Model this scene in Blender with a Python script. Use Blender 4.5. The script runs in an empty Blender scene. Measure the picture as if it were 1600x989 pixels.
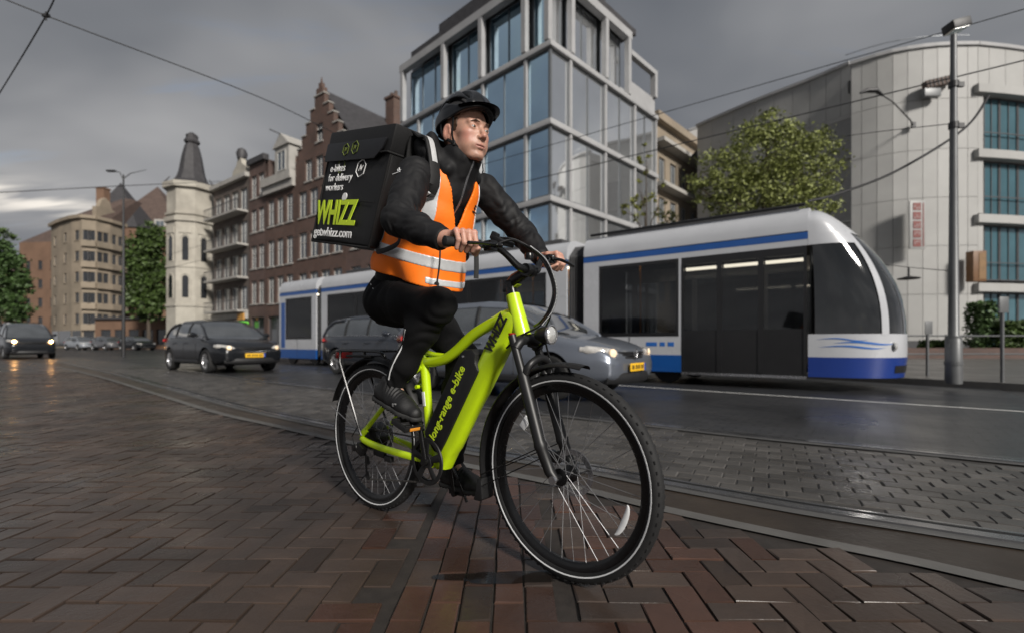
import bpy, bmesh, math, random
import numpy as np
from mathutils import Vector, Matrix
random.seed(7)
R = math.radians
scene = bpy.context.scene
C = scene.collection

# ------------------------------------------------------------------ camera, world, sun, exposure
FPX, CH, HY = 750.0, 0.81, 535.0          # focal length in photo pixels, lens height, horizon row
cam = bpy.data.cameras.new('camera')
cam.sensor_width = 36.0
cam.lens = 36.0 * FPX / 1600.0
cam.shift_y = (HY - 494.5) / 1600.0
cam.clip_start = 0.05
cam.clip_end = 2000.0
cam.dof.use_dof = True
cam.dof.focus_distance = 1.85
cam.dof.aperture_fstop = 1.7
camo = bpy.data.objects.new('camera', cam)
camo.location = (0, 0, CH)
camo.rotation_euler = (R(90), 0, 0)
C.objects.link(camo)
scene.camera = camo

SUN_DIR = Vector((0.46, -0.74, 0.50)).normalized()      # towards the sun
world = bpy.data.worlds.new('World')
scene.world = world
world.use_nodes = True
wn, wl = world.node_tree.nodes, world.node_tree.links
wn.clear()
def wnode(t, **kw):
    n = wn.new(t)
    for k, v in kw.items():
        setattr(n, k, v)
    return n
def wmath(op, a, b=None, c=None, clamp=False):
    n = wnode('ShaderNodeMath', operation=op, use_clamp=clamp)
    for i, v in enumerate((a, b, c)):
        if v is None: continue
        if isinstance(v, (int, float)): n.inputs[i].default_value = v
        else: wl.new(v, n.inputs[i])
    return n.outputs[0]
wtc = wnode('ShaderNodeTexCoord')
wsep = wnode('ShaderNodeSeparateXYZ'); wl.new(wtc.outputs['Generated'], wsep.inputs[0])
zpos = wmath('MAXIMUM', wsep.outputs[2], 0.0)
zden = wmath('ADD', zpos, 0.16)
wcmb = wnode('ShaderNodeCombineXYZ')
wl.new(wmath('DIVIDE', wsep.outputs[0], zden), wcmb.inputs[0])
wl.new(wmath('DIVIDE', wsep.outputs[1], zden), wcmb.inputs[1])
def wnoise(scale, detail, rough, off, sx=1, sy=1):
    m = wnode('ShaderNodeMapping'); wl.new(wcmb.outputs[0], m.inputs[0])
    m.inputs['Location'].default_value = (off, off * 0.7, 0); m.inputs['Scale'].default_value = (sx, sy, 1)
    n = wnode('ShaderNodeTexNoise'); wl.new(m.outputs[0], n.inputs['Vector'])
    n.inputs['Scale'].default_value = scale; n.inputs['Detail'].default_value = detail
    n.inputs['Roughness'].default_value = rough; n.inputs['Distortion'].default_value = 0.35
    return n.outputs['Fac']
def wramp(fac, stops):
    r = wnode('ShaderNodeValToRGB'); wl.new(fac, r.inputs[0])
    e = r.color_ramp.elements
    while len(e) < len(stops): e.new(0.5)
    for el, (p, c) in zip(e, stops):
        el.position = p; el.color = (*c, 1)
    return r.outputs[0]
cloud = wnoise(0.75, 4, 0.5, 3.1, 0.8, 1.2)
cl_col = wramp(cloud, [(0.30, (0.068, 0.076, 0.092)), (0.50, (0.125, 0.131, 0.143)), (0.70, (0.24, 0.241, 0.246))])
# paler, warmer air low over the roofs
hz = wmath('POWER', wmath('SUBTRACT', 1.0, wmath('MINIMUM', zpos, 1.0)), 7.0)
mixh = wnode('ShaderNodeMixRGB'); wl.new(wmath('MULTIPLY', hz, 0.55), mixh.inputs[0])
wl.new(cl_col, mixh.inputs[1]); mixh.inputs[2].default_value = (0.34, 0.335, 0.34, 1)
sky = wnode('ShaderNodeTexSky', sky_type='NISHITA')
sky.sun_disc = False
sky.sun_elevation = math.asin(SUN_DIR.z)
sky.sun_rotation = math.atan2(SUN_DIR.x, SUN_DIR.y)
skys = wnode('ShaderNodeMixRGB', blend_type='MULTIPLY'); skys.inputs[0].default_value = 1
wl.new(sky.outputs[0], skys.inputs[1]); skys.inputs[2].default_value = (0.08, 0.08, 0.08, 1)
gaps = wnoise(1.25, 6, 0.6, 9.0, 0.55, 2.4)
gm = wnode('ShaderNodeMapRange', interpolation_type='SMOOTHSTEP'); wl.new(gaps, gm.inputs[0])
gm.inputs[1].default_value = 0.57; gm.inputs[2].default_value = 0.70
mixg = wnode('ShaderNodeMixRGB'); wl.new(wmath('MULTIPLY', gm.outputs[0], 0.22), mixg.inputs[0])
wl.new(mixh.outputs[0], mixg.inputs[1]); wl.new(skys.outputs[0], mixg.inputs[2])
# a pale break in the cloud low in the west
bz = wmath('DIVIDE', wmath('SUBTRACT', wsep.outputs[2], 0.205), 0.022)
bnd = wmath('POWER', 2.718, wmath('MULTIPLY', wmath('MULTIPLY', bz, bz), -1.0))
bx = wnode('ShaderNodeMapRange', interpolation_type='SMOOTHSTEP'); wl.new(wsep.outputs[0], bx.inputs[0]); bx.inputs[1].default_value = -0.56; bx.inputs[2].default_value = -0.70
bn = wnode('ShaderNodeMapRange', interpolation_type='SMOOTHSTEP'); wl.new(wnoise(2.6, 4, .55, 1.7, .5, 2.0), bn.inputs[0]); bn.inputs[1].default_value = 0.42; bn.inputs[2].default_value = 0.62
brk = wmath('MULTIPLY', wmath('MULTIPLY', bnd, bx.outputs[0]), bn.outputs[0])
mixb = wnode('ShaderNodeMixRGB'); wl.new(wmath('MULTIPLY', brk, 0.8), mixb.inputs[0]); wl.new(mixg.outputs[0], mixb.inputs[1]); mixb.inputs[2].default_value = (0.80, 0.74, 0.66, 1)
bg = wnode('ShaderNodeBackground'); wl.new(mixb.outputs[0], bg.inputs[0]); bg.inputs[1].default_value = 1.0
wo = wnode('ShaderNodeOutputWorld'); wl.new(bg.outputs[0], wo.inputs[0])

sl = bpy.data.lights.new('sun', 'SUN')
sl.energy = 3.0
sl.angle = R(10)
sl.color = (1.0, 0.95, 0.88)
slo = bpy.data.objects.new('sun', sl)
slo.rotation_euler = SUN_DIR.to_track_quat('Z', 'Y').to_euler()
slo.location = (20, -5, 30)
C.objects.link(slo)

scene.view_settings.view_transform = 'Standard'
scene.view_settings.look = 'None'
scene.view_settings.exposure = 0.6
scene.view_settings.gamma = 1.0
scene.render.engine = 'CYCLES'
scene.render.resolution_x, scene.render.resolution_y = 1024, 632

# ------------------------------------------------------------------ helpers
def px(x, y, d):                      # pixel + distance along the view axis -> point
    return Vector(((x - 800) / FPX * d, d, CH - (y - HY) / FPX * d))
def gp(x, y, z=0.0):                  # pixel -> point on the ground
    d = FPX * (CH - z) / (y - HY)
    return Vector(((x - 800) / FPX * d, d, z))

def mat(name, col, rough=0.5, metal=0.0, var=0.12, scale=6.0, bump=0.0, bscale=60.0, coat=0.0, emis=0.0,
        rvar=0.0, attr=None, spec=0.5, rand=0.0, sheen=0.0, detail=4.0, col2=None, alpha=None, dist=0.002, world=False, crease=0.0, cscale=9.0):
    m = bpy.data.materials.new(name); m.use_nodes = True
    nt = m.node_tree; n = nt.nodes; l = nt.links
    b = n['Principled BSDF']
    tc = n.new('ShaderNodeTexCoord')
    src = n.new('ShaderNodeNewGeometry').outputs['Position'] if world else tc.outputs['Object']
    def noise(s, d=detail):
        x = n.new('ShaderNodeTexNoise'); l.new(src, x.inputs['Vector'])
        x.inputs['Scale'].default_value = s; x.inputs['Detail'].default_value = d; x.inputs['Roughness'].default_value = 0.6
        return x.outputs['Fac']
    nz = noise(scale)
    if attr:
        a = n.new('ShaderNodeAttribute'); a.attribute_name = attr; base = a.outputs['Color']
    else:
        rgb = n.new('ShaderNodeRGB'); rgb.outputs[0].default_value = (*col, 1); base = rgb.outputs[0]
    if col2:
        mr2 = n.new('ShaderNodeMapRange'); l.new(noise(scale * 0.45, 5), mr2.inputs[0])
        mr2.inputs[1].default_value = 0.4; mr2.inputs[2].default_value = 0.62
        mx2 = n.new('ShaderNodeMixRGB'); l.new(mr2.outputs[0], mx2.inputs[0]); l.new(base, mx2.inputs[1])
        mx2.inputs[2].default_value = (*col2, 1); base = mx2.outputs[0]
    mr = n.new('ShaderNodeMapRange'); l.new(nz, mr.inputs[0])
    mr.inputs[1].default_value = 0.25; mr.inputs[2].default_value = 0.75
    mr.inputs[3].default_value = 1 - var; mr.inputs[4].default_value = 1 + var
    fac = mr.outputs[0]
    if rand:
        oi = n.new('ShaderNodeObjectInfo'); ge = n.new('ShaderNodeNewGeometry')
        ad = n.new('ShaderNodeMath'); l.new(oi.outputs['Random'], ad.inputs[0]); l.new(ge.outputs['Random Per Island'], ad.inputs[1])
        fr = n.new('ShaderNodeMath'); fr.operation = 'FRACT'; l.new(ad.outputs[0], fr.inputs[0])
        m3 = n.new('ShaderNodeMapRange'); l.new(fr.outputs[0], m3.inputs[0]); m3.inputs[3].default_value = 1 - rand; m3.inputs[4].default_value = 1 + rand
        mu = n.new('ShaderNodeMath'); mu.operation = 'MULTIPLY'; l.new(fac, mu.inputs[0]); l.new(m3.outputs[0], mu.inputs[1]); fac = mu.outputs[0]
    vm = n.new('ShaderNodeVectorMath'); vm.operation = 'SCALE'; l.new(base, vm.inputs[0]); l.new(fac, vm.inputs['Scale'])
    l.new(vm.outputs[0], b.inputs['Base Color'])
    b.inputs['Metallic'].default_value = metal
    b.inputs['Specular IOR Level'].default_value = spec
    if rvar:
        mq = n.new('ShaderNodeMapRange'); l.new(noise(scale * 0.6, 3), mq.inputs[0]); mq.inputs[1].default_value = 0.3; mq.inputs[2].default_value = 0.7
        mq.inputs[3].default_value = max(0.02, rough - rvar); mq.inputs[4].default_value = min(1, rough + rvar); l.new(mq.outputs[0], b.inputs['Roughness'])
    else:
        b.inputs['Roughness'].default_value = rough
    b.inputs['Coat Weight'].default_value = coat
    b.inputs['Coat Roughness'].default_value = 0.06
    if sheen:
        b.inputs['Sheen Weight'].default_value = sheen; b.inputs['Sheen Roughness'].default_value = 0.4
    if bump:
        bp = n.new('ShaderNodeBump'); l.new(noise(bscale, 3), bp.inputs['Height'])
        bp.inputs['Strength'].default_value = bump; bp.inputs['Distance'].default_value = dist; l.new(bp.outputs[0], b.inputs['Normal'])
    if crease:
        rd = n.new('ShaderNodeTexNoise'); rd.noise_type = 'RIDGED_MULTIFRACTAL'; l.new(src, rd.inputs['Vector']); rd.inputs['Scale'].default_value = cscale
        rd.inputs['Detail'].default_value = 2.0; rd.inputs['Distortion'].default_value = 0.6
        b2 = n.new('ShaderNodeBump'); l.new(rd.outputs['Fac'], b2.inputs['Height']); b2.inputs['Strength'].default_value = crease; b2.inputs['Distance'].default_value = 0.012
        if bump: l.new(bp.outputs[0], b2.inputs['Normal'])
        l.new(b2.outputs[0], b.inputs['Normal'])
    if emis:
        l.new(vm.outputs[0], b.inputs['Emission Color']); b.inputs['Emission Strength'].default_value = emis
    if alpha is not None:
        b.inputs['Alpha'].default_value = alpha
    return m

class MB:
    """collects geometry for ONE mesh"""
    def __init__(s): s.v = []; s.f = []
    def add(s, vs, fs):
        o = len(s.v); s.v += [tuple(v) for v in vs]; s.f += [tuple(i + o for i in f) for f in fs]; return s
    def box(s, c, d, m=None):
        x, y, z = (k / 2 for k in d)
        vs = [Vector((sx * x, sy * y, sz * z)) for sx in (-1, 1) for sy in (-1, 1) for sz in (-1, 1)]
        if m is not None: vs = [m @ v for v in vs]
        vs = [v + Vector(c) for v in vs]
        return s.add(vs, [(0, 1, 3, 2), (4, 6, 7, 5), (0, 4, 5, 1), (2, 3, 7, 6), (0, 2, 6, 4), (1, 5, 7, 3)])
    def box2(s, a, b):                # corner to corner
        a, b = Vector(a), Vector(b)
        return s.box((a + b) / 2, b - a)
    def sweep(s, pts, rad, seg=10, caps=True, up=None, power=2.0, closed=False):
        pts = [Vector(p) for p in pts]; n = len(pts)
        if not isinstance(rad, (list, tuple)) : rad = [rad] * n
        elif len(rad) != n: rad = [rad] * n
        rings = []; prev = None
        for i, p in enumerate(pts):
            if closed: t = (pts[(i + 1) % n] - pts[i - 1])
            else: t = (pts[min(i + 1, n - 1)] - pts[max(i - 1, 0)])
            t.normalize()
            if up is not None: a = Vector(up) - t * t.dot(Vector(up))
            elif prev is None:
                a = Vector((0, 0, 1)) if abs(t.z) < 0.9 else Vector((1, 0, 0)); a = a - t * t.dot(a)
            else: a = prev - t * t.dot(prev)
            a.normalize(); prev = a; b = t.cross(a)
            r = rad[i]; ra, rb = (r if isinstance(r, (list, tuple)) else (r, r))
            ring = []
            for k in range(seg):
                th = 2 * math.pi * k / seg; c_, s_ = math.cos(th), math.sin(th)
                e = 2.0 / power
                cc = math.copysign(abs(c_) ** e, c_); ss = math.copysign(abs(s_) ** e, s_)
                ring.append(p + a * (ra * cc) + b * (rb * ss))
            rings.append(ring)
        return s.loft(rings, caps and not closed, closed)
    def loft(s, rings, caps=True, closed=False):
        m = len(rings[0]); vs = [v for r in rings for v in r]; fs = []
        nr = len(rings)
        for i in range(nr if closed else nr - 1):
            j = (i + 1) % nr
            for k in range(m):
                k2 = (k + 1) % m
                fs.append((i * m + k, i * m + k2, j * m + k2, j * m + k))
        if caps:
            fs.append(tuple(range(m))[::-1]); fs.append(tuple((nr - 1) * m + k for k in range(m)))
        return s.add(vs, fs)
    def grid(s, rows):                # open sheet
        m = len(rows[0]); vs = [v for r in rows for v in r]
        return s.add(vs, [(i * m + k, i * m + k + 1, (i + 1) * m + k + 1, (i + 1) * m + k) for i in range(len(rows) - 1) for k in range(m - 1)])
    def lathe(s, prof, c=(0, 0, 0), axis='z', seg=32, closed=False):   # prof: (radius, height)
        rings = []
        for r, h in prof:
            ring = []
            for k in range(seg):
                a = 2 * math.pi * k / seg; x, y = r * math.cos(a), r * math.sin(a)
                v = {'z': (x, y, h), 'y': (x, h, y), 'x': (h, x, y)}[axis]
                ring.append(Vector(v) + Vector(c))
            rings.append(ring)
        return s.loft(rings, not closed and prof[0][0] > 0, closed)
    def prism(s, poly, lo, hi, axis='y'):     # 2D polygon (a,b) extruded along axis
        def P(a, b, h): return {'y': (a, h, b), 'z': (a, b, h), 'x': (h, a, b)}[axis]
        n = len(poly); vs = [P(a, b, lo) for a, b in poly] + [P(a, b, hi) for a, b in poly]
        fs = [tuple(range(n))[::-1], tuple(range(n, 2 * n))] + [(i, (i + 1) % n, n + (i + 1) % n, n + i) for i in range(n)]
        return s.add(vs, fs)
    def xf(s, m): s.v = [tuple(m @ Vector(v)) for v in s.v]; return s
    def mesh(s, name, material=None, smooth=False, fix=True):
        me = bpy.data.meshes.new(name); me.from_pydata(s.v, [], s.f); me.update()
        if fix:
            bm = bmesh.new(); bm.from_mesh(me); bmesh.ops.recalc_face_normals(bm, faces=bm.faces); bm.to_mesh(me); bm.free()
        if material: me.materials.append(material)
        if smooth:
            me.polygons.foreach_set('use_smooth', [True] * len(me.polygons))
            if smooth != 'full':
                me.set_sharp_from_angle(angle=R(38))
        return me
    def build(s, name, material, parent=None, smooth=False, bevel=0.0, fix=True):
        me = s.mesh(name, material, smooth, fix)
        if bevel:
            bm = bmesh.new(); bm.from_mesh(me)
            es = [e for e in bm.edges if len(e.link_faces) == 2 and e.calc_face_angle(0) > R(35)]
            bmesh.ops.bevel(bm, geom=es, offset=bevel, segments=2, affect='EDGES', profile=0.6, clamp_overlap=True)
            bm.to_mesh(me); bm.free()
            me.polygons.foreach_set('use_smooth', [True] * len(me.polygons)); me.set_sharp_from_angle(angle=R(38))
        return link(name, me, parent)

def link(name, me, parent=None):
    o = bpy.data.objects.new(name, me); C.objects.link(o)
    if parent is not None: o.parent = parent
    return o
def tag(o, label=None, cat=None, group=None, kind=None):
    if label: o['label'] = label
    if cat: o['category'] = cat
    if group: o['group'] = group
    if kind: o['kind'] = kind
    return o
def empty(name, loc=(0, 0, 0), rz=0.0):
    o = bpy.data.objects.new(name, None); C.objects.link(o); o.location = loc; o.rotation_euler = (0, 0, rz)
    o.empty_display_size = 0.2
    return o
def copy_tree(o, parent=None):
    c = o.copy(); C.objects.link(c); c.parent = parent
    for ch in list(o.children): copy_tree(ch, c)
    return c
def smooth_path(pts, n=6, closed=False):
    P = [Vector(p) for p in pts]; out = []
    m = len(P)
    for i in range(m if closed else m - 1):
        if closed: p0, p1, p2, p3 = P[i - 1], P[i], P[(i + 1) % m], P[(i + 2) % m]
        else: p0, p1, p2, p3 = P[max(i - 1, 0)], P[i], P[i + 1], P[min(i + 2, m - 1)]
        for k in range(n):
            t = k / n
            out.append(0.5 * ((2 * p1) + (p2 - p0) * t + (2 * p0 - 5 * p1 + 4 * p2 - p3) * t * t + (3 * p1 - p0 - 3 * p2 + p3) * t ** 3))
    if not closed: out.append(P[-1])
    return out
def text_mesh(body, size, shear=0.0, offset=0.0, extrude=0.001, spacing=1.0, width=None):
    cu = bpy.data.curves.new('lettering', 'FONT'); cu.body = body; cu.size = size; cu.shear = shear; cu.offset = offset
    cu.extrude = extrude; cu.align_x = 'CENTER'; cu.align_y = 'CENTER'; cu.space_character = spacing; cu.resolution_u = 3
    o = bpy.data.objects.new('lettering', cu); C.objects.link(o)
    dg = bpy.context.evaluated_depsgraph_get(); dg.update()
    me = bpy.data.meshes.new_from_object(o.evaluated_get(dg))
    bpy.data.objects.remove(o); bpy.data.curves.remove(cu)
    if width:
        xs = [v.co.x for v in me.vertices]; k = width / (max(xs) - min(xs))
        for v in me.vertices: v.co.x *= k
    return me
def lettering(name, body, m4, material, parent, size, **kw):
    me = text_mesh(body, size, **kw); me.transform(m4); me.materials.clear(); me.materials.append(material)
    return link(name, me, parent)
def frame_m(o, x, y):                 # matrix from origin, x axis, y axis
    x = Vector(x).normalized(); y = Vector(y); y = (y - x * x.dot(y)).normalized(); z = x.cross(y)
    m = Matrix((x, y, z)).transposed().to_4x4(); m.translation = Vector(o); return m
# ------------------------------------------------------------------ ground, pavement, tracks
def wet(name, c, rough, rvar, scale, **kw): return mat(name, c, rough, rvar=rvar, scale=scale, world=True, spec=0.32, **kw)
M_asph = wet('wet_asphalt', (0.024, 0.025, 0.028), 0.40, 0.14, 1.3, var=0.3, bump=0.5, bscale=90, dist=0.004)
M_bed = mat('joint_sand', (0.026, 0.021, 0.018), 0.75, var=0.4, scale=14, bump=0.6, bscale=120)
M_brick = wet('wet_grey_brown_brick', (0.060, 0.042, 0.033), 0.33, 0.17, 2.4, var=0.25, rand=0.28, bump=0.55, bscale=38, dist=0.003, col2=(0.038, 0.031, 0.028))
M_bred = wet('wet_red_brick', (0.070, 0.037, 0.027), 0.28, 0.16, 2.4, var=0.28, rand=0.32, bump=0.5, bscale=38, dist=0.003, col2=(0.046, 0.028, 0.022))
M_sett = wet('wet_grey_sett', (0.066, 0.062, 0.058), 0.38, 0.14, 2.0, var=0.25, rand=0.32, bump=0.6, bscale=30, dist=0.004)
M_conc = wet('track_concrete', (0.085, 0.084, 0.082), 0.42, 0.12, 2.0, var=0.22, bump=0.3, bscale=50)
M_rail = mat('worn_rail_steel', (0.26, 0.26, 0.27), 0.22, 0.85, var=0.25, scale=5, rvar=0.1)
M_groove = mat('rail_groove', (0.012, 0.012, 0.012), 0.6)
M_kerb = wet('kerb_stone', (0.11, 0.106, 0.10), 0.45, 0.1, 3, var=0.22, bump=0.3, bscale=40)
M_line = mat('road_paint', (0.62, 0.62, 0.60), 0.5, var=0.25, scale=9)
M_pave = wet('far_pavement', (0.10, 0.095, 0.09), 0.45, 0.12, 1.5, var=0.25, bump=0.4, bscale=14, dist=0.004)
TD = Vector((0.803, -0.595, 0)); TN = Vector((0.595, 0.803, 0))     # tram heading, its far side

g = MB().add([(-900, -900, -0.02), (900, -900, -0.02), (900, 900, -0.02), (-900, 900, -0.02)], [(0, 1, 2, 3)]).build('ground', mat('ground_asphalt', (0.03, 0.03, 0.032), 0.55, var=0.2, scale=0.6))
tag(g, kind='structure')

def ppath(pts, z=0.0, n=8): return smooth_path([gp(x, y, 0) + Vector((0, 0, z)) for x, y in pts], n)
near_rail_px = [(-330, 546), (-60, 553), (60, 562), (150, 577), (250, 602), (360, 632), (510, 664), (640, 686), (760, 708), (915, 732), (1040, 756), (1240, 792), (1420, 820), (1620, 850), (2000, 900)]
far_rail_px = [(-330, 544), (-60, 549), (60, 555), (180, 566), (320, 583), (450, 600), (620, 619), (800, 640), (1000, 662), (1190, 683), (1400, 703), (1620, 725), (2000, 763)]
edge_px = [(-330, 547.5), (-60, 556), (60, 568), (150, 586), (240, 612), (340, 642), (430, 662), (510, 680), (640, 706), (760, 729), (900, 757), (1040, 790), (1240, 832), (1420, 868), (1620, 912), (2000, 990)]
NR, FR, ED = ppath(near_rail_px), ppath(far_rail_px), ppath(edge_px)

def strip(path, off0, off1, z0, z1=None):       # sheet between two offsets along a path
    rows = []
    for i, p in enumerate(path):
        t = path[min(i + 1, len(path) - 1)] - path[max(i - 1, 0)]; t.z = 0; t.normalize(); nn = Vector((-t.y, t.x, 0))
        rows.append([p + nn * off0 + Vector((0, 0, z0)), p + nn * off1 + Vector((0, 0, z0 if z1 is None else z1))])
    return rows
# road surface beyond the tracks, and the tram street
far_side = [p + TN * 26 for p in FR]
road = MB().grid([[a + Vector((0, 0, -0.004)), b + Vector((0, 0, -0.004))] for a, b in zip(FR, far_side)]).build('road', M_asph); tag(road, kind='structure')

def line_x_at(path, y):
    best = None
    for a, b in zip(path[:-1], path[1:]):
        if (a.y - y) * (b.y - y) <= 0 and a.y != b.y:
            return a.x + (b.x - a.x) * (y - a.y) / (b.y - a.y)
    return None
def side_of(path, p):                # signed distance-like: > 0 on the near (camera) side
    best = 1e9; val = 0
    for a, b in zip(path[:-1], path[1:]):
        ab = b - a; t = max(0, min(1, (p - a).dot(ab) / ab.length_squared)); q = a + ab * t; d = (p - q).length
        if d < best:
            best = d; val = d * (1 if (ab.x * (p.y - a.y) - ab.y * (p.x - a.x)) < 0 else -1)
    return val
EDs = ED[::2]; NRs = NR[::2]; FRs = FR[::2]

pav = empty('brick_pavement'); tag(pav, kind='structure')
MB().grid([[p + Vector((0, 0, -0.009)), Vector((p.x - 30 * 0.45, p.y - 30, -0.009))] for p in ED]).build('joint_bed', M_bed, pav)

def brick_geom(w, l, h=0.06, ch=0.0022, rnd=None):
    x, y = w / 2, l / 2
    j = (lambda s: rnd.uniform(-s, s)) if rnd else (lambda s: 0)
    top = [(sx * (x - ch) + j(.003), sy * (y - ch) + j(.003), j(.0018)) for sx, sy in ((-1, -1), (1, -1), (1, 1), (-1, 1))]
    mid = [(sx * x + j(.0015), sy * y + j(.0015), -ch * 1.1) for sx, sy in ((-1, -1), (1, -1), (1, 1), (-1, 1))]
    low = [(sx * x, sy * y, -h) for sx, sy in ((-1, -1), (1, -1), (1, 1), (-1, 1))]
    fs = [(0, 1, 2, 3)] + [(k, 4 + k, 4 + (k + 1) % 4, (k + 1) % 4)[::1] for k in range(4)] + [(4 + k, 8 + k, 8 + (k + 1) % 4, 4 + (k + 1) % 4) for k in range(4)]
    return top + mid + low, fs
rb = random.Random(3)
bricks = []                          # (x, y, horizontal?, red?)
wB, lB = 0.100, 0.200
RX0, RX1 = -0.36, 0.14               # a band of stack-laid red brick runs away from the camera
def in_view(x, y): return 0.35 < y < 13 and abs(x) < 1.12 * y + 1.3
for i in range(-170, 60):
    for j in range(0, 140):
        # herringbone: cell pattern
        for kind in (0, 1):
            m_ = (i - j) % 4
            if kind == 0 and m_ == 0: x, y, hz_ = (i + 1.0) * wB, (j + .5) * wB, True
            elif kind == 1 and m_ == 3: x, y, hz_ = (i + .5) * wB, (j + 1.0) * wB, False
            else: continue
            if not in_view(x, y): continue
            if RX0 - .05 < x < RX1 + .05: continue
            p = Vector((x, y, 0))
            if side_of(EDs, p) < 0.13: continue
            pr = math.exp(-((x - .15) / .55) ** 2) * .7
            bricks.append((x, y, hz_, rb.random() < pr))
for j in range(0, 60):
    for i in range(5):
        x, y = RX0 + .05 + i * 0.1, (j * 0.2 + .1 + (0.1 if i % 2 else 0))
        if in_view(x, y) and side_of(EDs, Vector((x, y, 0))) > 0.13: bricks.append((x, y, False, rb.random() < .85))
def show_size(b):
    x, y = b[0], b[1]
    u, v = 800 + FPX * x / y, HY + FPX * CH / y
    return (0 if (0 < u < 1600 and v < 985) else 100) + y
bricks.sort(key=show_size)
variants = {}
for red in (False, True):
    for k in range(8):
        vs, fs = brick_geom(wB - .008, lB - .008, rnd=rb)
        me = bpy.data.meshes.new('brick'); me.from_pydata(vs, [], fs); me.update(); me.materials.append(M_bred if red else M_brick)
        bm = bmesh.new(); bm.from_mesh(me); bmesh.ops.recalc_face_normals(bm, faces=bm.faces); bm.to_mesh(me); bm.free()
        variants[red, k] = me
rest = {False: MB(), True: MB()}
for n_, (x, y, hz_, red) in enumerate(bricks):
    rot = (rb.uniform(-.012, .012), rb.uniform(-.012, .012), (math.pi / 2 if hz_ else 0) + rb.uniform(-.02, .02))
    z = rb.uniform(-.0035, .0015)
    if n_ < 300:
        o = link('brick', variants[red, rb.randrange(8)], pav); o.location = (x, y, z); o.rotation_euler = rot
    else:
        vs, fs = brick_geom(wB - .008, lB - .008, rnd=rb)
        from mathutils import Euler
        m3 = Euler(rot).to_matrix()
        rest[red].add([m3 @ Vector(v) + Vector((x, y, z)) for v in vs], fs)
tag(rest[False].build('paving_bricks', M_brick, pav), kind='stuff')
tag(rest[True].build('red_paving_bricks', M_bred, pav), kind='stuff')
# beyond the laid bricks the same paving carries on as one sheet
def brick_sheet_mat(name, c1, c2, mortar, bw, bh, rough):
    m = bpy.data.materials.new(name); m.use_nodes = True; n = m.node_tree.nodes; l = m.node_tree.links; b = n['Principled BSDF']
    tc = n.new('ShaderNodeTexCoord'); mp = n.new('ShaderNodeMapping'); l.new(tc.outputs['Object'], mp.inputs[0]); mp.inputs['Rotation'].default_value = (0, 0, R(36.5))
    bt = n.new('ShaderNodeTexBrick'); l.new(mp.outputs[0], bt.inputs['Vector'])
    for k, v in (('Color1', (*c1, 1)), ('Color2', (*c2, 1)), ('Mortar', (*mortar, 1))): bt.inputs[k].default_value = v
    bt.inputs['Scale'].default_value = 1; bt.inputs['Brick Width'].default_value = bw; bt.inputs['Row Height'].default_value = bh; bt.inputs['Mortar Size'].default_value = 0.008
    nz = n.new('ShaderNodeTexNoise'); l.new(tc.outputs['Object'], nz.inputs['Vector']); nz.inputs['Scale'].default_value = 0.7; nz.inputs['Detail'].default_value = 5
    mx = n.new('ShaderNodeMixRGB'); mx.blend_type = 'OVERLAY'; mx.inputs[0].default_value = 0.6; l.new(bt.outputs['Color'], mx.inputs[1]); l.new(nz.outputs['Fac'], mx.inputs[2])
    l.new(mx.outputs[0], b.inputs['Base Color'])
    mr = n.new('ShaderNodeMapRange'); l.new(nz.outputs['Fac'], mr.inputs[0]); mr.inputs[1].default_value = .3; mr.inputs[2].default_value = .7; mr.inputs[3].default_value = rough - .15; mr.inputs[4].default_value = rough + .12; l.new(mr.outputs[0], b.inputs['Roughness'])
    bp = n.new('ShaderNodeBump'); l.new(bt.outputs['Fac'], bp.inputs['Height']); bp.invert = True; bp.inputs['Strength'].default_value = .6; bp.inputs['Distance'].default_value = .006; l.new(bp.outputs[0], b.inputs['Normal'])
    return m
MB().grid([[p + Vector((0, 0, -0.002)), Vector((p.x - 1.5 * (p.y - 12.9) - .5, 12.9, -0.002))] for p in [q for q in ED if q.y > 13.0]]).build('far_paving', brick_sheet_mat('far_brick_paving', (.055, .042, .038), (.036, .031, .030), (.016, .015, .014), .2, .1, .32), pav)
# kerb band along the paving, light where it is dry
kb = MB().grid(strip(ED, 0.0, -0.085, 0.001)).build('kerb', M_kerb); tag(kb, kind='structure')
# strip between kerb and rail, the rails in their concrete bed, setts between the rails
def nearest(path, p): return min(path, key=lambda q: (q - p).length_squared)
MB_b = MB().grid([[a + Vector((0, 0, -0.003)), nearest(NR, a) + Vector((0, 0, -0.003))] for a in ED])
sb = MB_b.build('track_verge', wet('brown_verge', (0.034, 0.026, 0.020), 0.38, 0.16, 1.6, var=0.35, bump=0.5, bscale=26, dist=0.004, col2=(0.055, 0.042, 0.030))); tag(sb, kind='structure')
def rail(path, label):
    e = empty('tram_rail', path[len(path) // 2]); inv = Matrix.Translation(-path[len(path) // 2])
    MB().grid(strip(path, -0.10, 0.11, 0.003)).xf(inv).build('concrete_bed', M_conc, e)
    rows = []
    MB().grid(strip(path, -0.030, 0.035, 0.012)).grid(strip(path, 0.035, 0.035, 0.012, 0.0)).grid(strip(path, -.03, -.03, .012, .0)).xf(inv).build('rail_head', M_rail, e)
    MB().grid(strip(path, 0.036, 0.078, 0.0055)).xf(inv).build('groove', M_groove, e)
    MB().grid(strip(path, 0.079, 0.098, 0.011)).xf(inv).build('guard_lip', M_rail, e)
    tag(e, label, 'rail', 'tram rails in the street')
rail(NR, 'tram rail curving past the kerb nearest the bicycle')
rail(FR, 'tram rail farther from the bicycle, along the dark road edge')
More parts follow.
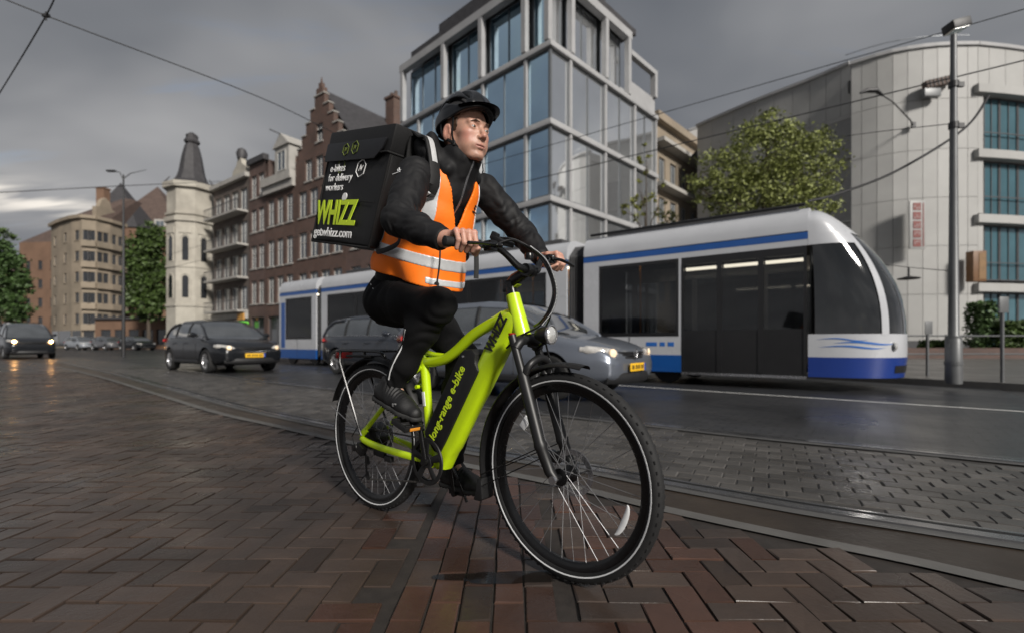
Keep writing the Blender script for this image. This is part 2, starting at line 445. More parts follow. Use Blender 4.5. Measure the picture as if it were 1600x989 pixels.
bed2 = MB().grid([[a + Vector((0, 0, -0.008)), nearest(FR, a) + Vector((0, 0, -0.008))] for a in NR]).build('track_bed', mat('sett_joint_sand', (0.045, 0.042, 0.039), 0.6, var=0.3, scale=10, world=True)); tag(bed2, kind='structure')
setts = MB(); rs = random.Random(5)
ang = math.atan2(-0.47, 0.88); ca, sa = math.cos(ang), math.sin(ang)
for i in range(-150, 70):
    for j in range(-20, 175):
        a, b_ = (i + (.5 if j % 2 else 0)) * .165, j * .115
        x, y = a * ca - b_ * sa, a * sa + b_ * ca
        if not (1.6 < y < 15 and abs(x) < 1.12 * y + 1): continue
        p = Vector((x, y, 0))
        if side_of(NRs, p) < -0.16 and side_of(FRs, p) > 0.15:
            vs, fs = brick_geom(.161, .112, ch=.006, rnd=rs)
            z = rs.uniform(-.004, .001); th = ang + rs.uniform(-.03, .03); c2, s2 = math.cos(th), math.sin(th)
            setts.add([(v[0] * c2 - v[1] * s2 + x, v[0] * s2 + v[1] * c2 + y, v[2] + z) for v in vs], fs)
st = setts.build('granite_setts', M_sett); tag(st, 'grey granite setts laid in rows between the two tram rails', 'paving', kind='stuff')
MB().grid([[a + Vector((0, 0, -0.001)), b + Vector((0, 0, -0.001))] for a, b in [(q, nearest(FR, q)) for q in NR] if a.y > 14.0 and a.x < 0]).build('far_setts', brick_sheet_mat('far_sett_paving', (.068, .065, .062), (.048, .046, .045), (.02, .02, .02), .165, .115, .36), bed2)
# lane of small pavers between the far rail and the white line, as in the photograph
wl0, wl1 = gp(1030, 606), gp(1600, 643)
ldir = (wl1 - wl0).normalized()
lane = MB().grid([[a + Vector((0, 0, 0.0)), wl0 + ldir * ((a - wl0).dot(ldir))] for a in FR[18:]]).build('paver_lane', brick_sheet_mat('lane_pavers', (.036, .036, .038), (.026, .027, .03), (.013, .013, .013), .2, .1, .4)); tag(lane, kind='structure')
ln = MB().add([wl0 - ldir * 3 + Vector((0, -.05, .004)), wl1 + ldir * 6 + Vector((0, -.05, .004)), wl1 + ldir * 6 + Vector((0, .05, .004)), wl0 - ldir * 3 + Vector((0, .05, .004))], [(0, 1, 2, 3)]).build('lane_line', M_line); tag(ln, kind='structure')
# far pavement on the right with its kerb
k0, k1 = gp(1380, 597, 0), gp(1620, 611, 0)
kd = (k1 - k0).normalized(); kn = Vector((-kd.y, kd.x, 0))
if kn.y < 0: kn = -kn
sw = MB().box2((0, 0, 0), (1, 1, 1)); sw.v = [tuple(k0 - kd * 60 + kd * (v[0] * 75) + kn * (0.22 + v[1] * 30) + Vector((0, 0, -.02 + v[2] * .13))) for v in sw.v]
tag(sw.build('far_pavement', M_pave), kind='structure')
kbm = MB().box2((0, 0, 0), (1, 1, 1)); kbm.v = [tuple(k0 - kd * 60 + kd * (v[0] * 75) + kn * (v[1] * .219) + Vector((0, 0, -.02 + v[2] * .133))) for v in kbm.v]
tag(kbm.build('far_kerb', M_kerb), kind='structure')

# thin dark glossy sheet laid on the paving beside the front tyre
M_gpatch = mat('glossy_dark_sheet', (0.010, 0.009, 0.008), 0.06, var=0.2, scale=5, alpha=0.62, world=True)
def glossy_patch(c, rx, ry, seed, rot=0.0):
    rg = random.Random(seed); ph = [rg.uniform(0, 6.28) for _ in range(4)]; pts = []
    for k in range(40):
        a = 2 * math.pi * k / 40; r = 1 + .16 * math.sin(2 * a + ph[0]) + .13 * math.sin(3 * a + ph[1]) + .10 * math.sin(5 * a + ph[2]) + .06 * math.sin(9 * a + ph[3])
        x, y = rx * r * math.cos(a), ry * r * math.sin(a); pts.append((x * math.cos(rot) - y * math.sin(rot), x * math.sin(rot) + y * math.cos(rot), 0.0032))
    o = MB().add(pts, [tuple(range(40))]).build('glossy_patch', M_gpatch); o.location = (c.x, c.y, 0); tag(o, kind='structure')
glossy_patch(gp(790, 902), .20, .05, 1);
# ------------------------------------------------------------------ the electric bicycle
BO = Vector((-0.6689, 2.3568, 0.0)); BU = Vector((0.76837, -0.64001, 0)); BRZ = math.atan2(BU.y, BU.x)
M_lime = mat('lime_paint', (0.50, 0.70, 0.008), 0.32, var=0.04, scale=20, coat=0.5, bump=0.03, bscale=200)
M_blk = mat('black_alloy', (0.006, 0.006, 0.0065), 0.24, 0.0, var=0.2, scale=20, rvar=0.08)
M_blkp = mat('black_plastic', (0.007, 0.007, 0.0075), 0.55, var=0.25, scale=25, bump=0.15, bscale=300)
M_rub = mat('tyre_rubber', (0.008, 0.008, 0.0085), 0.75, var=0.3, scale=30, bump=0.3, bscale=160)
M_sil = mat('brushed_steel', (0.30, 0.30, 0.31), 0.5, 0.8, var=0.15, scale=30)
M_chr = mat('dull_chrome', (0.5, 0.5, 0.52), 0.25, 0.9, var=0.15, scale=30, rvar=0.08)
M_refl = mat('reflective_white', (0.75, 0.76, 0.77), 0.4, var=0.08, scale=30)
M_ltlet = mat('lime_lettering', (0.50, 0.66, 0.02), 0.5, var=0.05)
M_red = mat('red_anodised', (0.45, 0.02, 0.02), 0.35, 0.3, var=0.05)
M_orr = mat('amber_reflector', (0.65, 0.25, 0.03), 0.3, var=0.1)
M_lens = mat('lamp_lens', (0.75, 0.75, 0.73), 0.12, 0.55, var=0.15, scale=60, bump=0.4, bscale=90, coat=1)
M_chain = mat('chain_steel', (0.10, 0.095, 0.09), 0.45, 0.7, var=0.4, scale=90)

bike = empty('electric_bicycle', BO, BRZ)
tag(bike, 'lime green electric bicycle ridden across the wet brick pavement', 'bicycle')
AX = (0.0, 0, 0.355); AF = (1.109, 0, 0.355)
def arc_pts(c, r, a0, a1, n, v=0.0):
    return [(c[0] + r * math.cos(R(a0 + (a1 - a0) * i / n)), v, c[2] + r * math.sin(R(a0 + (a1 - a0) * i / n))) for i in range(n + 1)]

def tread_profile_mesh():
    mb = MB(); seg = 96; prof = []
    for k in range(14):                                   # tyre section, open to the rim
        a = R(-125 + 250 * k / 13); prof.append((0.329 + 0.026 * math.cos(a), 0.0245 * math.sin(a)))
    mb.lathe(prof, axis='y', seg=seg, closed=True)
    return mb
def make_wheel(parent, loc, yaw, disc_v, cassette):
    w = empty('wheel'); w.parent = parent; w.location = loc; w.rotation_euler = (0, R(random.uniform(0, 20)), yaw)
    t = tread_profile_mesh()
    for k in range(72):                                   # shoulder knobs
        a = 2 * math.pi * k / 72
        for s_ in (-1, 1):
            b = a + (math.pi / 72 if s_ > 0 else 0)
            m_ = Matrix.Rotation(-b, 3, 'Y')
            t.box(m_ @ Vector((0.3475, s_ * 0.0150, 0)), (0.006, 0.008, 0.010), m_)
    t.build('tyre', M_rub, w, smooth=True)
    r = MB().lathe([(0.318, -0.013), (0.316, -0.0145), (0.296, -0.0125), (0.285, -0.006), (0.285, 0.006), (0.296, 0.0125), (0.316, 0.0145), (0.318, 0.013), (0.300, 0.0)], axis='y', seg=72, closed=True)
    r.build('rim', M_blk, w, smooth=True)
    for s_ in (-1, 1):
        MB().lathe([(0.3235, s_ * 0.0244), (0.3278, s_ * 0.0253), (0.328, s_ * 0.0242), (0.3235, s_ * 0.0232)], axis='y', seg=72, closed=True).build('reflective_stripe', M_refl, w, smooth=True)
    hub = MB().lathe([(0.0, -0.055), (0.012, -0.055), (0.012, -0.036), (0.030, -0.034), (0.030, -0.029), (0.018, -0.024), (0.017, 0.024), (0.030, 0.029), (0.030, 0.034), (0.012, 0.036), (0.012, 0.055), (0.0, 0.055)], axis='y', seg=24) if not cassette else \
        MB().lathe([(0.0, -0.06), (0.012, -0.06), (0.014, -0.04), (0.058, -0.036), (0.066, -0.028), (0.066, 0.028), (0.058, 0.036), (0.014, 0.04), (0.012, 0.06), (0.0, 0.06)], axis='y', seg=28)
    hub.build('hub', M_blk, w, smooth=True)
    hr = 0.028 if not cassette else 0.060
    sp = [MB().sweep([(hr * math.cos(d0), v0, hr * math.sin(d0)), (0.288, 0, 0)], 0.00115, 5).mesh('spoke', M_sil) for v0, d0 in ((-.031, 1.3), (.031, -1.3), (-.031, -1.3), (.031, 1.3))]
    for k in range(36):
        o = link('spoke', sp[k % 4], w); o.rotation_euler = (0, 2 * math.pi * k / 36, 0)
    d = MB().lathe([(0.062, disc_v - .001), (0.082, disc_v - .001), (0.082, disc_v + .001), (0.062, disc_v + .001)], axis='y', seg=48, closed=True)
    for k in range(6):
        a = 2 * math.pi * k / 6; d.sweep([(.02 * math.cos(a), disc_v, .02 * math.sin(a)), (.045 * math.cos(a + .25), disc_v, .045 * math.sin(a + .25)), (.066 * math.cos(a + .35), disc_v, .066 * math.sin(a + .35))], [(.001, .004)] * 3, 6, up=(0, 1, 0))
    d.lathe([(0.016, disc_v - .0015), (0.028, disc_v - .0015), (0.028, disc_v + .0015), (0.016, disc_v + .0015)], axis='y', seg=24, closed=True)
    d.build('brake_disc', M_chr, w, smooth=True)
    # spoke reflector, a narrow lens between hub and rim
    a = R(-62) if not cassette else R(75)
    pts = [Matrix.Rotation(a, 3, 'Y') @ Vector((0.19 + 0.075 * math.sin(i / 8 * math.pi), -.012, -0.055 + .11 * i / 8)) for i in range(9)]
    if not cassette:
        rr = [(0.02, -.055), (.001, .055)]
        m_ = Matrix.Rotation(R(20), 4, 'Y')
        MB().sweep([Vector((0.24 + .012 * math.cos(t_), -.014, .055 * math.sin(t_) * 1.0)) for t_ in [R(-90 + 180 * i / 10) for i in range(11)]], [(.002, .002 + .008 * math.sin(math.pi * i / 10)) for i in range(11)], 8, up=(0, 1, 0)).xf(m_).build('spoke_reflector', M_refl, w, smooth=True)
        MB().box((-.19, .0, .15), (.03, .006, .05), Matrix.Rotation(R(35), 3, 'Y')).build('spoke_reflector', M_refl, w, bevel=.003)
    if cassette:
        for k in range(7):
            rr_ = 0.028 + k * 0.0045; vv = -0.058 + k * 0.0035
            MB().lathe([(0.014, vv - .0008), (rr_, vv - .0008), (rr_, vv + .0008), (.014, vv + .0008)], axis='y', seg=28, closed=True).build('sprocket', M_chain, w)
    return w
make_wheel(bike, AX, 0.0, 0.045, True)
make_wheel(bike, AF, -0.04, 0.045, False)

# frame -------------------------------------------------------------
fr = MB()
fr.sweep(smooth_path([(.893, 0, .905), (.84, 0, .845), (.775, 0, .745), (.70, 0, .628), (.60, 0, .470), (.535, 0, .368), (.492, 0, .298)], 3),
         [(.03, .030)] + [(.047, .032)] * 3 + [(.049, .034)] * 6 + [(.045, .034)] * 5 + [(.038, .036)] * 4, 20, up=(.8, 0, -.5), power=3.2)
fr.sweep(smooth_path([(.895, 0, .918), (.829, 0, .905), (.726, 0, .866), (.655, 0, .832), (.577, 0, .779), (.507, 0, .742), (.43, 0, .727), (.37, 0, .725)], 3), [(.026, .02)] * 4 + [(.022, .018)] * 18, 14, up=(0, 0, 1), power=2.6)
fr.sweep([(.505, 0, .752), (.44, 0, .756), (.372, 0, .768)], [(.012, .012)] * 3, 12, up=(0, 0, 1))
fr.sweep([(.354, 0, .800), (.366, 0, .725), (.39, 0, .53), (.41, 0, .40), (.44, 0, .315)], [.022, .022, .0205, .023, .03], 16)
fr.sweep([(.40, 0, .43), (.445, 0, .345), (.495, 0, .292)], [(.018, .028), (.034, .034), (.030, .035)], 16, up=(.8, 0, .6), power=3)
fr.sweep([(.8745, 0, .988), (.889, 0, .940), (.905, 0, .888), (.9225, 0, .832)], [.0265, .0285, .031, .033], 20)
fr.sweep([(.45, -.042, .305), (.45, .042, .305)], .029, 18)
fr.build('frame', M_lime, bike, smooth=True)
for s_ in (-1, 1):
    MB().sweep(smooth_path([(.366, s_ * .018, .705), (.31, s_ * .045, .655), (.20, s_ * .062, .555), (.03, s_ * .068, .405)], 3), [.012] * 10, 10).build('seat_stay', M_lime, bike, smooth=True)
    MB().sweep(smooth_path([(.43, s_ * .032, .310), (.33, s_ * .052, .313), (.15, s_ * .066, .325), (.02, s_ * .068, .340), (-.018, s_ * .068, .36), (.03, s_ * .068, .40)], 4), [(.016, .009)] * 21, 12, up=(0, 0, 1), power=2.6).build('chain_stay', M_lime, bike, smooth=True)
    MB().prism([(-.022, .335), (.03, .328), (.05, .40), (.02, .415), (-.02, .375)], s_ * .064 - .003, s_ * .064 + .003).build('dropout', M_blk, bike, bevel=.002)
MB().sweep([(.345, -.03, .615), (.345, .03, .615)], .009, 10).sweep([(.338, 0, .62), (.372, 0, .63)], .008, 8).build('stay_bridge', M_lime, bike, smooth=True)
MB().box((.388, -.0215, .565), (.016, .004, .062), Matrix.Rotation(R(-7), 3, 'Y')).build('frame_sticker', M_refl, bike, bevel=.001)
# battery
bt = empty('battery'); bt.parent = bike
MB().prism([(.632, .765), (.655, .783), (.70, .785), (.722, .765), (.716, .735), (.735, .700), (.512, .345), (.475, .352), (.413, .417), (.417, .432)], -.044, .044).build('battery_case', M_blkp, bt, bevel=.012)
dvec = Vector((.20, 0, .335)).normalized()
lettering('lettering', 'long-range e-bike', frame_m((.560, -.0455, .560), dvec, (-.858, 0, .513)), M_ltlet, bt, .052, shear=.05, offset=.0007, extrude=.0008, width=.36)
MB().lathe([(0, -.047), (.005, -.047), (.005, -.043), (0, -.043)], (.655, 0, .755), 'y', 12).build('lock', M_chr, bt)
dd = Vector((.165, 0, .263)).normalized()
lettering('lettering', 'WHIZZ', frame_m((.822, -.0365, .842), dd, (-.847, 0, .53)), M_blkp, bike, .056, offset=.0022, extrude=.0014, width=.158)
for q in ((.565, .375), (.60, .44), (.66, .53)):
    MB().lathe([(0, -.012), (.004, -.012), (.004, .012), (0, .012)], (q[0], 0, q[1]), 'y', 10).build('frame_bolt', M_chr, bike)

# fork --------------------------------------------------------------
M_fork = mat('satin_black_fork', (0.007, 0.007, 0.0075), 0.45, var=0.2, scale=20)
fk = empty('suspension_fork'); fk.parent = bike
MB().sweep(smooth_path([(.94, -.066, .79), (.945, -.045, .815), (.933, 0, .822), (.945, .045, .815), (.94, .066, .79)], 4), [(.02, .022)] * 17, 12, up=(0, 0, 1)).build('crown', M_fork, fk, smooth=True)
for s_ in (-1, 1):
    MB().sweep([(.926, s_ * .066, .835), (.985, s_ * .066, .665)], .0155, 14).build('stanchion', M_fork, fk, smooth=True)
    MB().sweep([(.972, s_ * .066, .70), (.978, s_ * .066, .685), (1.046, s_ * .066, .475), (1.052, s_ * .066, .46), (1.056, s_ * .066, .45), (1.09, s_ * .064, .375), (1.112, s_ * .062, .352)], [.019, .021, .0205, .024, .0205, .019, .014], 16).build('fork_leg', M_fork, fk, smooth=True)
    MB().lathe([(0, -.004), (.012, -.004), (.014, .004), (0, .006)], (0, 0, 0), 'z', 14).xf(Matrix.Translation((.925, s_ * .066, .839))).build('fork_cap', M_red if s_ < 0 else M_blk, fk)
MB().sweep(smooth_path([(.985, -.066, .70), (1.00, -.055, .735), (1.005, 0, .755), (1.00, .055, .735), (.985, .066, .70)], 4), [(.014, .012)] * 17, 10, up=(0, 0, 1)).build('fork_arch', M_fork, fk, smooth=True)
MB().sweep([(1.109, -.075, .355), (1.109, .075, .355)], .009, 12).sweep([(1.109, -.082, .355), (1.109, -.072, .355)], .014, 12).build('axle', M_chr, fk, smooth=True)
MB().box((1.03, .05, .40), (.05, .03, .045)).build('brake_caliper', M_blk, fk, bevel=.008)
MB().sweep([(.874, 0, .985), (.866, 0, 1.015), (.862, 0, 1.035)], [.024, .022, .02], 16).build('steerer', M_blk, fk, smooth=True)

# fenders, stays, rack
def fender(c, a0, a1, flap):
    pts = arc_pts(c, .380, a0, a1, 26); rows = []
    for p in pts:
        n_ = Vector((p[0] - c[0], 0, p[2] - c[2])).normalized(); row = []
        for k in range(9):
            th = R(-80 + 160 * k / 8); row.append(Vector(p) + Vector((0, .034 * math.sin(th), 0)) + n_ * (.016 * math.cos(th) - .008))
        rows.append(row)
    inner = [[q - (Vector((q[0] - c[0], 0, q[2] - c[2])).normalized() * .003) for q in r_] for r_ in rows]
    mb = MB().grid(rows).grid(inner)
    return mb
fender(AX, 158, 28, False).build('mudguard', M_blkp, bike, smooth='full')
fender(AF, 78, 192, True).build('mudguard', M_blkp, bike, smooth='full')
MB().prism([(.722, .285), (.742, .285), (.748, .205), (.735, .195), (.70, .195), (.712, .225)], -.034, .034).build('mud_flap', M_blkp, bike, bevel=.004)
for a, b in (((-.345, -.04, .475), (-.005, -.07, .365)), ((-.345, .04, .475), (-.005, .07, .365))):
    MB().sweep([a, b], .0022, 6).build('mudguard_stay', M_sil, bike)
for a, b in (((.742, -.035, .30), (1.055, -.078, .455)), ((.742, .035, .30), (1.055, .078, .455)), ((.755, -.035, .262), (1.06, -.078, .42))):
    MB().sweep([a, b], .0022, 6).build('mudguard_stay', M_blk, bike)
rk = empty('luggage_rack'); rk.parent = bike
MB().sweep(smooth_path([(.15, -.045, .735), (.10, -.062, .768), (-.20, -.066, .770), (-.265, -.05, .770), (-.275, 0, .770), (-.265, .05, .770), (-.20, .066, .770), (.10, .062, .768), (.15, .045, .735)], 5), .0065, 8).build('rail', M_blk, rk, smooth=True)
for u_ in (-.20, -.10, .0, .08):
    MB().sweep([(u_, -.065, .768), (u_, .065, .768)], .005, 8).build('cross_bar', M_blk, rk, smooth=True)
MB().box((-.10, 0, .742), (.22, .07, .012)).build('rack_plate', M_blkp, rk, bevel=.005)
for s_ in (-1, 1):
    MB().sweep([(-.205, s_ * .07, .772), (-.20, s_ * .075, .71), (-.02, s_ * .082, .40), (-.005, s_ * .078, .365)], [.007, .0065, .006, .006], 8).build('strut', M_blk, rk, smooth=True)
    MB().sweep([(.12, s_ * .05, .745), (.30, s_ * .035, .69)], .005, 8).build('strut', M_blk, rk, smooth=True)
MB().box((-.285, 0, .745), (.02, .09, .035)).build('tail_lamp', mat('tail_red', (.3, .01, .01), .25, var=.05), bike, bevel=.006)
# saddle
MB().sweep([(.356, 0, .79), (.325, 0, .905)], .0155, 14).build('seat_post', M_blk, bike, smooth=True)
MB().sweep([(.352, 0, .785), (.350, 0, .812)], .0245, 16).build('seat_clamp', M_blk, bike, smooth=True)
rings = []
for u_, hw, top, th in ((.085, .03, .925, .02), (.10, .075, .945, .045), (.15, .095, .952, .05), (.20, .085, .948, .045), (.26, .05, .940, .04), (.32, .028, .936, .035), (.36, .022, .932, .03), (.375, .01, .925, .015)):
    rings.append([(u_, hw * math.cos(t_), top - th / 2 + th / 2 * math.sin(t_) - (.012 if math.sin(t_) < 0 else 0)) for t_ in [2 * math.pi * k / 16 for k in range(16)]])
MB().loft(rings).build('saddle', M_blkp, bike, smooth=True)
MB().sweep([(.16, -.02, .905), (.34, -.02, .91)], .0035, 6).sweep([(.16, .02, .905), (.34, .02, .91)], .0035, 6).build('saddle_rail', M_sil, bike)

# drivetrain
cr = empty('crankset'); cr.parent = bike
BBp = (.45, .31)
MB().lathe([(.078, -.052), (.090, -.052), (.092, -.048), (.090, -.045), (.078, -.045)], (BBp[0], 0, BBp[1]), 'y', 56, closed=True).build('chainring', M_blk, cr, smooth=True)
gd = MB().lathe([(.083, -.060), (.098, -.060), (.1005, -.056), (.098, -.053), (.083, -.055)], (BBp[0], 0, BBp[1]), 'y', 56, closed=True)
for k in range(5):
    a = R(72 * k + 90); gd.sweep([(BBp[0] + .02 * math.cos(a), -.056, BBp[1] + .02 * math.sin(a)), (BBp[0] + .086 * math.cos(a), -.057, BBp[1] + .086 * math.sin(a))], [(.004, .012), (.004, .017)], 8, up=(0, 1, 0))
gd.lathe([(0, -.062), (.028, -.062), (.03, -.045), (0, -.045)], (BBp[0], 0, BBp[1]), 'y', 28)
gd.build('chain_guard', M_blkp, cr, smooth=True)
MB().sweep([(.45, -.068, .31), (.434, -.085, .476)], [(.013, .008), (.010, .007)], 12, up=(1, 0, 0)).lathe([(0, -.078), (.017, -.078), (.017, -.055), (0, -.055)], (.45, 0, .31), 'y', 18).lathe([(0, -.094), (.014, -.094), (.014, -.078), (0, -.078)], (.434, 0, .476), 'y', 16).build('crank_arm', M_blk, cr, smooth=True)
MB().sweep([(.45, .068, .31), (.466, .085, .144)], [(.013, .008), (.010, .007)], 12, up=(1, 0, 0)).lathe([(0, .078), (.017, .078), (.017, .055), (0, .055)], (.45, 0, .31), 'y', 18).lathe([(0, .094), (.014, .094), (.014, .078), (0, .078)], (.466, 0, .144), 'y', 16).build('crank_arm', M_blk, cr, smooth=True)
def pedal(c, s_, pitch):
    e = empty('pedal'); e.parent = bike; e.location = c; e.rotation_euler = (0, pitch, 0)
    MB().box((.042, s_ * .05, 0), (.012, .095, .022)).box((-.042, s_ * .05, 0), (.012, .095, .022)).box((0, s_ * .008, 0), (.09, .01, .022)).box((0, s_ * .092, 0), (.09, .01, .022)).sweep([(0, 0, 0), (0, s_ * .09, 0)], .008, 10).build('pedal_body', M_blkp, e, bevel=.002)
    for q in (-1, 1): MB().box((q * .050, s_ * .05, 0), (.004, .05, .012)).build('pedal_reflector', M_orr, e, bevel=.001)
pedal((.434, -.095, .476), -1, R(18)); pedal((.466, .095, .144), 1, R(-2))
ch = MB()
def chain_run(a, b):
    a, b = Vector(a), Vector(b); n_ = int((b - a).length / .0127); t_ = (b - a).normalized(); m_ = frame_m((0, 0, 0), t_, (0, 1, 0)).to_3x3()
    for k in range(n_):
        c = a + t_ * (.0127 * (k + .5)); ch.box(c, (.0118, .006 if k % 2 else .0035, .0065), m_)
for run in (((.02, -.050, .398), (.44, -.048, .400)), ((.012, -.050, .155), (.44, -.048, .218))):
    ch = MB(); chain_run(*run); ch.sweep(run, [(.0012, .0008)] * 2, 4); tag(ch.build('chain', M_chain, bike), kind='stuff')
dr = empty('derailleur'); dr.parent = bike
MB().box((-.01, -.075, .30), (.055, .03, .045), Matrix.Rotation(R(25), 3, 'Y')).box((-.045, -.08, .305), (.04, .025, .03), Matrix.Rotation(R(-20), 3, 'Y')).sweep([(-.06, -.08, .31), (-.09, -.075, .35), (-.05, -.07, .40)], .003, 6).build('derailleur_body', M_blk, dr, bevel=.005)
MB().sweep([(.01, -.062, .275), (.012, -.060, .175)], [(.004, .010), (.004, .008)], 10, up=(0, 1, 0)).build('cage', M_blk, dr, smooth=True)
for c in ((.012, .245), (.012, .172)):
    MB().lathe([(0, -.055), (.020, -.055), (.022, -.052), (.020, -.049), (0, -.049)], (c[0], 0, c[1]), 'y', 14).build('jockey_wheel', M_blkp, dr)
MB().box((.10, -.045, .290), (.085, .02, .03), Matrix.Rotation(R(4), 3, 'Y')).box((.17, -.045, .275), (.05, .022, .028)).build('motor_cable_box', M_blkp, bike, bevel=.006)
MB().sweep([(.49, .05, .27), (.52, .075, .19), (.54, .09, .12)], [.007, .006, .006], 8).build('kickstand', M_blk, bike, smooth=True)

# bars, stem, controls
MB().sweep([(.862, 0, 1.025), (.885, 0, 1.045), (.945, 0, 1.070)], [(.02, .021), (.022, .02), (.019, .018)], 14, up=(0, 0, 1), power=2.8).box((.862, 0, 1.02), (.042, .042, .045)).build('stem', M_blk, bike, bevel=.004)
MB().lathe([(.015, -.026), (.0225, -.026), (.0225, -.008), (.019, -.006), (.019, .006), (.0225, .008), (.0225, .026), (.015, .026)], (.952, 0, 1.072), 'y', 20).build('bar_clamp', M_blk, bike, smooth=True)
MB().box((.893, 0, 1.018), (.03, .022, .004), Matrix.Rotation(R(-25), 3, 'Y')).build('stem_sticker', M_ltlet, bike)
bar_half = [(.952, 0, 1.072), (.952, .03, 1.072), (.945, .06, 1.082), (.928, .10, 1.118), (.918, .135, 1.136), (.908, .18, 1.140), (.868, .335, 1.136)]
bar = [(a, -b, c) for a, b, c in bar_half[:0:-1]] + bar_half
bp_ = smooth_path(bar, 5)
MB().sweep(bp_, [.0155 - .004 * min(1, abs(p.y) / .1) for p in bp_], 14).build('handlebar', M_blk, bike, smooth=True)
GA, GB = Vector((.866, .335, 1.136)), Vector((.899, .205, 1.139))
for s_ in (-1, 1):
    f_ = lambda v: Vector((v.x, s_ * v.y, v.z))
    pts = [f_(GA.lerp(GB, t_)) for t_ in (-.02, .0, .06, .5, .94, 1.0)]
    MB().sweep(pts, [.012, .0175, .0165, .0155, .0165, .0175], 16).build('grip', M_rub, bike, smooth=True)
    MB().box(f_(Vector((.918, .172, 1.138))), (.035, .035, .035)).sweep([f_(Vector((.925, .17, 1.142))), f_(Vector((.955, .15, 1.138)))], [.011, .008], 10).build('lever_clamp', M_blk, bike, bevel=.006)
    MB().sweep([f_(Vector(q)) for q in ((.935, .165, 1.140), (.957, .20, 1.135), (.955, .25, 1.130), (.945, .305, 1.125))], [(.007, .009), (.006, .009), (.005, .008), (.006, .009)], 10, up=(0, 0, 1)).build('brake_lever', M_blk, bike, smooth=True)
MB().box((.915, -.105, 1.165), (.055, .075, .02), Matrix.Rotation(R(30), 3, 'Y')).box((.90, -.13, 1.180), (.03, .02, .03), Matrix.Rotation(R(30), 3, 'Y')).build('display', M_blkp, bike, bevel=.006)
MB().lathe([(0, 0), (.017, 0), (.019, .012), (.016, .022), (0, .026)], (0, 0, 0), 'z', 20).xf(Matrix.Translation((.905, .06, 1.125))).build('bell', M_blk, bike, smooth=True)
def cable(pts, r, m=M_blk): MB().sweep(smooth_path(pts, 6), r, 8).build('cable', m, bike, smooth=True)
cable([(.935, -.145, 1.15), (.955, -.10, 1.165), (.975, -.05, 1.150), (1.0, 0, 1.115), (1.032, .01, 1.06), (1.052, .01, .99), (1.04, .0, .925), (1.005, .0, .885), (.96, .02, .87)], .0045)
cable([(.91, -.12, 1.175), (.95, -.09, 1.17), (.985, -.04, 1.145), (1.01, .01, 1.11), (1.042, .015, 1.055), (1.061, .012, .985), (1.048, .004, .92), (1.01, -.012, .87), (.94, -.045, .83), (.88, -.042, .79)], .004)
cable([(.935, .145, 1.14), (.965, .11, 1.125), (.995, .06, 1.10), (1.03, .03, 1.04), (1.045, .02, .97), (1.03, .02, .90), (1.0, .03, .83), (1.01, .085, .66), (1.04, .078, .47)], .0035)
# spiral wrap on the cable bundle
sp_ = smooth_path([(.985, -.04, 1.148), (1.01, .008, 1.112), (1.042, .013, 1.056), (1.061, .012, .986), (1.048, .004, .922), (1.012, -.008, .872)], 14)
hel = [p + Vector((.0075 * math.cos(i * 1.15), .0075 * math.sin(i * 1.15), 0)) for i, p in enumerate(sp_)]
MB().sweep(sp_, .0068, 8).build('cable_wrap', M_blk, bike, smooth=True)
for i in range(0, len(sp_), 2): pass
dots = MB()
for p in sp_: dots.box(p + Vector((.0065, -.003, 0)), (.003, .003, .0022))
dots.build('cable_wrap_print', M_refl, bike)
# headlight
hl = empty('headlight'); hl.parent = bike
MB().lathe([(0, -.045), (.018, -.042), (.028, -.02), (.033, .012), (.034, .02), (.030, .022)], (1.03, 0, .838), 'x', 28).build('lamp_housing', M_blkp, hl, smooth=True)
MB().lathe([(.031, .018), (.024, .026), (.012, .031), (0, .033)], (1.03, 0, .838), 'x', 28).build('lens', M_lens, hl, smooth=True)
MB().lathe([(.031, .016), (.035, .017), (.035, .024), (.031, .025)], (1.03, 0, .838), 'x', 28, closed=True).build('lamp_rim', M_chr, hl, smooth=True)
MB().sweep([(1.02, 0, .81), (.99, 0, .79), (.95, 0, .80)], [(.006, .010)] * 3, 8).build('lamp_bracket', M_blk, hl, smooth=True)
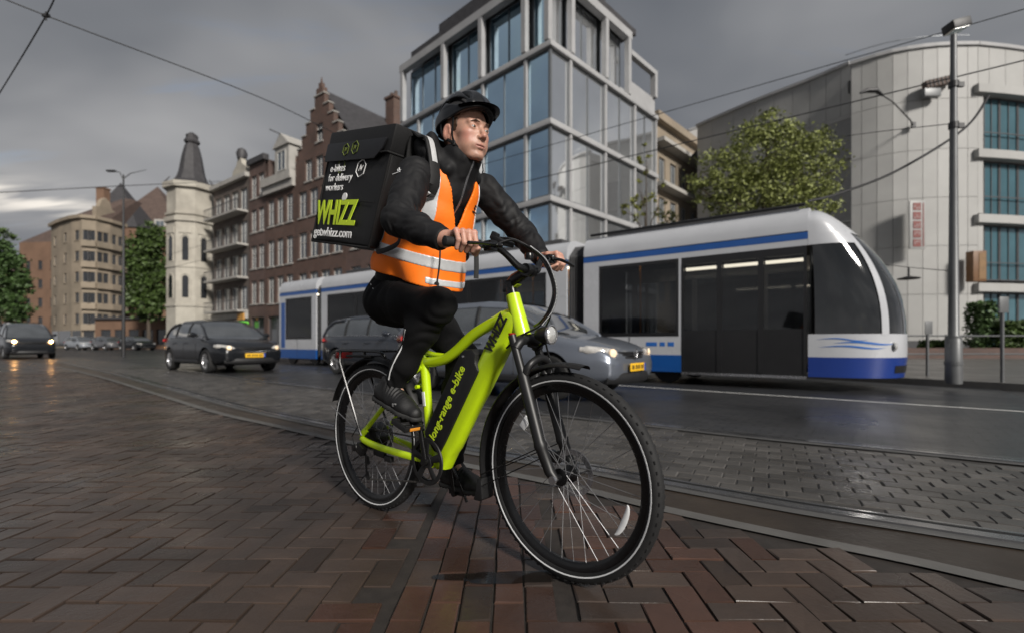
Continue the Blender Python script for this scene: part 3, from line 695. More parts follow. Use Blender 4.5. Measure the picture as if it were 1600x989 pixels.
# ------------------------------------------------------------------ distance-field modelling for body and clothes
class F3:
    def __init__(s, lo, hi, res):
        s.lo = np.array(lo, float); s.res = res
        n = np.ceil((np.array(hi) - s.lo) / res).astype(int) + 1
        ax = [(s.lo[i] + res * np.arange(n[i])).astype(np.float32) for i in range(3)]
        s.x, s.y, s.z = np.meshgrid(*ax, indexing='ij', sparse=True)
    def cap(s, a, b, ra, rb, sy=1.0):
        """tapered capsule, optionally wider along y by sy"""
        ay, by = a[1] / sy, b[1] / sy; y = s.y / sy
        d = (b[0] - a[0], by - ay, b[2] - a[2]); L = d[0] ** 2 + d[1] ** 2 + d[2] ** 2 + 1e-9
        px_, py_, pz_ = s.x - a[0], y - ay, s.z - a[2]
        t = np.clip((px_ * d[0] + py_ * d[1] + pz_ * d[2]) / L, 0, 1)
        return np.sqrt((px_ - t * d[0]) ** 2 + (py_ - t * d[1]) ** 2 + (pz_ - t * d[2]) ** 2) - (ra + (rb - ra) * t)
    def chain(s, pts, rad, k=0.02, sy=1.0):
        o = None
        for a, b, ra, rb in zip(pts[:-1], pts[1:], rad[:-1], rad[1:]):
            d = s.cap(a, b, ra, rb, sy); o = d if o is None else smin(o, d, k)
        return o
    def ell(s, c, r, m=None):
        X, Y, Z = s.x - c[0], s.y - c[1], s.z - c[2]
        if m is not None:
            m = m.transposed()
            X, Y, Z = (m[0][0] * X + m[0][1] * Y + m[0][2] * Z, m[1][0] * X + m[1][1] * Y + m[1][2] * Z, m[2][0] * X + m[2][1] * Y + m[2][2] * Z)
        k0 = np.sqrt((X / r[0]) ** 2 + (Y / r[1]) ** 2 + (Z / r[2]) ** 2); k1 = np.sqrt((X / r[0] ** 2) ** 2 + (Y / r[1] ** 2) ** 2 + (Z / r[2] ** 2) ** 2) + 1e-9
        return k0 * (k0 - 1) / k1
    def wob(s, freq, seed, n=5):
        rg = np.random.default_rng(seed); o = 0
        for i in range(n):
            k = rg.normal(size=3) * freq; o = o + np.sin(k[0] * s.x + k[1] * s.y + k[2] * s.z + rg.uniform(0, 6.28))
        return o / n * 1.6
    def along(s, a, b):
        d = Vector(b) - Vector(a); L = d.length; d.normalize()
        return (s.x - a[0]) * d.x + (s.y - a[1]) * d.y + (s.z - a[2]) * d.z
    def mesh(s, F):
        """surface nets -> verts, quads"""
        F = np.ascontiguousarray(F, dtype=np.float32); ins = F < 0
        nx, ny, nz = F.shape
        cnt = np.zeros((nx - 1, ny - 1, nz - 1), np.int8); offs = [(i, j, k) for i in (0, 1) for j in (0, 1) for k in (0, 1)]
        for i, j, k in offs: cnt += ins[i:nx - 1 + i, j:ny - 1 + j, k:nz - 1 + k]
        mask = (cnt > 0) & (cnt < 8); idx = np.argwhere(mask)
        vals = np.stack([F[idx[:, 0] + i, idx[:, 1] + j, idx[:, 2] + k] for i, j, k in offs], 1)
        O = np.array(offs, float); acc = np.zeros((len(idx), 3)); num = np.zeros(len(idx))
        for a in range(8):
            for b in range(a + 1, 8):
                if np.abs(O[a] - O[b]).sum() != 1: continue
                fa, fb = vals[:, a], vals[:, b]; x = (fa < 0) != (fb < 0)
                t = np.where(x, fa / np.where(x, fa - fb, 1), 0)
                acc += np.where(x[:, None], O[a] + (O[b] - O[a]) * t[:, None], 0); num += x
        V = s.lo + s.res * (idx + acc / num[:, None])
        lut = -np.ones(mask.shape, np.int64); lut[mask] = np.arange(len(idx))
        Q = []
        for ax in range(3):
            sl0 = [slice(None)] * 3; sl1 = [slice(None)] * 3; sl0[ax] = slice(0, -1); sl1[ax] = slice(1, None)
            ch_ = np.argwhere(ins[tuple(sl0)] != ins[tuple(sl1)])
            o1, o2 = [q for q in range(3) if q != ax]
            ok = (ch_[:, o1] > 0) & (ch_[:, o2] > 0) & (ch_[:, o1] < F.shape[o1] - 1) & (ch_[:, o2] < F.shape[o2] - 1); ch_ = ch_[ok]
            fl = ins[tuple(ch_.T)]
            def cell(a, b):
                c = ch_.copy(); c[:, o1] -= a; c[:, o2] -= b; return lut[tuple(c.T)]
            q = np.stack([cell(1, 1), cell(0, 1), cell(0, 0), cell(1, 0)], 1)
            flip = fl if ax != 1 else ~fl
            q[~flip] = q[~flip][:, ::-1]
            Q.append(q)
        return V, np.concatenate(Q)
def smin(a, b, k):
    h = np.clip(0.5 + 0.5 * (b - a) / k, 0, 1); return b + (a - b) * h - k * h * (1 - h)
def smax(a, b, k): return -smin(-a, -b, k)
def np_mesh(name, V, Q, material, relax=1):
    me = bpy.data.meshes.new(name); me.vertices.add(len(V)); me.vertices.foreach_set('co', np.asarray(V, np.float32).ravel())
    me.loops.add(Q.size); me.loops.foreach_set('vertex_index', Q.astype(np.int32).ravel())
    me.polygons.add(len(Q)); me.polygons.foreach_set('loop_start', np.arange(0, Q.size, 4, dtype=np.int32)); me.polygons.foreach_set('loop_total', np.full(len(Q), 4, np.int32))
    me.update(calc_edges=True); me.validate()
    me.polygons.foreach_set('use_smooth', [True] * len(me.polygons)); me.materials.append(material)
    return me
def relaxed(V, Q, it=2, lam=0.5):
    V = V.copy()
    for _ in range(it):
        acc = np.zeros_like(V); n = np.zeros(len(V))
        for k in range(4):
            a, b = Q[:, k], Q[:, (k + 1) % 4]
            np.add.at(acc, a, V[b]); np.add.at(acc, b, V[a]); np.add.at(n, a, 1); np.add.at(n, b, 1)
        V += lam * (acc / np.maximum(n, 1)[:, None] - V)
    return V
def sdf_part(name, g, F, material, parent, it=1):
    V, Q = g.mesh(F); V = relaxed(V, Q, it); return link(name, np_mesh(name, V, Q, material), parent)

# ------------------------------------------------------------------ the rider (bicycle coordinates: u forward, v to his left, w up)
M_skin = mat('skin', (0.5, 0.3, 0.22), 0.48, attr='tone', var=0.10, scale=45, bump=0.12, bscale=500, dist=0.0006)
M_skin.node_tree.nodes['Principled BSDF'].inputs['Subsurface Weight'].default_value = 0.12
M_skin.node_tree.nodes['Principled BSDF'].inputs['Subsurface Radius'].default_value = (0.008, 0.003, 0.0015)
M_hair = mat('brown_hair', (0.075, 0.040, 0.022), 0.6, var=0.35, scale=220, bump=0.6, bscale=700, dist=0.001)
M_jack = mat('black_nylon', (0.0045, 0.0045, 0.0055), 0.70, var=0.25, scale=14, bump=0.25, bscale=160, dist=0.0015, rvar=0.08, spec=0.36, crease=0.9, cscale=15)
M_trou = mat('black_trousers', (0.0040, 0.0040, 0.0045), 0.78, var=0.25, scale=22, bump=0.25, bscale=220, spec=0.25, crease=0.5, cscale=8)
M_vest = mat('orange_hi_vis', (1.0, 0.20, 0.006), 0.6, var=0.06, scale=10, bump=0.25, bscale=60, dist=0.002, crease=0.32, cscale=5)
M_band = mat('silver_reflective_tape', (0.60, 0.61, 0.62), 0.38, 0.25, var=0.08, scale=40, bump=0.15, bscale=90)
M_shoe = mat('black_shoe', (0.006, 0.006, 0.0065), 0.6, var=0.3, scale=40, bump=0.35, bscale=180)
M_sole = mat('shoe_sole', (0.018, 0.018, 0.018), 0.7, var=0.2, scale=40)
M_eyew = mat('eye_white', (0.26, 0.245, 0.23), 0.2, var=0.03)
M_iris = mat('iris', (0.06, 0.045, 0.035), 0.1, var=0.2, scale=200)
man = empty('person', BO, BRZ)
tag(man, 'person in orange hi-vis vest and black jacket riding the lime green bicycle', 'person')

J = dict(pel=(.185, 0, 1.01), wai=(.265, 0, 1.165), che=(.405, 0, 1.335), upc=(.505, 0, 1.445), nek=(.560, 0, 1.515),
         hR=(.205, -.088, .995), hL=(.20, .088, .995), kR=(.578, -.105, .958), kL=(.500, .105, .745), aR=(.318, -.118, .640), aL=(.430, .118, .285),
         sR=(.535, -.185, 1.462), sL=(.550, .185, 1.492), eR=(.605, -.318, 1.250), eL=(.655, .338, 1.305), wR=(.800, -.288, 1.160), wL=(.800, .288, 1.168))
HO = Vector((.632, 0, 1.655))                            # head origin, between the eyes' level
HM = Matrix.Translation(HO) @ Matrix.Rotation(R(-5), 4, 'Z') @ Matrix.Rotation(R(2), 4, 'Y')

# --- head (head coordinates: x forward, y left, z up)
g = F3((-.135, -.115, -.235), (.135, .115, .135), .0027)
hd = g.ell((-.016, 0, .032), (.098, .077, .090))
hd = smin(hd, g.ell((.030, 0, -.028), (.060, .060, .078)), .03)
for s_ in (-1, 1):
    hd = smin(hd, g.chain([(-.020, s_ * .060, -.035), (.000, s_ * .052, -.078), (.058, s_ * .020, -.104)], [.016, .014, .014], .02), .025)
    hd = smin(hd, g.ell((.050, s_ * .042, -.022), (.024, .022, .018)), .018)
    hd = smin(hd, g.ell((.040, s_ * .036, -.060), (.034, .026, .032)), .02)
hd = smin(hd, g.ell((.068, 0, -.101), (.019, .022, .016)), .016)
hd = smin(hd, g.chain([(.071, -.045, .019), (.085, -.014, .022), (.085, .014, .022), (.071, .045, .019)], [.0075] * 4, .01), .016)
for s_ in (-1, 1):
    hd = smax(hd, -g.ell((.094, s_ * .033, .000), (.017, .019, .0115)), .012)
    lid = g.ell((.0705, s_ * .033, -.001), (.0165, .0165, .0145))
    hd = smin(hd, lid, .005)
    hd = smax(hd, -g.ell((.088, s_ * .033, -.001), (.012, .0135, .0029)), .002)
hd = smin(hd, g.chain([(.080, 0, .012), (.094, 0, -.012), (.104, 0, -.032)], [.0075, .0072, .0095], .008), .010)
hd = smin(hd, g.ell((.104, 0, -.0355), (.0115, .0115, .0095)), .007)
for s_ in (-1, 1):
    hd = smin(hd, g.ell((.0925, s_ * .0125, -.0395), (.0105, .0070, .0075)), .006)
    hd = smax(hd, -g.ell((.0965, s_ * .0065, -.0465), (.0055, .0032, .0045)), .003)
hd = smin(hd, g.ell((.074, 0, -.064), (.017, .031, .022)), .014)
hd = smin(hd, g.chain([(.0745, -.0265, -.0700), (.0885, -.006, -.0655), (.0880, 0, -.0662), (.0885, .006, -.0655), (.0745, .0265, -.0700)], [.0026, .0042, .0040, .0042, .0026], .004), .004)
hd = smin(hd, g.chain([(.0750, -.0245, -.0715), (.0865, -.007, -.0770), (.0865, .007, -.0770), (.0750, .0245, -.0715)], [.0026, .0048, .0048, .0026], .004), .004)
hd = smax(hd, -g.ell((.088, 0, -.0708), (.014, .0225, .0012)), .0022)
hd = smax(hd, -g.ell((.092, 0, -.0895), (.008, .018, .0045)), .008)
for s_ in (-1, 1):
    em = Matrix.Rotation(R(12), 3, 'Y') @ Matrix.Rotation(s_ * R(-18), 3, 'Z')
    ear = g.ell((-.022, s_ * .084, -.010), (.020, .0080, .033), em)
    ear = smax(ear, -g.ell((-.016, s_ * .092, -.008), (.0115, .007, .021), em), .004)
    ear = smin(ear, g.ell((-.006, s_ * .079, -.014), (.006, .006, .010)), .004)
    hd = smin(hd, ear, .006)
hd = smin(hd, g.chain([(-.030, 0, -.055), (-.050, 0, -.125), (-.060, 0, -.165)], [.056, .053, .050], .02), .03)
Vh, Qh = g.mesh(hd); Vh = relaxed(Vh, Qh, 1, .4)
ht = np.tile(np.array([[.47, .262, .190]]), (len(Vh), 1))
def blot(c, r, col, amt):
    d = np.sqrt((((Vh - np.array(c)) / np.array(r)) ** 2).sum(1)); w_ = np.clip(1.4 - d, 0, 1)[:, None] * amt
    ht[:] = ht * (1 - w_) + np.array(col) * w_
for s_ in (-1, 1):
    blot((.06, s_ * .048, -.035), (.03, .025, .028), (.46, .185, .140), .7); blot((-.02, s_ * .09, -.01), (.03, .02, .04), (.48, .20, .15), .5)
    blot((.085, s_ * .033, .0), (.014, .018, .007), (.30, .15, .115), .5)
blot((.107, 0, -.038), (.014, .016, .012), (.47, .19, .145), .6)
blot((.07, 0, -.10), (.045, .06, .028), (.36, .215, .165), .45); blot((.09, 0, -.054), (.02, .03, .008), (.38, .22, .17), .35)
lips = (np.abs(Vh[:, 2] + .0715) < .0125) & (Vh[:, 0] > .073) & (np.abs(Vh[:, 1]) < .026) & (np.abs(Vh[:, 2] + .0712) < .0085 - .2 * np.abs(Vh[:, 1]) + .002)
ht[lips] = ht[lips] * .35 + np.array([.40, .16, .135]) * .55
HMn = np.array(HM)
Vh = Vh @ HMn[:3, :3].T + HMn[:3, 3]
# --- hands, fingers closed round the grips
def hand(s_):
    ga, gb = GA.copy(), GB.copy(); ga.y *= s_; gb.y *= s_
    ax = (gb - ga).normalized(); fw = Vector((1, 0, 0)); fw = (fw - ax * ax.dot(fw)).normalized(); up_ = Vector((0, 0, 1))
    c0 = ga.lerp(gb, .52)
    P = lambda a, ang_, r: c0 + ax * a + fw * (r * math.cos(R(ang_))) + up_ * (r * math.sin(R(ang_)))
    gg = F3(tuple(c0 - Vector((.16, .10, .085))), tuple(c0 + Vector((.085, .10, .095))), .0024)
    T = lambda v: (v.x, v.y, v.z)
    kn = [P(-.034, 128, .037), P(-.012, 124, .041), P(.011, 122, .042), P(.033, 124, .039)]
    wr = Vector(J['wR' if s_ < 0 else 'wL'])
    fo = None
    for i, k_ in enumerate(kn):
        a = -.034 + .0225 * i; L = (.86, .98, 1.0, .95)[i]; r = (.0090, .0101, .0104, .0102)[i]
        j1 = P(a * .98, 128 - 66 * L, .0375); j2 = P(a * .97, 128 - 140 * L, .0275); tip = P(a * .96, 128 - 215 * L, .0255)
        f_ = gg.chain([T(k_), T(j1), T(j2), T(tip)], [r * 1.12, r, r * .93, r * .82], .004)
        f_ = smin(f_, gg.ell(T(j1), (r * 1.12,) * 3), .004)
        fo = f_ if fo is None else smin(fo, f_, .0022)
    pal = None
    for i, k_ in enumerate(kn):
        b0 = wr.lerp(k_, .14) + ax * ((i - 1.5) * .009)
        d = gg.cap(T(b0), T(k_), .019, .0128); pal = d if pal is None else smin(pal, d, .012)
    d = gg.cap(T(wr + (wr - c0).normalized() * .05), T(wr + (c0 - wr).normalized() * .02), .027, .026, 1.0); pal = smin(pal, d, .02)
    th0 = wr.lerp(P(.03, 170, .03), .45) + ax * .012; th1 = P(.043, 195, .030); th2 = P(.050, 262, .029); th3 = P(.046, 318, .028)
    th = gg.chain([T(th0), T(th1), T(th2), T(th3)], [.016, .0125, .0108, .0092], .006)
    hnd = smin(smin(pal, fo, .006), th, .007)
    bar_ = gg.cap(T(ga), T(gb), .0150, .0150); hnd = smax(hnd, -bar_, .002)
    V, Q = gg.mesh(hnd); V = relaxed(V, Q, 1, .4)
    t_ = np.tile(np.array([[.50, .275, .205]]), (len(V), 1))
    for i, k_ in enumerate(kn):
        for q, am in ((k_, .5), (P(-.034 + .0225 * i, 62, .04), .5)):
            w_ = np.clip(1.5 - np.linalg.norm(V - np.array(q), axis=1) / .010, 0, 1)[:, None] * am; t_ = t_ * (1 - w_) + np.array([.50, .20, .155]) * w_
    return V, Q, t_
parts = [(Vh, Qh, ht), hand(-1), hand(1)]
# --- the rest of the body, under the clothes
gb_ = F3((-.02, -.40, .10), (.90, .40, 1.56), .013)
bd = gb_.chain([J['pel'], J['wai'], J['che'], J['upc']], [.078, .076, .084, .068], .05, 1.2)
bd = smin(bd, gb_.cap((.50, 0, 1.45), (.572, 0, 1.55), .055, .050), .04)
for q in 'RL':
    bd = smin(bd, gb_.chain([J['s' + q], J['e' + q], J['w' + q]], [.042, .034, .025], .03), .04)
    bd = smin(bd, gb_.chain([J['h' + q], J['k' + q], J['a' + q]], [.070, .044, .022], .03), .05)
    a = J['a' + q]; bd = smin(bd, gb_.cap(a, (a[0] + .05, a[1], a[2] - .07), .022, .018), .02)
Vb, Qb = gb_.mesh(bd); parts.append((Vb, Qb, np.tile(np.array([[.5, .3, .22]]), (len(Vb), 1))))
o_ = 0; VV, QQ, TT = [], [], []
for V, Q, t_ in parts: VV.append(V); QQ.append(Q + o_); TT.append(t_); o_ += len(V)
VV, QQ, TT = np.concatenate(VV), np.concatenate(QQ), np.concatenate(TT)
bme = np_mesh('body', VV, QQ, M_skin)
at_ = bme.color_attributes.new('tone', 'FLOAT_COLOR', 'POINT'); at_.data.foreach_set('color', np.concatenate([TT, np.ones((len(TT), 1))], 1).astype(np.float32).ravel())
link('body', bme, man)
# eyes, brows, hair
for s_ in (-1, 1):
    e = MB().lathe([(0, -.0125)] + [(.0125 * math.sin(t_), -.0125 * math.cos(t_)) for t_ in [math.pi * k / 10 for k in range(1, 10)]] + [(0, .0125)], (0, 0, 0), 'x', 16).xf(HM @ Matrix.Translation((.0735, s_ * .033, -.001))).build('eye', M_eyew, man, smooth='full')
    MB().lathe([(0, .0128), (.004, .0126), (.0056, .0116), (.0056, .0105), (0, .0105)], (0, 0, 0), 'x', 14).xf(HM @ Matrix.Translation((.0735, s_ * .033, -.001)) @ Matrix.Rotation(R(4), 4, 'Z')).build('iris', M_iris, e, smooth=True)
gh = F3((-.13, -.10, -.075), (.11, .10, .13), .0032)
hr = np.minimum(gh.ell((-.016, 0, .032), (.1015, .0805, .0935)), gh.ell((-.035, 0, -.01), (.072, .0745, .062)))
hr = np.maximum(hr, -(gh.ell((-.016, 0, .030), (.094, .0735, .086))))
keep = np.minimum(np.maximum(gh.x - .035, -(gh.z - .045)), np.maximum(gh.x + .036 - .25 * (gh.z + .02), -gh.z - .065))
side = np.maximum(np.maximum(np.abs(gh.x - .012) - .014, np.abs(gh.z - .012) - .028), .05 - np.abs(gh.y))
hr = np.maximum(hr + gh.wob(160, 3) * .0012, np.minimum(keep, side))
for s_ in (-1, 1): hr = np.minimum(hr, gh.chain([(.0955, s_ * .014, .0190), (.0922, s_ * .032, .0222), (.0775, s_ * .050, .0165)], [.0024, .0030, .0015], .003) + 0 * gh.x)
Vq, Qq = gh.mesh(hr); Vq = Vq @ HMn[:3, :3].T + HMn[:3, 3]
link('hair', np_mesh('hair', Vq, Qq, M_hair), man)

def on_surf0(gg, F, p, d, n=160, step=.003):
    p = Vector(p); d = Vector(d).normalized()
    for i in range(n):
        ii = tuple(int(round((p[k] - gg.lo[k]) / gg.res)) for k in range(3))
        if all(0 <= c < F.shape[k] for k, c in enumerate(ii)) and F[ii] < 0.001: return p
        p = p + d * step
    return p
# --- jacket
def fold_noise(gg, freq, seed): return gg.wob(freq, seed)
gj = F3((.02, -.415, 1.00), (.86, .425, 1.70), .0050)
tor = gj.chain([J['pel'], J['wai'], J['che'], J['upc']], [.112, .110, .124, .108], .06, 1.24)
tor = smin(tor, gj.cap((.40, 0, 1.42), (.52, 0, 1.50), .09, .075, 1.2), .05)
def sleeve(gg, q):
    s0, e0, w0 = J['s' + q], J['e' + q], J['w' + q]
    sg = -1 if q == 'R' else 1
    d = gg.chain([s0, tuple(Vector(s0).lerp(Vector(e0), .5)), e0, tuple(Vector(e0).lerp(Vector(w0), .5)), w0], [.070, .061, .057, .050, .040], .025)
    t1 = gg.along(s0, e0); t2 = gg.along(e0, w0); n_ = gg.wob(22, 11 + sg)
    near_e = np.exp(-(((gg.x - e0[0]) ** 2 + (gg.y - e0[1]) ** 2 + (gg.z - e0[2]) ** 2) / .011))
    n2 = gg.wob(45, 61 + sg); fold = np.sqrt(np.abs(np.sin(t1 * 66 + 3.6 * n_ + 1.0 * n2))) * .6 + np.sqrt(np.abs(np.sin(t2 * 62 + 3.8 * n_ + 1.1 * n2))) * .6 - .8
    d = d - .0080 * fold * (0.45 + .8 * near_e) - .0045 * n2 * n_
    cut = gg.along(w0, tuple(Vector(w0) + (Vector(w0) - Vector(e0)))) - .012      # cuff end
    return np.maximum(d, cut)
jk = tor - .0035 * gj.wob(20, 4)
for q in 'RL': jk = smin(jk, sleeve(gj, q), .035)
# collar and the bunched hood
nk = gj.chain([(.545, 0, 1.49), (.602, 0, 1.562)], [.092, .082], .02)
jk = smin(jk, np.maximum(nk, -(gj.chain([(.54, 0, 1.50), (.61, 0, 1.62)], [.066, .070], .02))), .02)
hood = gj.chain([(.60, -.085, 1.500), (.545, -.108, 1.555), (.490, -.085, 1.605), (.465, 0, 1.622), (.490, .085, 1.605), (.545, .108, 1.555), (.60, .085, 1.500)], [.024, .038, .048, .052, .048, .038, .024], .03)
hood = smin(hood, gj.chain([(.46, -.06, 1.55), (.44, 0, 1.56), (.46, .06, 1.55)], [.05, .05, .05], .03), .03) - .010 * gj.wob(34, 8)
jk = smin(jk, hood, .018)
jk = np.maximum(jk, (1.09 - .325 * (gj.x - .1)) - gj.z)
sdf_part('jacket', gj, jk, M_jack, man, 1)
# zip, collar tabs, shoulder mark
MB().sweep([on_surf0(gj, jk, (.80, -.006, w_), (-1, 0, 0)) for w_ in (1.545, 1.52, 1.49, 1.46, 1.42, 1.38, 1.34, 1.30)], [(.003, .005)] * 8, 8, up=(1, 0, 0)).build('zip', M_chr, man, smooth=True)
for du, dw, sx, sz in ((-.012, 0, .022, .003), (.012, .002, .016, .003), (-.006, .009, .004, .009), (.002, .010, .004, .011), (.010, .009, .004, .008), (.0, -.006, .045, .0025)):
    q_ = on_surf0(gj, jk, (.532 + du, -.41, 1.452 + dw), (0, 1, 0)); MB().box(q_ + Vector((0, -.002, 0)), (sx, .003, sz)).build('shoulder_mark', M_refl, man)
# --- vest
gv = F3((.0, -.235, .98), (.68, .235, 1.575), .0043)
tv = gv.chain([J['pel'], J['wai'], J['che'], J['upc']], [.112, .110, .124, .108], .06, 1.24)
tv = smin(tv, gv.cap((.40, 0, 1.42), (.52, 0, 1.50), .09, .075, 1.2), .05)
tv = smin(tv, gv.chain([(.465, 0, 1.33), (.425, 0, 1.16), (.415, 0, 1.06)], [.112, .104, .104], .05, 1.16), .05)
folds = np.sin(gv.z * 34 + gv.x * 30 + 2.2 * gv.wob(11, 31)) * .006 * np.clip((1.36 - gv.z) / .2, 0, 1) + .004 * gv.wob(17, 32)
shell_o = tv - .017 - folds
hem = gv.z - (1.196 - .325 * gv.x)                       # height above the hem
def arm_cut(gg, q):
    s0, e0 = Vector(J['s' + q]), Vector(J['e' + q]); sg = -1 if q == 'R' else 1
    a = s0 + Vector((0, sg * .012, .0)); return gg.cap(tuple(a + Vector((0, sg * .03, .06))), tuple(s0.lerp(e0, .8) + Vector((0, sg * .04, 0))), .070, .074)
def vest_cut(F):
    F = np.maximum(F, -hem)
    for q in 'RL': F = smax(F, -arm_cut(gv, q), .012)
    vee = np.maximum(np.abs(gv.y + .012) - np.clip((gv.z - 1.265) * .36, -.01, .082), -(gv.x - .45))
    F = np.maximum(F, -vee)
    F = np.maximum(F, -(gv.chain([(.50, 0, 1.47), (.60, 0, 1.60)], [.090, .10], .02)))
    return F
vs_ = vest_cut(np.maximum(shell_o, -(tv - .006 - folds)))
sdf_part('vest', gv, vs_, M_vest, man, 1)
def vband(name, region):
    sdf_part(name, gv, np.maximum(vest_cut(np.maximum(shell_o - .0028, -(shell_o + .004))), region), M_band, man, 3)
vband('reflective_band', np.abs(hem - .108) - .026)
vband('reflective_band', np.maximum(np.maximum(np.abs(hem - .030) - .016, np.abs(gv.y + .0) - .12), .50 - gv.x))
for s_ in (-1, 1):
    vband('reflective_band', np.maximum(np.abs(gv.y * s_ - .128) - .021, 1.24 - gv.z))
# --- chest emblem and jacket mark: a bee-like dot cluster over a short dark bar
def on_vest(v, w):
    best = None
    F = shell_o
    iy = int(round((v - gv.lo[1]) / gv.res)); iz = int(round((w - gv.lo[2]) / gv.res))
    col_ = F[:, iy, iz]; i = np.argwhere(col_ < 0).max(); return gv.lo[0] + gv.res * i
for dv, dw, sz in ((.0, .012, (.003, .012, .008)), (.004, .002, (.003, .009, .006)), (-.006, .004, (.003, .006, .006)), (0, -.012, (.003, .040, .005))):
    v_, w_ = .088 + dv, 1.375 + dw
    MB().box((on_vest(v_, w_) + .004, v_, w_), sz, Matrix.Rotation(R(24), 3, 'Z')).build('vest_emblem', M_blkp, man)
# --- trousers
gt = F3((.02, -.24, .24), (.68, .24, 1.13), .0062)
tr = gt.chain([(.175, 0, 1.055), (.185, 0, .985)], [.106, .108], .03, 1.28)
def leg(gg, q):
    h0, k0, a0 = J['h' + q], J['k' + q], J['a' + q]; sg = -1 if q == 'R' else 1
    mid = Vector(h0).lerp(Vector(k0), .5); calf = Vector(k0).lerp(Vector(a0), .32) + Vector((-.018, 0, 0)); low = Vector(k0).lerp(Vector(a0), .75)
    d = gg.chain([h0, tuple(mid), k0, tuple(calf), tuple(low), a0], [.098, .082, .064, .060, .047, .044], .045)
    n_ = gg.wob(16, 40 + sg); t2 = gg.along(k0, a0); t1 = gg.along(h0, k0)
    ne = np.exp(-(((gg.x - k0[0] + .04) ** 2 + (gg.y - k0[1]) ** 2 + (gg.z - k0[2] + .05) ** 2) / .012)); na = np.exp(-(((gg.x - a0[0]) ** 2 + (gg.z - a0[2] - .03) ** 2) / .006))
    nh = np.exp(-(((gg.x - h0[0] - .07) ** 2 + (gg.z - h0[2] - .06) ** 2) / .010))
    d = d - (.010 * (np.abs(np.sin(t2 * 48 + 3.5 * n_)) - .5)) * (ne + na) - .009 * (np.abs(np.sin(t1 * 44 + 3 * n_)) - .5) * nh - .0030 * gg.wob(24, 44 + sg)
    cut = gg.along(a0, tuple(Vector(a0) + (Vector(a0) - Vector(k0)))) - .012
    return np.maximum(d, cut)
for q in 'RL': tr = smin(tr, leg(gt, q), .04)
tr = np.maximum(tr, gt.z - 1.115 + 0 * gt.x)
sdf_part('trousers', gt, tr, M_trou, man, 2)
# reflective piping down the right leg, pocket seams
def on_surf(gg, F, p, d, n=60, step=.004):
    p = Vector(p); d = Vector(d).normalized()
    for i in range(n):
        ii = tuple(int(round((p[k] - gg.lo[k]) / gg.res)) for k in range(3))
        if any(c < 0 or c >= F.shape[k] for k, c in enumerate(ii)): return p
        if F[ii] < 0.001: return p
        p = p + d * step
    return p
pts = [on_surf(gt, tr, (u_, -.23, w_), (0, 1, 0)) for u_, w_ in ((.462, .862), (.425, .80), (.395, .745), (.360, .695), (.335, .655))]
MB().sweep(smooth_path(pts, 4), .0028, 6).build('leg_piping', M_refl, man, smooth=True)
for a, b in (((.20, 1.075), (.235, 1.045)), ((.205, 1.066), (.232, 1.040))):
    q0, q1 = on_surf(gt, tr, (a[0], -.235, a[1]), (0, 1, 0)), on_surf(gt, tr, (b[0], -.235, b[1]), (0, 1, 0))
    MB().sweep([q0, q1], .0015, 6).build('pocket_trim', M_refl, man)
# --- shoes
def shoe(q, toe, heel, v):
    a0 = J['a' + q]; sg = -1 if q == 'R' else 1
    t_, h_ = Vector((toe[0], v, toe[1])), Vector((heel[0], v, heel[1])); ax = (t_ - h_).normalized(); up_ = Vector((-ax.z, 0, ax.x)); L = (t_ - h_).length
    P = lambda a, b, c=0: tuple(h_ + ax * (a * L) + up_ * b + Vector((0, c, 0)))
    lo = [min(h_.x, t_.x) - .06, v - .075, min(h_.z, t_.z) - .05]; hi = [max(h_.x, t_.x) + .06, v + .075, max(a0[2] + .06, h_.z + .16)]
    gs = F3(lo, hi, .0034)
    up0 = gs.chain([P(.13, .048), P(.42, .046), P(.70, .040, sg * -.004), P(.90, .033, sg * -.008)], [.037, .037, .037, .027], .02, 1.12)
    up0 = smin(up0, gs.chain([P(.22, .060), P(.26, .105)], [.043, .041], .02), .03)
    up0 = smin(up0, gs.cap(P(.30, .085), P(.62, .055), .034, .030), .02)
    lac = gs.along(P(.3, .05), P(.8, .05))
    hgt = (gs.x - h_.x) * up_.x + (gs.z - h_.z) * up_.z
    top = np.exp(-((lac - .04) ** 2) / .0022) * np.clip((hgt - .06) / .02, 0, 1)
    up0 = up0 - .003 * np.sin(lac * 420) * top - .0015 * gs.wob(90, 51)
    up0 = np.maximum(up0, .020 - hgt)
    up0 = np.maximum(up0, hgt - .125)
    sh = empty('shoe'); sh.parent = man
    sdf_part('upper', gs, up0, M_shoe, sh, 1)
    so = gs.chain([P(.12, .016), P(.45, .014), P(.70, .014, sg * -.004), P(.92, .018, sg * -.008)], [.040, .037, .041, .028], .02, 1.1)
    so = smax(so, np.maximum(.002 - hgt, hgt - .026), .004) 
    al = gs.along(P(0, 0), P(1, 0)); so = np.maximum(so, -np.maximum(np.sin(al * 330) * .004 - .001, hgt - .009))
    sdf_part('sole', gs, so, M_sole, sh, 1)
    for k in range(5):
        c = Vector(P(.40 + .075 * k, .092 - .010 * k)); MB().sweep([c + Vector((0, -.024, -.006)), c + Vector((0, 0, .004)), c + Vector((0, .024, -.006))], .0028, 6).build('lace', M_refl if False else M_blkp, sh, smooth=True)
    MB().box(P(.62, .045, sg * .040), (.03, .006, .016)).build('shoe_patch', mat('shoe_patch', (.25, .25, .25), .5), sh, bevel=.003)
    MB().sweep([Vector(a0).lerp(Vector(J['k' + q]), .22), Vector(a0), Vector(P(.25, .095)), Vector(P(.30, .06))], [.041, .042, .041, .036], 14).build('sock', M_trou, sh, smooth=True)
    return sh
shoe('R', (.468, .478), (.196, .560), -.128)
shoe('L', (.628, .150), (.345, .148), .128)

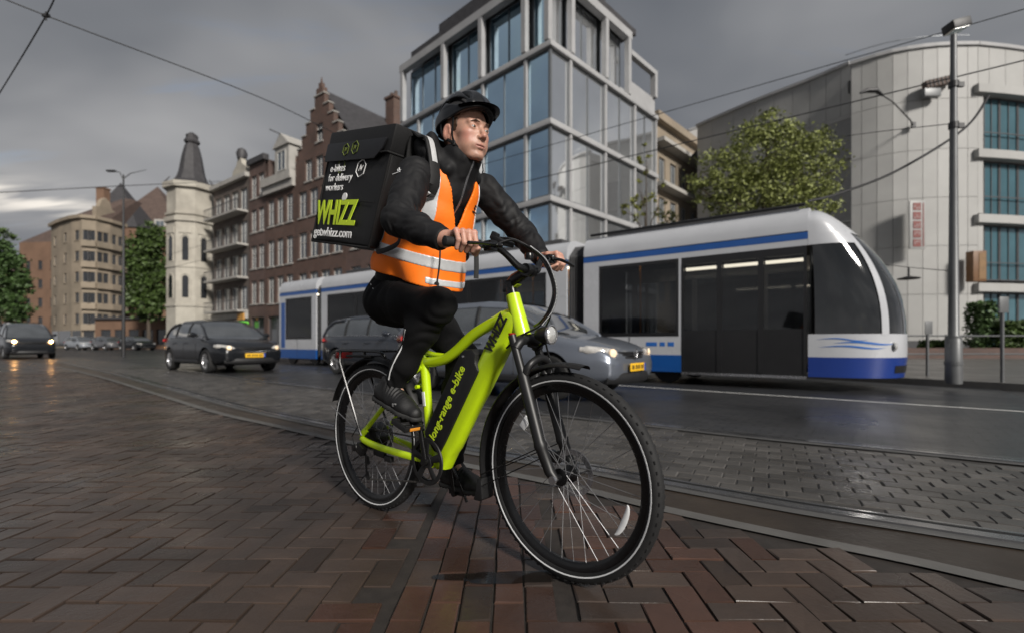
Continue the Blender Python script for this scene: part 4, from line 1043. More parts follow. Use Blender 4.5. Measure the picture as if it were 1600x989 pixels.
# ------------------------------------------------------------------ helmet
M_helm = mat('black_helmet_shell', (0.005, 0.0055, 0.007), 0.30, var=0.15, scale=20, coat=0.25, rvar=0.06)
M_pad = mat('helmet_lining', (0.01, 0.01, 0.011), 0.85, var=0.3, scale=60)
M_strap = mat('black_webbing', (0.005, 0.005, 0.0055), 0.7, var=0.2, scale=80, bump=0.4, bscale=400)
hel_o = empty('bicycle_helmet', Matrix.Translation(BO) @ Matrix.Rotation(BRZ, 4, 'Z') @ (HO + Vector((0, 0, .006))), BRZ - R(5)); tag(hel_o, 'black vented bicycle helmet with visor on the rider\'s head', 'helmet')
gq = F3((-.165, -.112, -.02), (.145, .112, .178), .0030)
ho = gq.ell((-.012, 0, .052), (.134, .100, .110)); ho = smin(ho, gq.ell((-.085, 0, .040), (.062, .078, .052)), .03)
shell = np.maximum(ho, -gq.ell((-.014, 0, .040), (.108, .088, .094)))
rim_ = gq.z - (.026 + .30 * np.clip(gq.x - .01, 0, 1) + .12 * np.clip(-gq.x - .05, 0, 1) * -1)
shell = smax(shell, -rim_, .006)
for s_ in (-1, 1):
    for c, r, rz, ry in (((.050, s_ * .048, .125), (.056, .0140, .05), s_ * 10, 18), ((-.055, s_ * .046, .142), (.052, .015, .05), s_ * -8, -12), ((.032, s_ * .088, .090), (.052, .05, .0150), s_ * 8, 14), ((-.066, s_ * .086, .092), (.045, .05, .0165), s_ * -14, -14), ((-.115, s_ * .045, .065), (.05, .022, .014), 0, 0)):
        shell = smax(shell, -gq.ell(c, r, Matrix.Rotation(R(rz), 3, 'Z') @ Matrix.Rotation(R(ry), 3, 'Y')), .006)
for c, r in (((.045, 0, .150), (.050, .011, .05)), ((-.055, 0, .160), (.045, .011, .05))):
    shell = smax(shell, -gq.ell(c, r), .006)
ridge = np.sin(gq.y * 140) * .0018
sdf_part('shell', gq, shell + ridge * (gq.z > .07), M_helm, hel_o, 1)
liner = np.maximum(gq.ell((-.014, 0, .040), (.112, .091, .096)), -gq.ell((-.014, 0, .038), (.1065, .0860, .0925)))
sdf_part('lining', gq, np.maximum(liner, -(rim_ - .006)), M_pad, hel_o, 1)
# visor
rows = []
for k in range(13):
    a = R(-62 + 124 * k / 12); ca, sa = math.cos(a), math.sin(a)
    rows.append([Vector((-.01 + (.118 + e) * ca * 1.03, (.094 + e * .45) * sa, .074 - .022 * (1 - ca) - e * .42 * max(0, ca))) for e in (-.022, 0, .016, .033, .052 * max(.55, ca))])
vz = MB().grid(rows).grid([[q + Vector((0, 0, .005)) for q in r_] for r_ in rows])
vz.build('visor', M_helm, hel_o, smooth='full')
for s_ in (-1, 1):
    for pts in ([(.022, s_ * .085, .055), (.012, s_ * .083, .000), (.004, s_ * .077, -.045), (.020, s_ * .062, -.085), (.045, s_ * .035, -.114), (.052, 0, -.122)], [(-.060, s_ * .084, .045), (-.046, s_ * .090, -.022), (.008, s_ * .073, -.066)]):
        MB().sweep(smooth_path(pts, 5), [(.0016, .0062)] * (5 * (len(pts) - 1) + 1), 8, up=(0, s_, -.15)).build('strap', M_strap, hel_o, smooth=True)
    MB().box((.008, s_ * .073, -.066), (.014, .006, .018)).build('strap_slider', M_blkp, hel_o, bevel=.002)
MB().box((.052, .01, -.124), (.018, .034, .010)).build('chin_buckle', M_blkp, hel_o, bevel=.003)
MB().sweep([(-.125, -.05, .015), (-.138, 0, .012), (-.125, .05, .015)], [(.012, .004)] * 3, 8, up=(0, 0, 1)).build('head_cradle', M_blkp, hel_o, smooth=True)

# ------------------------------------------------------------------ delivery backpack
M_bag = mat('black_bag_fabric', (0.0050, 0.0050, 0.0056), 0.6, var=0.25, scale=12, bump=0.3, bscale=140, dist=0.0015, crease=0.18, cscale=4)
M_bagl = mat('bag_panel', (0.011, 0.0115, 0.014), 0.5, var=0.15, scale=20, bump=0.2, bscale=120)
M_white = mat('white_print', (0.72, 0.72, 0.72), 0.6, var=0.05)
M_dark_lime = mat('dim_lime_print', (0.10, 0.13, 0.02), 0.6, var=0.1)
bag = empty('delivery_backpack', BO, BRZ); tag(bag, 'large black cube delivery backpack with lime lettering on the rider\'s back', 'backpack')
BB = frame_m((.100, 0, 1.490), (.477, 0, -.095), (0, 1, 0))        # box frame: x forward, y left, z up
BXF = BB @ Matrix.Identity(4)
LX, LY, LZ = .245, .20, .245
sh_ = Matrix(((1, 0, .215, 0), (0, 1, 0, 0), (0, 0, 1, 0), (0, 0, 0, 1)))     # the bag leans with the back
BXF = BB @ sh_
bm_ = bmesh.new(); bmesh.ops.create_cube(bm_, size=1); bmesh.ops.subdivide_edges(bm_, edges=bm_.edges[:], cuts=9, use_grid_fill=True)
rg = random.Random(9)
for v in bm_.verts:
    c = v.co * 2; sq = lambda t_: t_
    b = .010 * (1 - c.y ** 2) * (1 - c.z ** 2)
    n_ = math.sin(c.x * 5 + c.z * 3.3) * math.sin(c.z * 6 + c.y * 4) * .0035
    v.co = Vector((c.x * LX * (1 + .02 * (1 - c.z ** 2)) + n_, c.y * (LY + .012 * (1 - c.x ** 2) * (1 - c.z ** 2)) + n_, c.z * LZ + n_ * .5 + .006 * (1 - c.x ** 2)))
me = bpy.data.meshes.new('bag_body'); bm_.to_mesh(me); bm_.free(); me.transform(BXF); me.materials.append(M_bag)
bo = link('bag_body', me, bag)
mdf = bo.modifiers.new('bevel', 'BEVEL'); mdf.width = .012; mdf.segments = 3; mdf.limit_method = 'ANGLE'; mdf.angle_limit = R(50)
me.polygons.foreach_set('use_smooth', [True] * len(me.polygons))
B = lambda x, y, z: BXF @ Vector((x, y, z))
def piping(name, pts, r=.0055, m=M_strap): return MB().sweep([B(*p) for p in pts], r, 8).build(name, m, bag, smooth=True)
for y in (-1, 1):
    piping('piping', [(-LX, y * LY, -LZ), (-LX, y * LY, LZ), (LX, y * LY, LZ), (LX, y * LY, -LZ), (-LX, y * LY, -LZ)])
# lid with its own edge and the side flap
NS = -(LY + .014)
lid = MB().prism([(-LX - .006, LZ - .10), (LX + .006, LZ - .10), (LX + .006, LZ + .012), (-LX - .006, LZ + .012)], -LY - .013, LY + .013).xf(BXF).build('lid', M_bag, bag, bevel=.012)
piping('piping', [(-LX - .004, NS - .006, LZ - .10), (LX + .004, NS - .006, LZ - .10), (LX + .008, LY + .01, LZ - .10)], .004)
MB().prism([(-LX + .012, LZ - .125), (LX - .075, LZ - .125), (LX - .03, LZ - .085), (LX - .02, LZ - .045), (-LX + .012, LZ - .045)], NS - .012, NS - .002).xf(BXF).build('side_flap', M_bagl, bag, bevel=.004)
piping('seam', [(-.22, NS + .002, -.055), (0, NS - .002, -.052), (.22, NS + .002, -.055)], .0018)
tm = lambda x, z, rot=0: frame_m(B(x, NS - .0035, z), (BXF.to_3x3() @ Vector((1, 0, .02))), (BXF.to_3x3() @ Vector((0, 0, 1))))
def shear_m(k):
    m = Matrix.Identity(4); m[0][1] = k; return m
lettering('lettering', 'WHIZZ', tm(-.055, -.112), M_ltlet, bag, .150, shear=.12, offset=.0045, extrude=.001, width=.345)
MB().lathe([(0, NS - .0045), (.018, NS - .0045), (.018, NS - .001), (0, NS - .001)], (-.005, 0, -.036), 'y', 20).xf(BXF).build('lettering_dot', M_white, bag)
lettering('lettering', 'getwhizz.com', tm(-.045, -.198), M_white, bag, .058, offset=.0007, width=.33)
for t_, x, z, w_ in (('e-bikes', -.115, .090, .125), ('for delivery', -.080, .048, .200), ('workers', -.112, .006, .150)):
    lettering('lettering', t_, tm(x, z), M_white, bag, .047, shear=.15, offset=.0003, width=w_)
def hexicon(x, z, r, m, inner=True):
    pts = [(x + r * math.sin(R(60 * k + 8)), NS - .0025, z + r * 1.05 * math.cos(R(60 * k + 8))) for k in range(6)]
    mb = MB().sweep([B(*p) for p in pts], .0022, 6, closed=True)
    if inner: mb.sweep([B(x - r * .4, NS - .0025, z - r * .3), B(x - .1 * r, NS - .0025, z + .35 * r), B(x + .1 * r, NS - .0025, z - .25 * r), B(x + .4 * r, NS - .0025, z + .3 * r)], .002, 6)
    mb.build('print_emblem', m, bag)
NS -= .011; hexicon(-.06, .165, .024, M_dark_lime); hexicon(.012, .170, .026, M_dark_lime); NS += .011
hexicon(.075, .085, .036, M_white); hexicon(-.09, .10, .030, M_dark_lime, False)
MB().sweep(smooth_path([B(LX + .012, -.13, .150), B(LX + .035, -.08, .158), B(LX + .035, .02, .158), B(LX + .012, .07, .150)], 4), [(.004, .012)] * 13, 8, up=(0, 0, 1)).build('carry_handle', M_strap, bag, smooth=True)
# shoulder straps over the jacket, with grey reflective patches
def on_jk(u_, v_, w0=1.66):
    p = on_surf(gj, np.minimum(jk, 1), (u_, v_, w0 + .02), (0, 0, -1), 150, .004); return p
for s_ in (-1, 1):
    top = [Vector((.33, s_ * .105, 1.47))] + [on_jk(u_, s_ * v_) + Vector((0, 0, .012)) for u_, v_ in ((.40, .120), (.46, .130), (.52, .135), (.57, .138))]
    fr_ = []
    for w_, v_ in ((1.42, .146), (1.36, .155), (1.30, .168), (1.24, .185)):
        p = on_surf(gj, jk, (.84, s_ * v_, w_), (-1, 0, 0), 170, .004); p2 = Vector((max(p.x, .42), s_ * v_, w_)) if p.x < .66 else Vector((.55, s_ * v_, w_)); fr_.append(p2 + Vector((.018, 0, 0)))
    pth = smooth_path(top + fr_, 4)
    MB().sweep(pth, [(.007, .026)] * len(pth), 10, up=(1, 0, .6), power=3).build('shoulder_strap', M_strap, bag, smooth=True)
    q0 = pth[int(len(pth) * .42):int(len(pth) * .60)]
    MB().sweep(q0, [(.0085, .016)] * len(q0), 8, up=(1, 0, .6), power=3).build('strap_reflector', M_band, bag, smooth=True)
    q1 = pth[int(len(pth) * .66):int(len(pth) * .80)]
    MB().sweep(q1, [(.0085, .018)] * len(q1), 8, up=(1, 0, .6), power=3).build('strap_reflector', M_band, bag, smooth=True)
    MB().sweep(smooth_path([pth[-1], Vector((.43, s_ * .20, 1.20)), Vector((.30, s_ * .195, 1.19)), B(LX - .01, s_ * .15, -LZ + .03)], 5), [(.002, .011)] * 16, 8, up=(0, s_, 0)).build('lower_strap', M_strap, bag, smooth=True)
MB().sweep(smooth_path([(.60, -.115, 1.20), (.598, -.117, 1.12), (.585, -.118, 1.05), (.58, -.118, 1.035)], 4), [(.0015, .0035)] * 9 + [(.0015, .010)] * 4, 8, up=(1, -.8, 0)).build('hanging_strap', M_strap, bag, smooth=True)
MB().sweep([(.655, .03, 1.20), (.657, .03, 1.12), (.655, .03, 1.07)], [(.0015, .010)] * 3, 8, up=(1, -.8, 0)).build('hanging_strap', M_strap, bag, smooth=True)
# ------------------------------------------------------------------ tram
M_tw = mat('tram_white', (0.43, 0.44, 0.465), 0.30, var=0.06, scale=2, coat=0.4, rvar=0.06)
M_tb = mat('tram_blue', (0.008, 0.070, 0.27), 0.32, var=0.08, scale=2, coat=0.4)
M_tbd = mat('tram_deep_blue', (0.008, 0.032, 0.19), 0.32, var=0.08, scale=2, coat=0.4)
M_tgl = mat('tram_dark_glass', (0.010, 0.011, 0.012), 0.06, var=0.3, scale=1.5, coat=1.0)
M_tblk = mat('tram_black', (0.012, 0.012, 0.013), 0.35, var=0.2, scale=4)
M_bel = mat('bellows_rubber', (0.045, 0.045, 0.048), 0.6, var=0.2, scale=6)
M_tin = mat('tram_interior', (0.10, 0.09, 0.08), 0.6, var=0.4, scale=3)
M_lamp = mat('tram_ceiling_lamp', (1.0, 0.88, 0.68), 0.4, emis=3.2, var=0.02)
M_glass = bpy.data.materials.new('clear_tinted_glass'); M_glass.use_nodes = True
_n = M_glass.node_tree.nodes; _l = M_glass.node_tree.links; _n.clear()
_o = _n.new('ShaderNodeOutputMaterial'); _mx = _n.new('ShaderNodeMixShader'); _t = _n.new('ShaderNodeBsdfTransparent'); _t.inputs[0].default_value = (.46, .47, .48, 1)
_gl = _n.new('ShaderNodeBsdfGlossy'); _gl.inputs['Roughness'].default_value = .03; _fr = _n.new('ShaderNodeFresnel'); _fr.inputs[0].default_value = 1.6
_l.new(_fr.outputs[0], _mx.inputs[0]); _l.new(_t.outputs[0], _mx.inputs[1]); _l.new(_gl.outputs[0], _mx.inputs[2]); _l.new(_mx.outputs[0], _o.inputs[0])
TR = Vector((-8.85, 18.3, 0)); TRZ = math.atan2(TD.y, TD.x)
tram = empty('tram', TR, TRZ)                # local x: towards the front, y: to the far side, z: up
tag(tram, 'white and blue articulated tram running along the street behind the cyclist', 'tram')
TWD = 2.4
def tram_section(x0, x1, z0, z1, m, name, parent, proud=0.0, side='near'):
    y = -proud
    return MB().box2((x0, y, z0), (x1, y + .05 + proud, z1)).build(name, m, parent)
def tram_roof(x0, x1, parent):
    ring = lambda x: [(x, 0, 2.68), (x, 0.0, 2.80), (x, .05, 2.98), (x, .18, 3.10), (x, .45, 3.16), (x, TWD - .45, 3.16), (x, TWD - .18, 3.10), (x, TWD - .05, 2.98), (x, TWD, 2.80), (x, TWD, 2.68)]
    MB().loft([ring(x0), ring(x1)]).build('roof', M_tw, parent, smooth=True)
def tram_module(x0, x1, windows, solids=(), doors=(), front=False, blue_to=None):
    m = empty('module'); m.parent = tram
    B_ = lambda a, b, mt, nm, pr=0.0, z=None: tram_section(a, b, z[0], z[1], mt, nm, m, pr)
    B_(x0, x1, M_tw, 'cornice', 0, (2.44, 2.545)); B_(x0, x1, M_tb, 'stripe', .003, (2.545, 2.665)); tram_roof(x0, x1, m)
    # side below the windows, skipping the doors
    cuts = [x0] + [v for d in doors for v in d] + [x1]
    for a, b in zip(cuts[0::2], cuts[1::2]):
        if b - a > .02: B_(a, b, M_tw, 'side_panel', 0, (.57, .93)); B_(a, b, M_tb, 'skirt', .004, (.24, .57)); [MB().box2((a + (b - a) * (q + 1) / (nj + 1) - .006, -.0055, .25), (a + (b - a) * (q + 1) / (nj + 1) + .006, .02, .925)).build('panel_joint', M_tblk, m) for nj in [max(0, int((b - a) / 1.4))] for q in range(nj)]
    spans = sorted([(a, b) for a, b in windows] + [tuple(d) for d in doors])
    e = x0
    for a, b in spans:
        if a - e > .02: B_(e, a, M_tw, 'pillar', 0, (.93, 2.44))
        e = b
    if x1 - e > .02: B_(e, x1, M_tw, 'pillar', 0, (.93, 2.44))
    for a, b in windows:
        w = MB().box2((a, .012, .93), (b, .03, 2.44)).build('window', M_glass, m)
        for z in (.93, 2.37): MB().box2((a, -.002, z), (b, .05, z + .07)).build('window_frame', M_tblk, w)
        n_ = max(1, round((b - a) / 1.35))
        for k in range(n_ + 1):
            xx = a + (b - a) * k / n_; MB().box2((max(a, xx - .05), -.001, 1.0), (min(b, xx + .05), .05, 2.37)).build('window_mullion', M_tblk, w)
    for d in doors:
        a, b = d; do = empty('door'); do.parent = m
        MB().box2((a, .008, .22), (b, .05, 1.04)).build('door_panel', M_tblk, do); MB().box2((a, .0, 2.30), (b, .05, 2.44)).build('door_header', M_tblk, do)
        MB().box2((a, .015, 1.04), (b, .03, 2.30)).build('door_glass', M_glass, do)
        n_ = 3
        for k in range(n_ + 1):
            xx = a + (b - a) * k / n_; MB().box2((max(a, xx - .045), -.003, .26), (min(b, xx + .045), .05, 2.31)).build('door_stile', M_tblk, do)
        for k in range(n_):
            xa, xb = a + (b - a) * k / n_ + .06, a + (b - a) * (k + 1) / n_ - .06
            MB().box2((xa, .10, 2.20), (xb, .16, 2.25)).build('door_lamp', M_lamp, do)
        MB().box2((a, -.012, .20), (b, .04, .245)).build('door_sill', M_chr, do)
    # inside: floor, far wall, seats, ceiling lamps
    MB().box2((x0 + .02, .06, .30), (x1 - .02, TWD - .06, .36)).build('floor', M_tblk, m)
    MB().box2((x0, TWD - .05, .24), (x1, TWD, .95)).build('far_side_panel', M_tw, m)
    MB().box2((x0, TWD - .05, 2.3), (x1, TWD, 2.68)).build('far_cornice', M_tw, m)
    MB().box2((x0 + .01, TWD - .04, .95), (x1 - .01, TWD - .02, 2.3)).build('far_window', M_glass, m)
    x = x0 + .15
    while x < x1:
        MB().box2((x, TWD - .052, .95), (x + .12, TWD + .002, 2.3)).build('far_pillar', M_tw, m); x += 1.5
    MB().box2((x0 + .02, .06, 2.62), (x1 - .02, TWD - .06, 2.66)).build('ceiling', M_tin, m)
    x = x0 + .5
    while x < (x1 if not doors else doors[0][0]) - .6:
        for y in (.30, 1.55):
            s = empty('seat'); s.parent = m
            MB().box2((x, y, .72), (x + .42, y + .5, .80)).build('seat_cushion', mat_seat, s, bevel=.02); MB().box2((x - .04, y, .80), (x + .04, y + .5, 1.42)).build('backrest', mat_seat, s, bevel=.03)
            MB().box2((x + .1, y + .2, .36), (x + .25, y + .3, .72)).build('seat_leg', M_tblk, s)
        MB().sweep([(x + .5, .75, .36), (x + .5, .75, 2.62)], .018, 8).build('pole', M_orr, m, smooth=True)
        x += 1.05
    MB().box2((x0 + .3, .6, 2.58), (x1 - .3, .68, 2.61)).build('ceiling_lamp', M_lamp, m)
    return m
mat_seat = mat('seat_fabric', (0.03, 0.04, 0.09), 0.8, var=0.3, scale=20)
mA = tram_module(0.0, 2.46, [(.42, 2.18)])
MB().box2((.10, -.006, .62), (.38, .03, 2.30)).build('end_panel', M_tb, mA)
MB().box2((-.04, .0, .24), (.0, TWD, 2.9)).build('end_wall', M_tw, mA)
mB = tram_module(2.78, 12.55, [(3.15, 6.3), (6.75, 9.6), (9.62, 12.0)])
mC = tram_module(12.98, 17.20, [(13.35, 15.05)], doors=[(15.10, 17.18)])
M_tlet = mat('tram_print_blue', (0.02, 0.12, 0.42), 0.4, var=0.05)
for a, b in ((14.40, 14.62), (14.68, 14.78), (14.84, 14.96)): MB().box2((a, -.004, .74), (b, .01, .82)).build('fleet_mark', M_tlet, mC)
for a, b in ((4.6, 4.75), (4.79, 4.86)): MB().box2((a, -.004, .72), (b, .01, .80)).build('fleet_mark', M_tlet, mB)
for x0, x1 in ((2.46, 2.78), (12.55, 12.98)):
    bl = MB(); rings = []
    n_ = 14
    for k in range(n_ + 1):
        x = x0 + (x1 - x0) * k / n_; i_ = .10 + (.05 if k % 2 else 0)
        rings.append([(x, i_, .35), (x, i_, 2.75), (x, i_ + .3, 3.02), (x, TWD - i_ - .3, 3.02), (x, TWD - i_, 2.75), (x, TWD - i_, .35)])
    bl.loft(rings).build('bellows', M_bel, tram)
# roof gear
MB().box2((3.4, .55, 3.161), (12.1, TWD - .55, 3.30)).build('roof_box', M_bel, tram, bevel=.03)
MB().box2((13.3, .5, 3.161), (17.0, TWD - .5, 3.28)).build('roof_box', M_bel, tram, bevel=.03)
MB().sweep([(13.1, .12, 3.16), (17.15, .12, 3.16)], .03, 8).build('roof_rail', M_tblk, tram)
# cab: a nose lofted from plan outlines
S0 = 17.20
def nose_pt(z, a):                    # a: 0 = near side, 1 = nose tip, 2 = far side
    zf = max(0, (z - .95) / 2.2); sf = 18.55 - 1.20 * zf ** 2.3 - .05 * max(0, (.6 - z) / .4)
    hw = 1.2 - .02 * max(0, (z - 2.5)) - (.0 if z < 2.8 else 1.15 * ((z - 2.8) / .36) ** 2.5 * .55)
    th = math.pi / 2 * a; n = 2.7
    c, s_ = math.cos(th), math.sin(th)
    yy = math.copysign(abs(c) ** (2 / n), c); xx = abs(s_) ** (2 / n)
    return Vector((S0 + (sf - S0) * xx, 1.2 - hw * yy, z))
def nose(name, z0, z1, a0, a1, m, parent, nz=8, na=14, out=0.0):
    rows = []
    for i in range(nz + 1):
        z = z0 + (z1 - z0) * i / nz; row = []
        for k in range(na + 1):
            a = a0 + (a1 - a0) * k / na; p = nose_pt(z, a)
            if out: c = Vector((S0 - .6, 1.2, z)); p = p + (p - c).normalized() * out
            row.append(p)
        rows.append(row)
    return MB().grid(rows).build(name, m, parent, smooth='full')
cab = empty('cab'); cab.parent = tram
nose('skirt', .24, .57, 0, 2, M_tbd, cab, 3, 40, .006); nose('front_panel', .57, .95, 0, 2, M_tw, cab, 4, 40)
nose('cab_window', .95, 2.46, .02, .46, M_tgl, cab, 10, 12, -.012); nose('cab_window', .95, 2.46, 1.54, 1.98, M_tgl, cab, 10, 12, -.012)
nose('windscreen', .95, 2.62, .50, 1.50, M_tgl, cab, 12, 30, -.012)
nose('windscreen_pillar', .93, 2.66, .455, .53, M_tw, cab, 14, 3, .004); nose('windscreen_pillar', .93, 2.66, 1.47, 1.545, M_tw, cab, 14, 3, .004)
nose('roof_front', 2.62, 3.16, 0, 2, M_tw, cab, 8, 40); nose('cornice', 2.44, 2.63, 0, .46, M_tw, cab, 3, 10, .003)
MB().add([tuple(nose_pt(3.16, 2 * k / 40)) for k in range(41)], [tuple(range(41))]).build('roof_cap', M_tw, cab)
# swoosh along the cab side
for z, a0, a1, h in ((.80, .10, .60, .035), (.735, .03, .50, .03), (.86, .02, .34, .02)):
    rows = [[nose_pt(z + h * s_ * math.sin(math.pi * k / 10) + .02 * math.sin(k * .6), a0 + (a1 - a0) * k / 10) + Vector((.003, -.006, 0)) for k in range(11)] for s_ in (-.5, .5)]
    MB().grid(rows).build('swoosh', M_tlet, cab)
nose('bumper_grille', .32, .44, .62, 1.38, M_tblk, cab, 2, 14, .012)
for a in (.60, 1.40): p = nose_pt(.75, a); MB().lathe([(0, 0), (.07, 0), (.075, .02), (.04, .045), (0, .05)], (0, 0, 0), 'x', 18).xf(Matrix.Translation(p + Vector((-.01, 0, 0)))).build('headlight', M_lens, cab, smooth=True)
MB().box2((S0 + .02, .1, .3), (S0 + .04, 2.3, 2.6)).build('cab_bulkhead', M_tblk, cab)
for x in (1.2, 5.0, 10.5, 14.0):
    bo_ = empty('bogie'); bo_.parent = tram
    for dx in (-.75, .75):
        for y in (.25, TWD - .35): MB().lathe([(0, 0), (.29, 0), (.30, .05), (.28, .10), (0, .10)], (0, 0, 0), 'y', 22).xf(Matrix.Translation((x + dx, y, .30))).build('wheel', M_tblk, bo_)
    MB().box2((x - .95, .2, .18), (x + .95, TWD - .2, .32)).build('bogie_frame', M_tblk, bo_)

# ------------------------------------------------------------------ cars
M_cgl = mat('car_glass', (0.13, 0.14, 0.15), 0.05, 0.6, var=0.3, scale=1.5, coat=1.0)
M_cpl = mat('car_black_plastic', (0.013, 0.013, 0.014), 0.5, var=0.2, scale=10)
M_tyre = mat('car_tyre', (0.014, 0.014, 0.014), 0.8, var=0.2, scale=20)
M_rimc = mat('car_rim', (0.38, 0.38, 0.39), 0.3, 0.8, var=0.15, scale=12)
M_plate = mat('plate_yellow', (0.80, 0.46, 0.02), 0.45, var=0.05)
M_platb = mat('plate_blue', (0.01, 0.06, 0.35), 0.45, var=0.05)
M_hlamp = mat('headlamp_glass', (0.55, 0.53, 0.50), 0.12, 0.3, var=0.3, scale=14, coat=1)
M_warm = mat('lit_headlamp', (1.0, 0.50, 0.16), 0.3, emis=60.0, var=0.02)
M_dim = mat('lit_headlamp_low', (1.0, 0.75, 0.50), 0.3, emis=0.12, var=0.1)
M_tail = mat('tail_lamp_red', (0.35, 0.012, 0.01), 0.2, var=0.1, coat=1)
def lerp_tab(tab, x):
    if x <= tab[0][0]: return tab[0][1]
    for (a, va), (b, vb) in zip(tab[:-1], tab[1:]):
        if x <= b: return va + (vb - va) * (x - a) / (b - a)
    return tab[-1][1]
def bool_cut(o, cutters):
    for c in cutters:
        md = o.modifiers.new('arch', 'BOOLEAN'); md.operation = 'DIFFERENCE'; md.solver = 'EXACT'; md.object = c
    bpy.context.view_layer.update(); dg = bpy.context.evaluated_depsgraph_get(); me = bpy.data.meshes.new_from_object(o.evaluated_get(dg))
    o.modifiers.clear(); old = o.data; o.data = me; bpy.data.meshes.remove(old)
    for c in cutters: bpy.data.objects.remove(c)
    me.polygons.foreach_set('use_smooth', [True] * len(me.polygons)); me.set_sharp_from_angle(angle=R(40))
def make_car(label, loc, heading, paint, kind, lamps=None, detail=True, group=None, rz_extra=0.0, plate=True, emblem=None):
    K = dict(hatch=dict(L=4.25, W=1.80, H=1.47, fr=-.88, rr=.80, zb=.93, belt=[(-2.13, .80), (-1.95, .93), (-.6, .97), (.5, .95), (.95, .93), (1.6, .86), (1.98, .74), (2.13, .60)],
                        roof=[(-2.02, .95), (-1.75, 1.25), (-1.45, 1.40), (-.9, 1.46), (-.2, 1.47), (.35, 1.42), (.70, 1.26), (1.18, .93)]),
             estate=dict(L=4.55, W=1.82, H=1.50, belt=[(-2.28, .80), (-2.1, .96), (-.6, .98), (.6, .96), (1.05, .94), (1.75, .87), (2.12, .74), (2.28, .60)],
                         roof=[(-2.2, .98), (-2.0, 1.28), (-1.75, 1.44), (-1.0, 1.50), (-.2, 1.50), (.42, 1.44), (.78, 1.28), (1.25, .94)]),
             van=dict(L=4.9, W=1.92, H=1.88, belt=[(-2.45, .95), (-2.3, 1.08), (-.6, 1.10), (.8, 1.10), (1.35, 1.08), (1.95, 1.0), (2.3, .86), (2.45, .70)],
                      roof=[(-2.42, 1.08), (-2.3, 1.60), (-2.15, 1.80), (-1.2, 1.88), (-.2, 1.88), (.55, 1.80), (.98, 1.60), (1.62, 1.06)]))[kind]
    L, W = K['L'], K['W']; c = empty('van' if kind == 'van' else 'car', loc, math.atan2(heading[1], heading[0]) + rz_extra)
    tag(c, label, 'van' if kind == 'van' else 'car', group)
    hx = L / 2; k_ = hx / 2.13; wb_f, wb_r = hx - .88 * k_, -hx + .85 * k_
    sx = [-hx, -hx + .05, -hx + .18, -hx + .45, -hx + .9, -1.0, -.4, .2, .7, 1.05, hx - .85, hx - .5, hx - .25, hx - .1, hx - .02, hx]
    rings = []
    for x in sx:
        e = max(0, (abs(x) - (hx - .75)) / .75); hw = W / 2 * (1 - .20 * e ** 2.4); zb = lerp_tab(K['belt'], x); zl = .20 + .10 * e ** 2
        if abs(abs(x) - hx) < 1e-6: hw *= .95; zb -= .05; zl += .08
        half = [(0, zl), (hw * .80, zl), (hw * .965, zl + .05), (hw * .99, .42), (hw, .58), (hw * .985, zb - .14), (hw * .955, zb - .035), (hw * .90, zb + .005), (hw * .55, zb + .028), (0, zb + .036)]
        half = [(y, min(z, zb + .05)) for y, z in half]
        rings.append([(x, y, z) for y, z in half] + [(x, -y, z) for y, z in half[-2:0:-1]])
    body = MB().loft(rings).build('body', paint, c, smooth=True)
    md = body.modifiers.new('ss', 'SUBSURF'); md.levels = 1; md.render_levels = 1
    cut = []
    for wx in (wb_f, wb_r):
        for s_ in (-1, 1):
            q = MB().lathe([(0, -.28), (.365, -.28), (.365, .28), (0, .28)], (wx, s_ * W / 2, .33), 'y', 28).build('arch_cutter', M_cpl, c); cut.append(q)
    bool_cut(body, cut)
    for wx in (wb_f, wb_r):
        for s_ in (-1, 1):
            w = empty('wheel'); w.parent = c; w.location = (wx, s_ * (W / 2 - .115), .32); w.rotation_euler = (0, 0, 0 if s_ < 0 else math.pi)
            MB().lathe([(.205, -.09), (.24, -.105), (.30, -.10), (.318, -.07), (.32, 0), (.318, .07), (.30, .10), (.22, .10)], axis='y', seg=32, closed=True).build('tyre', M_tyre, w, smooth=True)
            rm = MB().lathe([(.205, -.088), (.215, -.09), (.208, -.05), (.20, .05), (.19, .05), (.19, -.06)], axis='y', seg=32, closed=True)
            for k in range(5):
                for da in (-.16, .16):
                    a = 2 * math.pi * k / 5; rm.sweep([(.03 * math.cos(a), -.07, .03 * math.sin(a)), (.2 * math.cos(a + da), -.08, .2 * math.sin(a + da))], [(.012, .020), (.010, .014)], 6, up=(0, 1, 0))
            rm.lathe([(0, -.085), (.05, -.08), (.055, -.05), (0, -.05)], axis='y', seg=18); rm.build('rim', M_rimc, w, smooth=True)
            MB().lathe([(0, -.02), (.19, -.02), (.19, .0), (0, .0)], axis='y', seg=24).build('brake', M_cpl, w)
    MB().box2((wb_r - .34, -W / 2 + .25, .2), (wb_f + .34, W / 2 - .25, .70)).build('underbody', M_cpl, c)
    # greenhouse
    rt = K['roof']; x0, x1 = rt[0][0], rt[-1][0]; xs = [x0 + (x1 - x0) * i / 22 for i in range(23)]; xs = sorted(set(xs + [a for a, _ in rt]))
    def sec(x, off=0.0):
        zb = lerp_tab(K['belt'], x) + .0; zr = lerp_tab(rt, x); t = max(0.0, min(1, (zr - zb) / (K['H'] - zb)))
        wbt = W / 2 * .885; wr = W / 2 * (.885 - .19 * t)
        e = max(0, (abs(x - .0) - (hx - .8)) / .8); wbt *= 1 - .12 * e ** 2; wr *= 1 - .12 * e ** 2
        pts = [(wbt + off, zb - .02), (wbt * .5 + wr * .5 + .012 + off, (zb + zr) / 2), (wr + off, zr - .10 * t), (wr * .93 + off * .7, zr - .03 * t + off), (wr * .6, zr + off), (0, zr + .012 + off)]
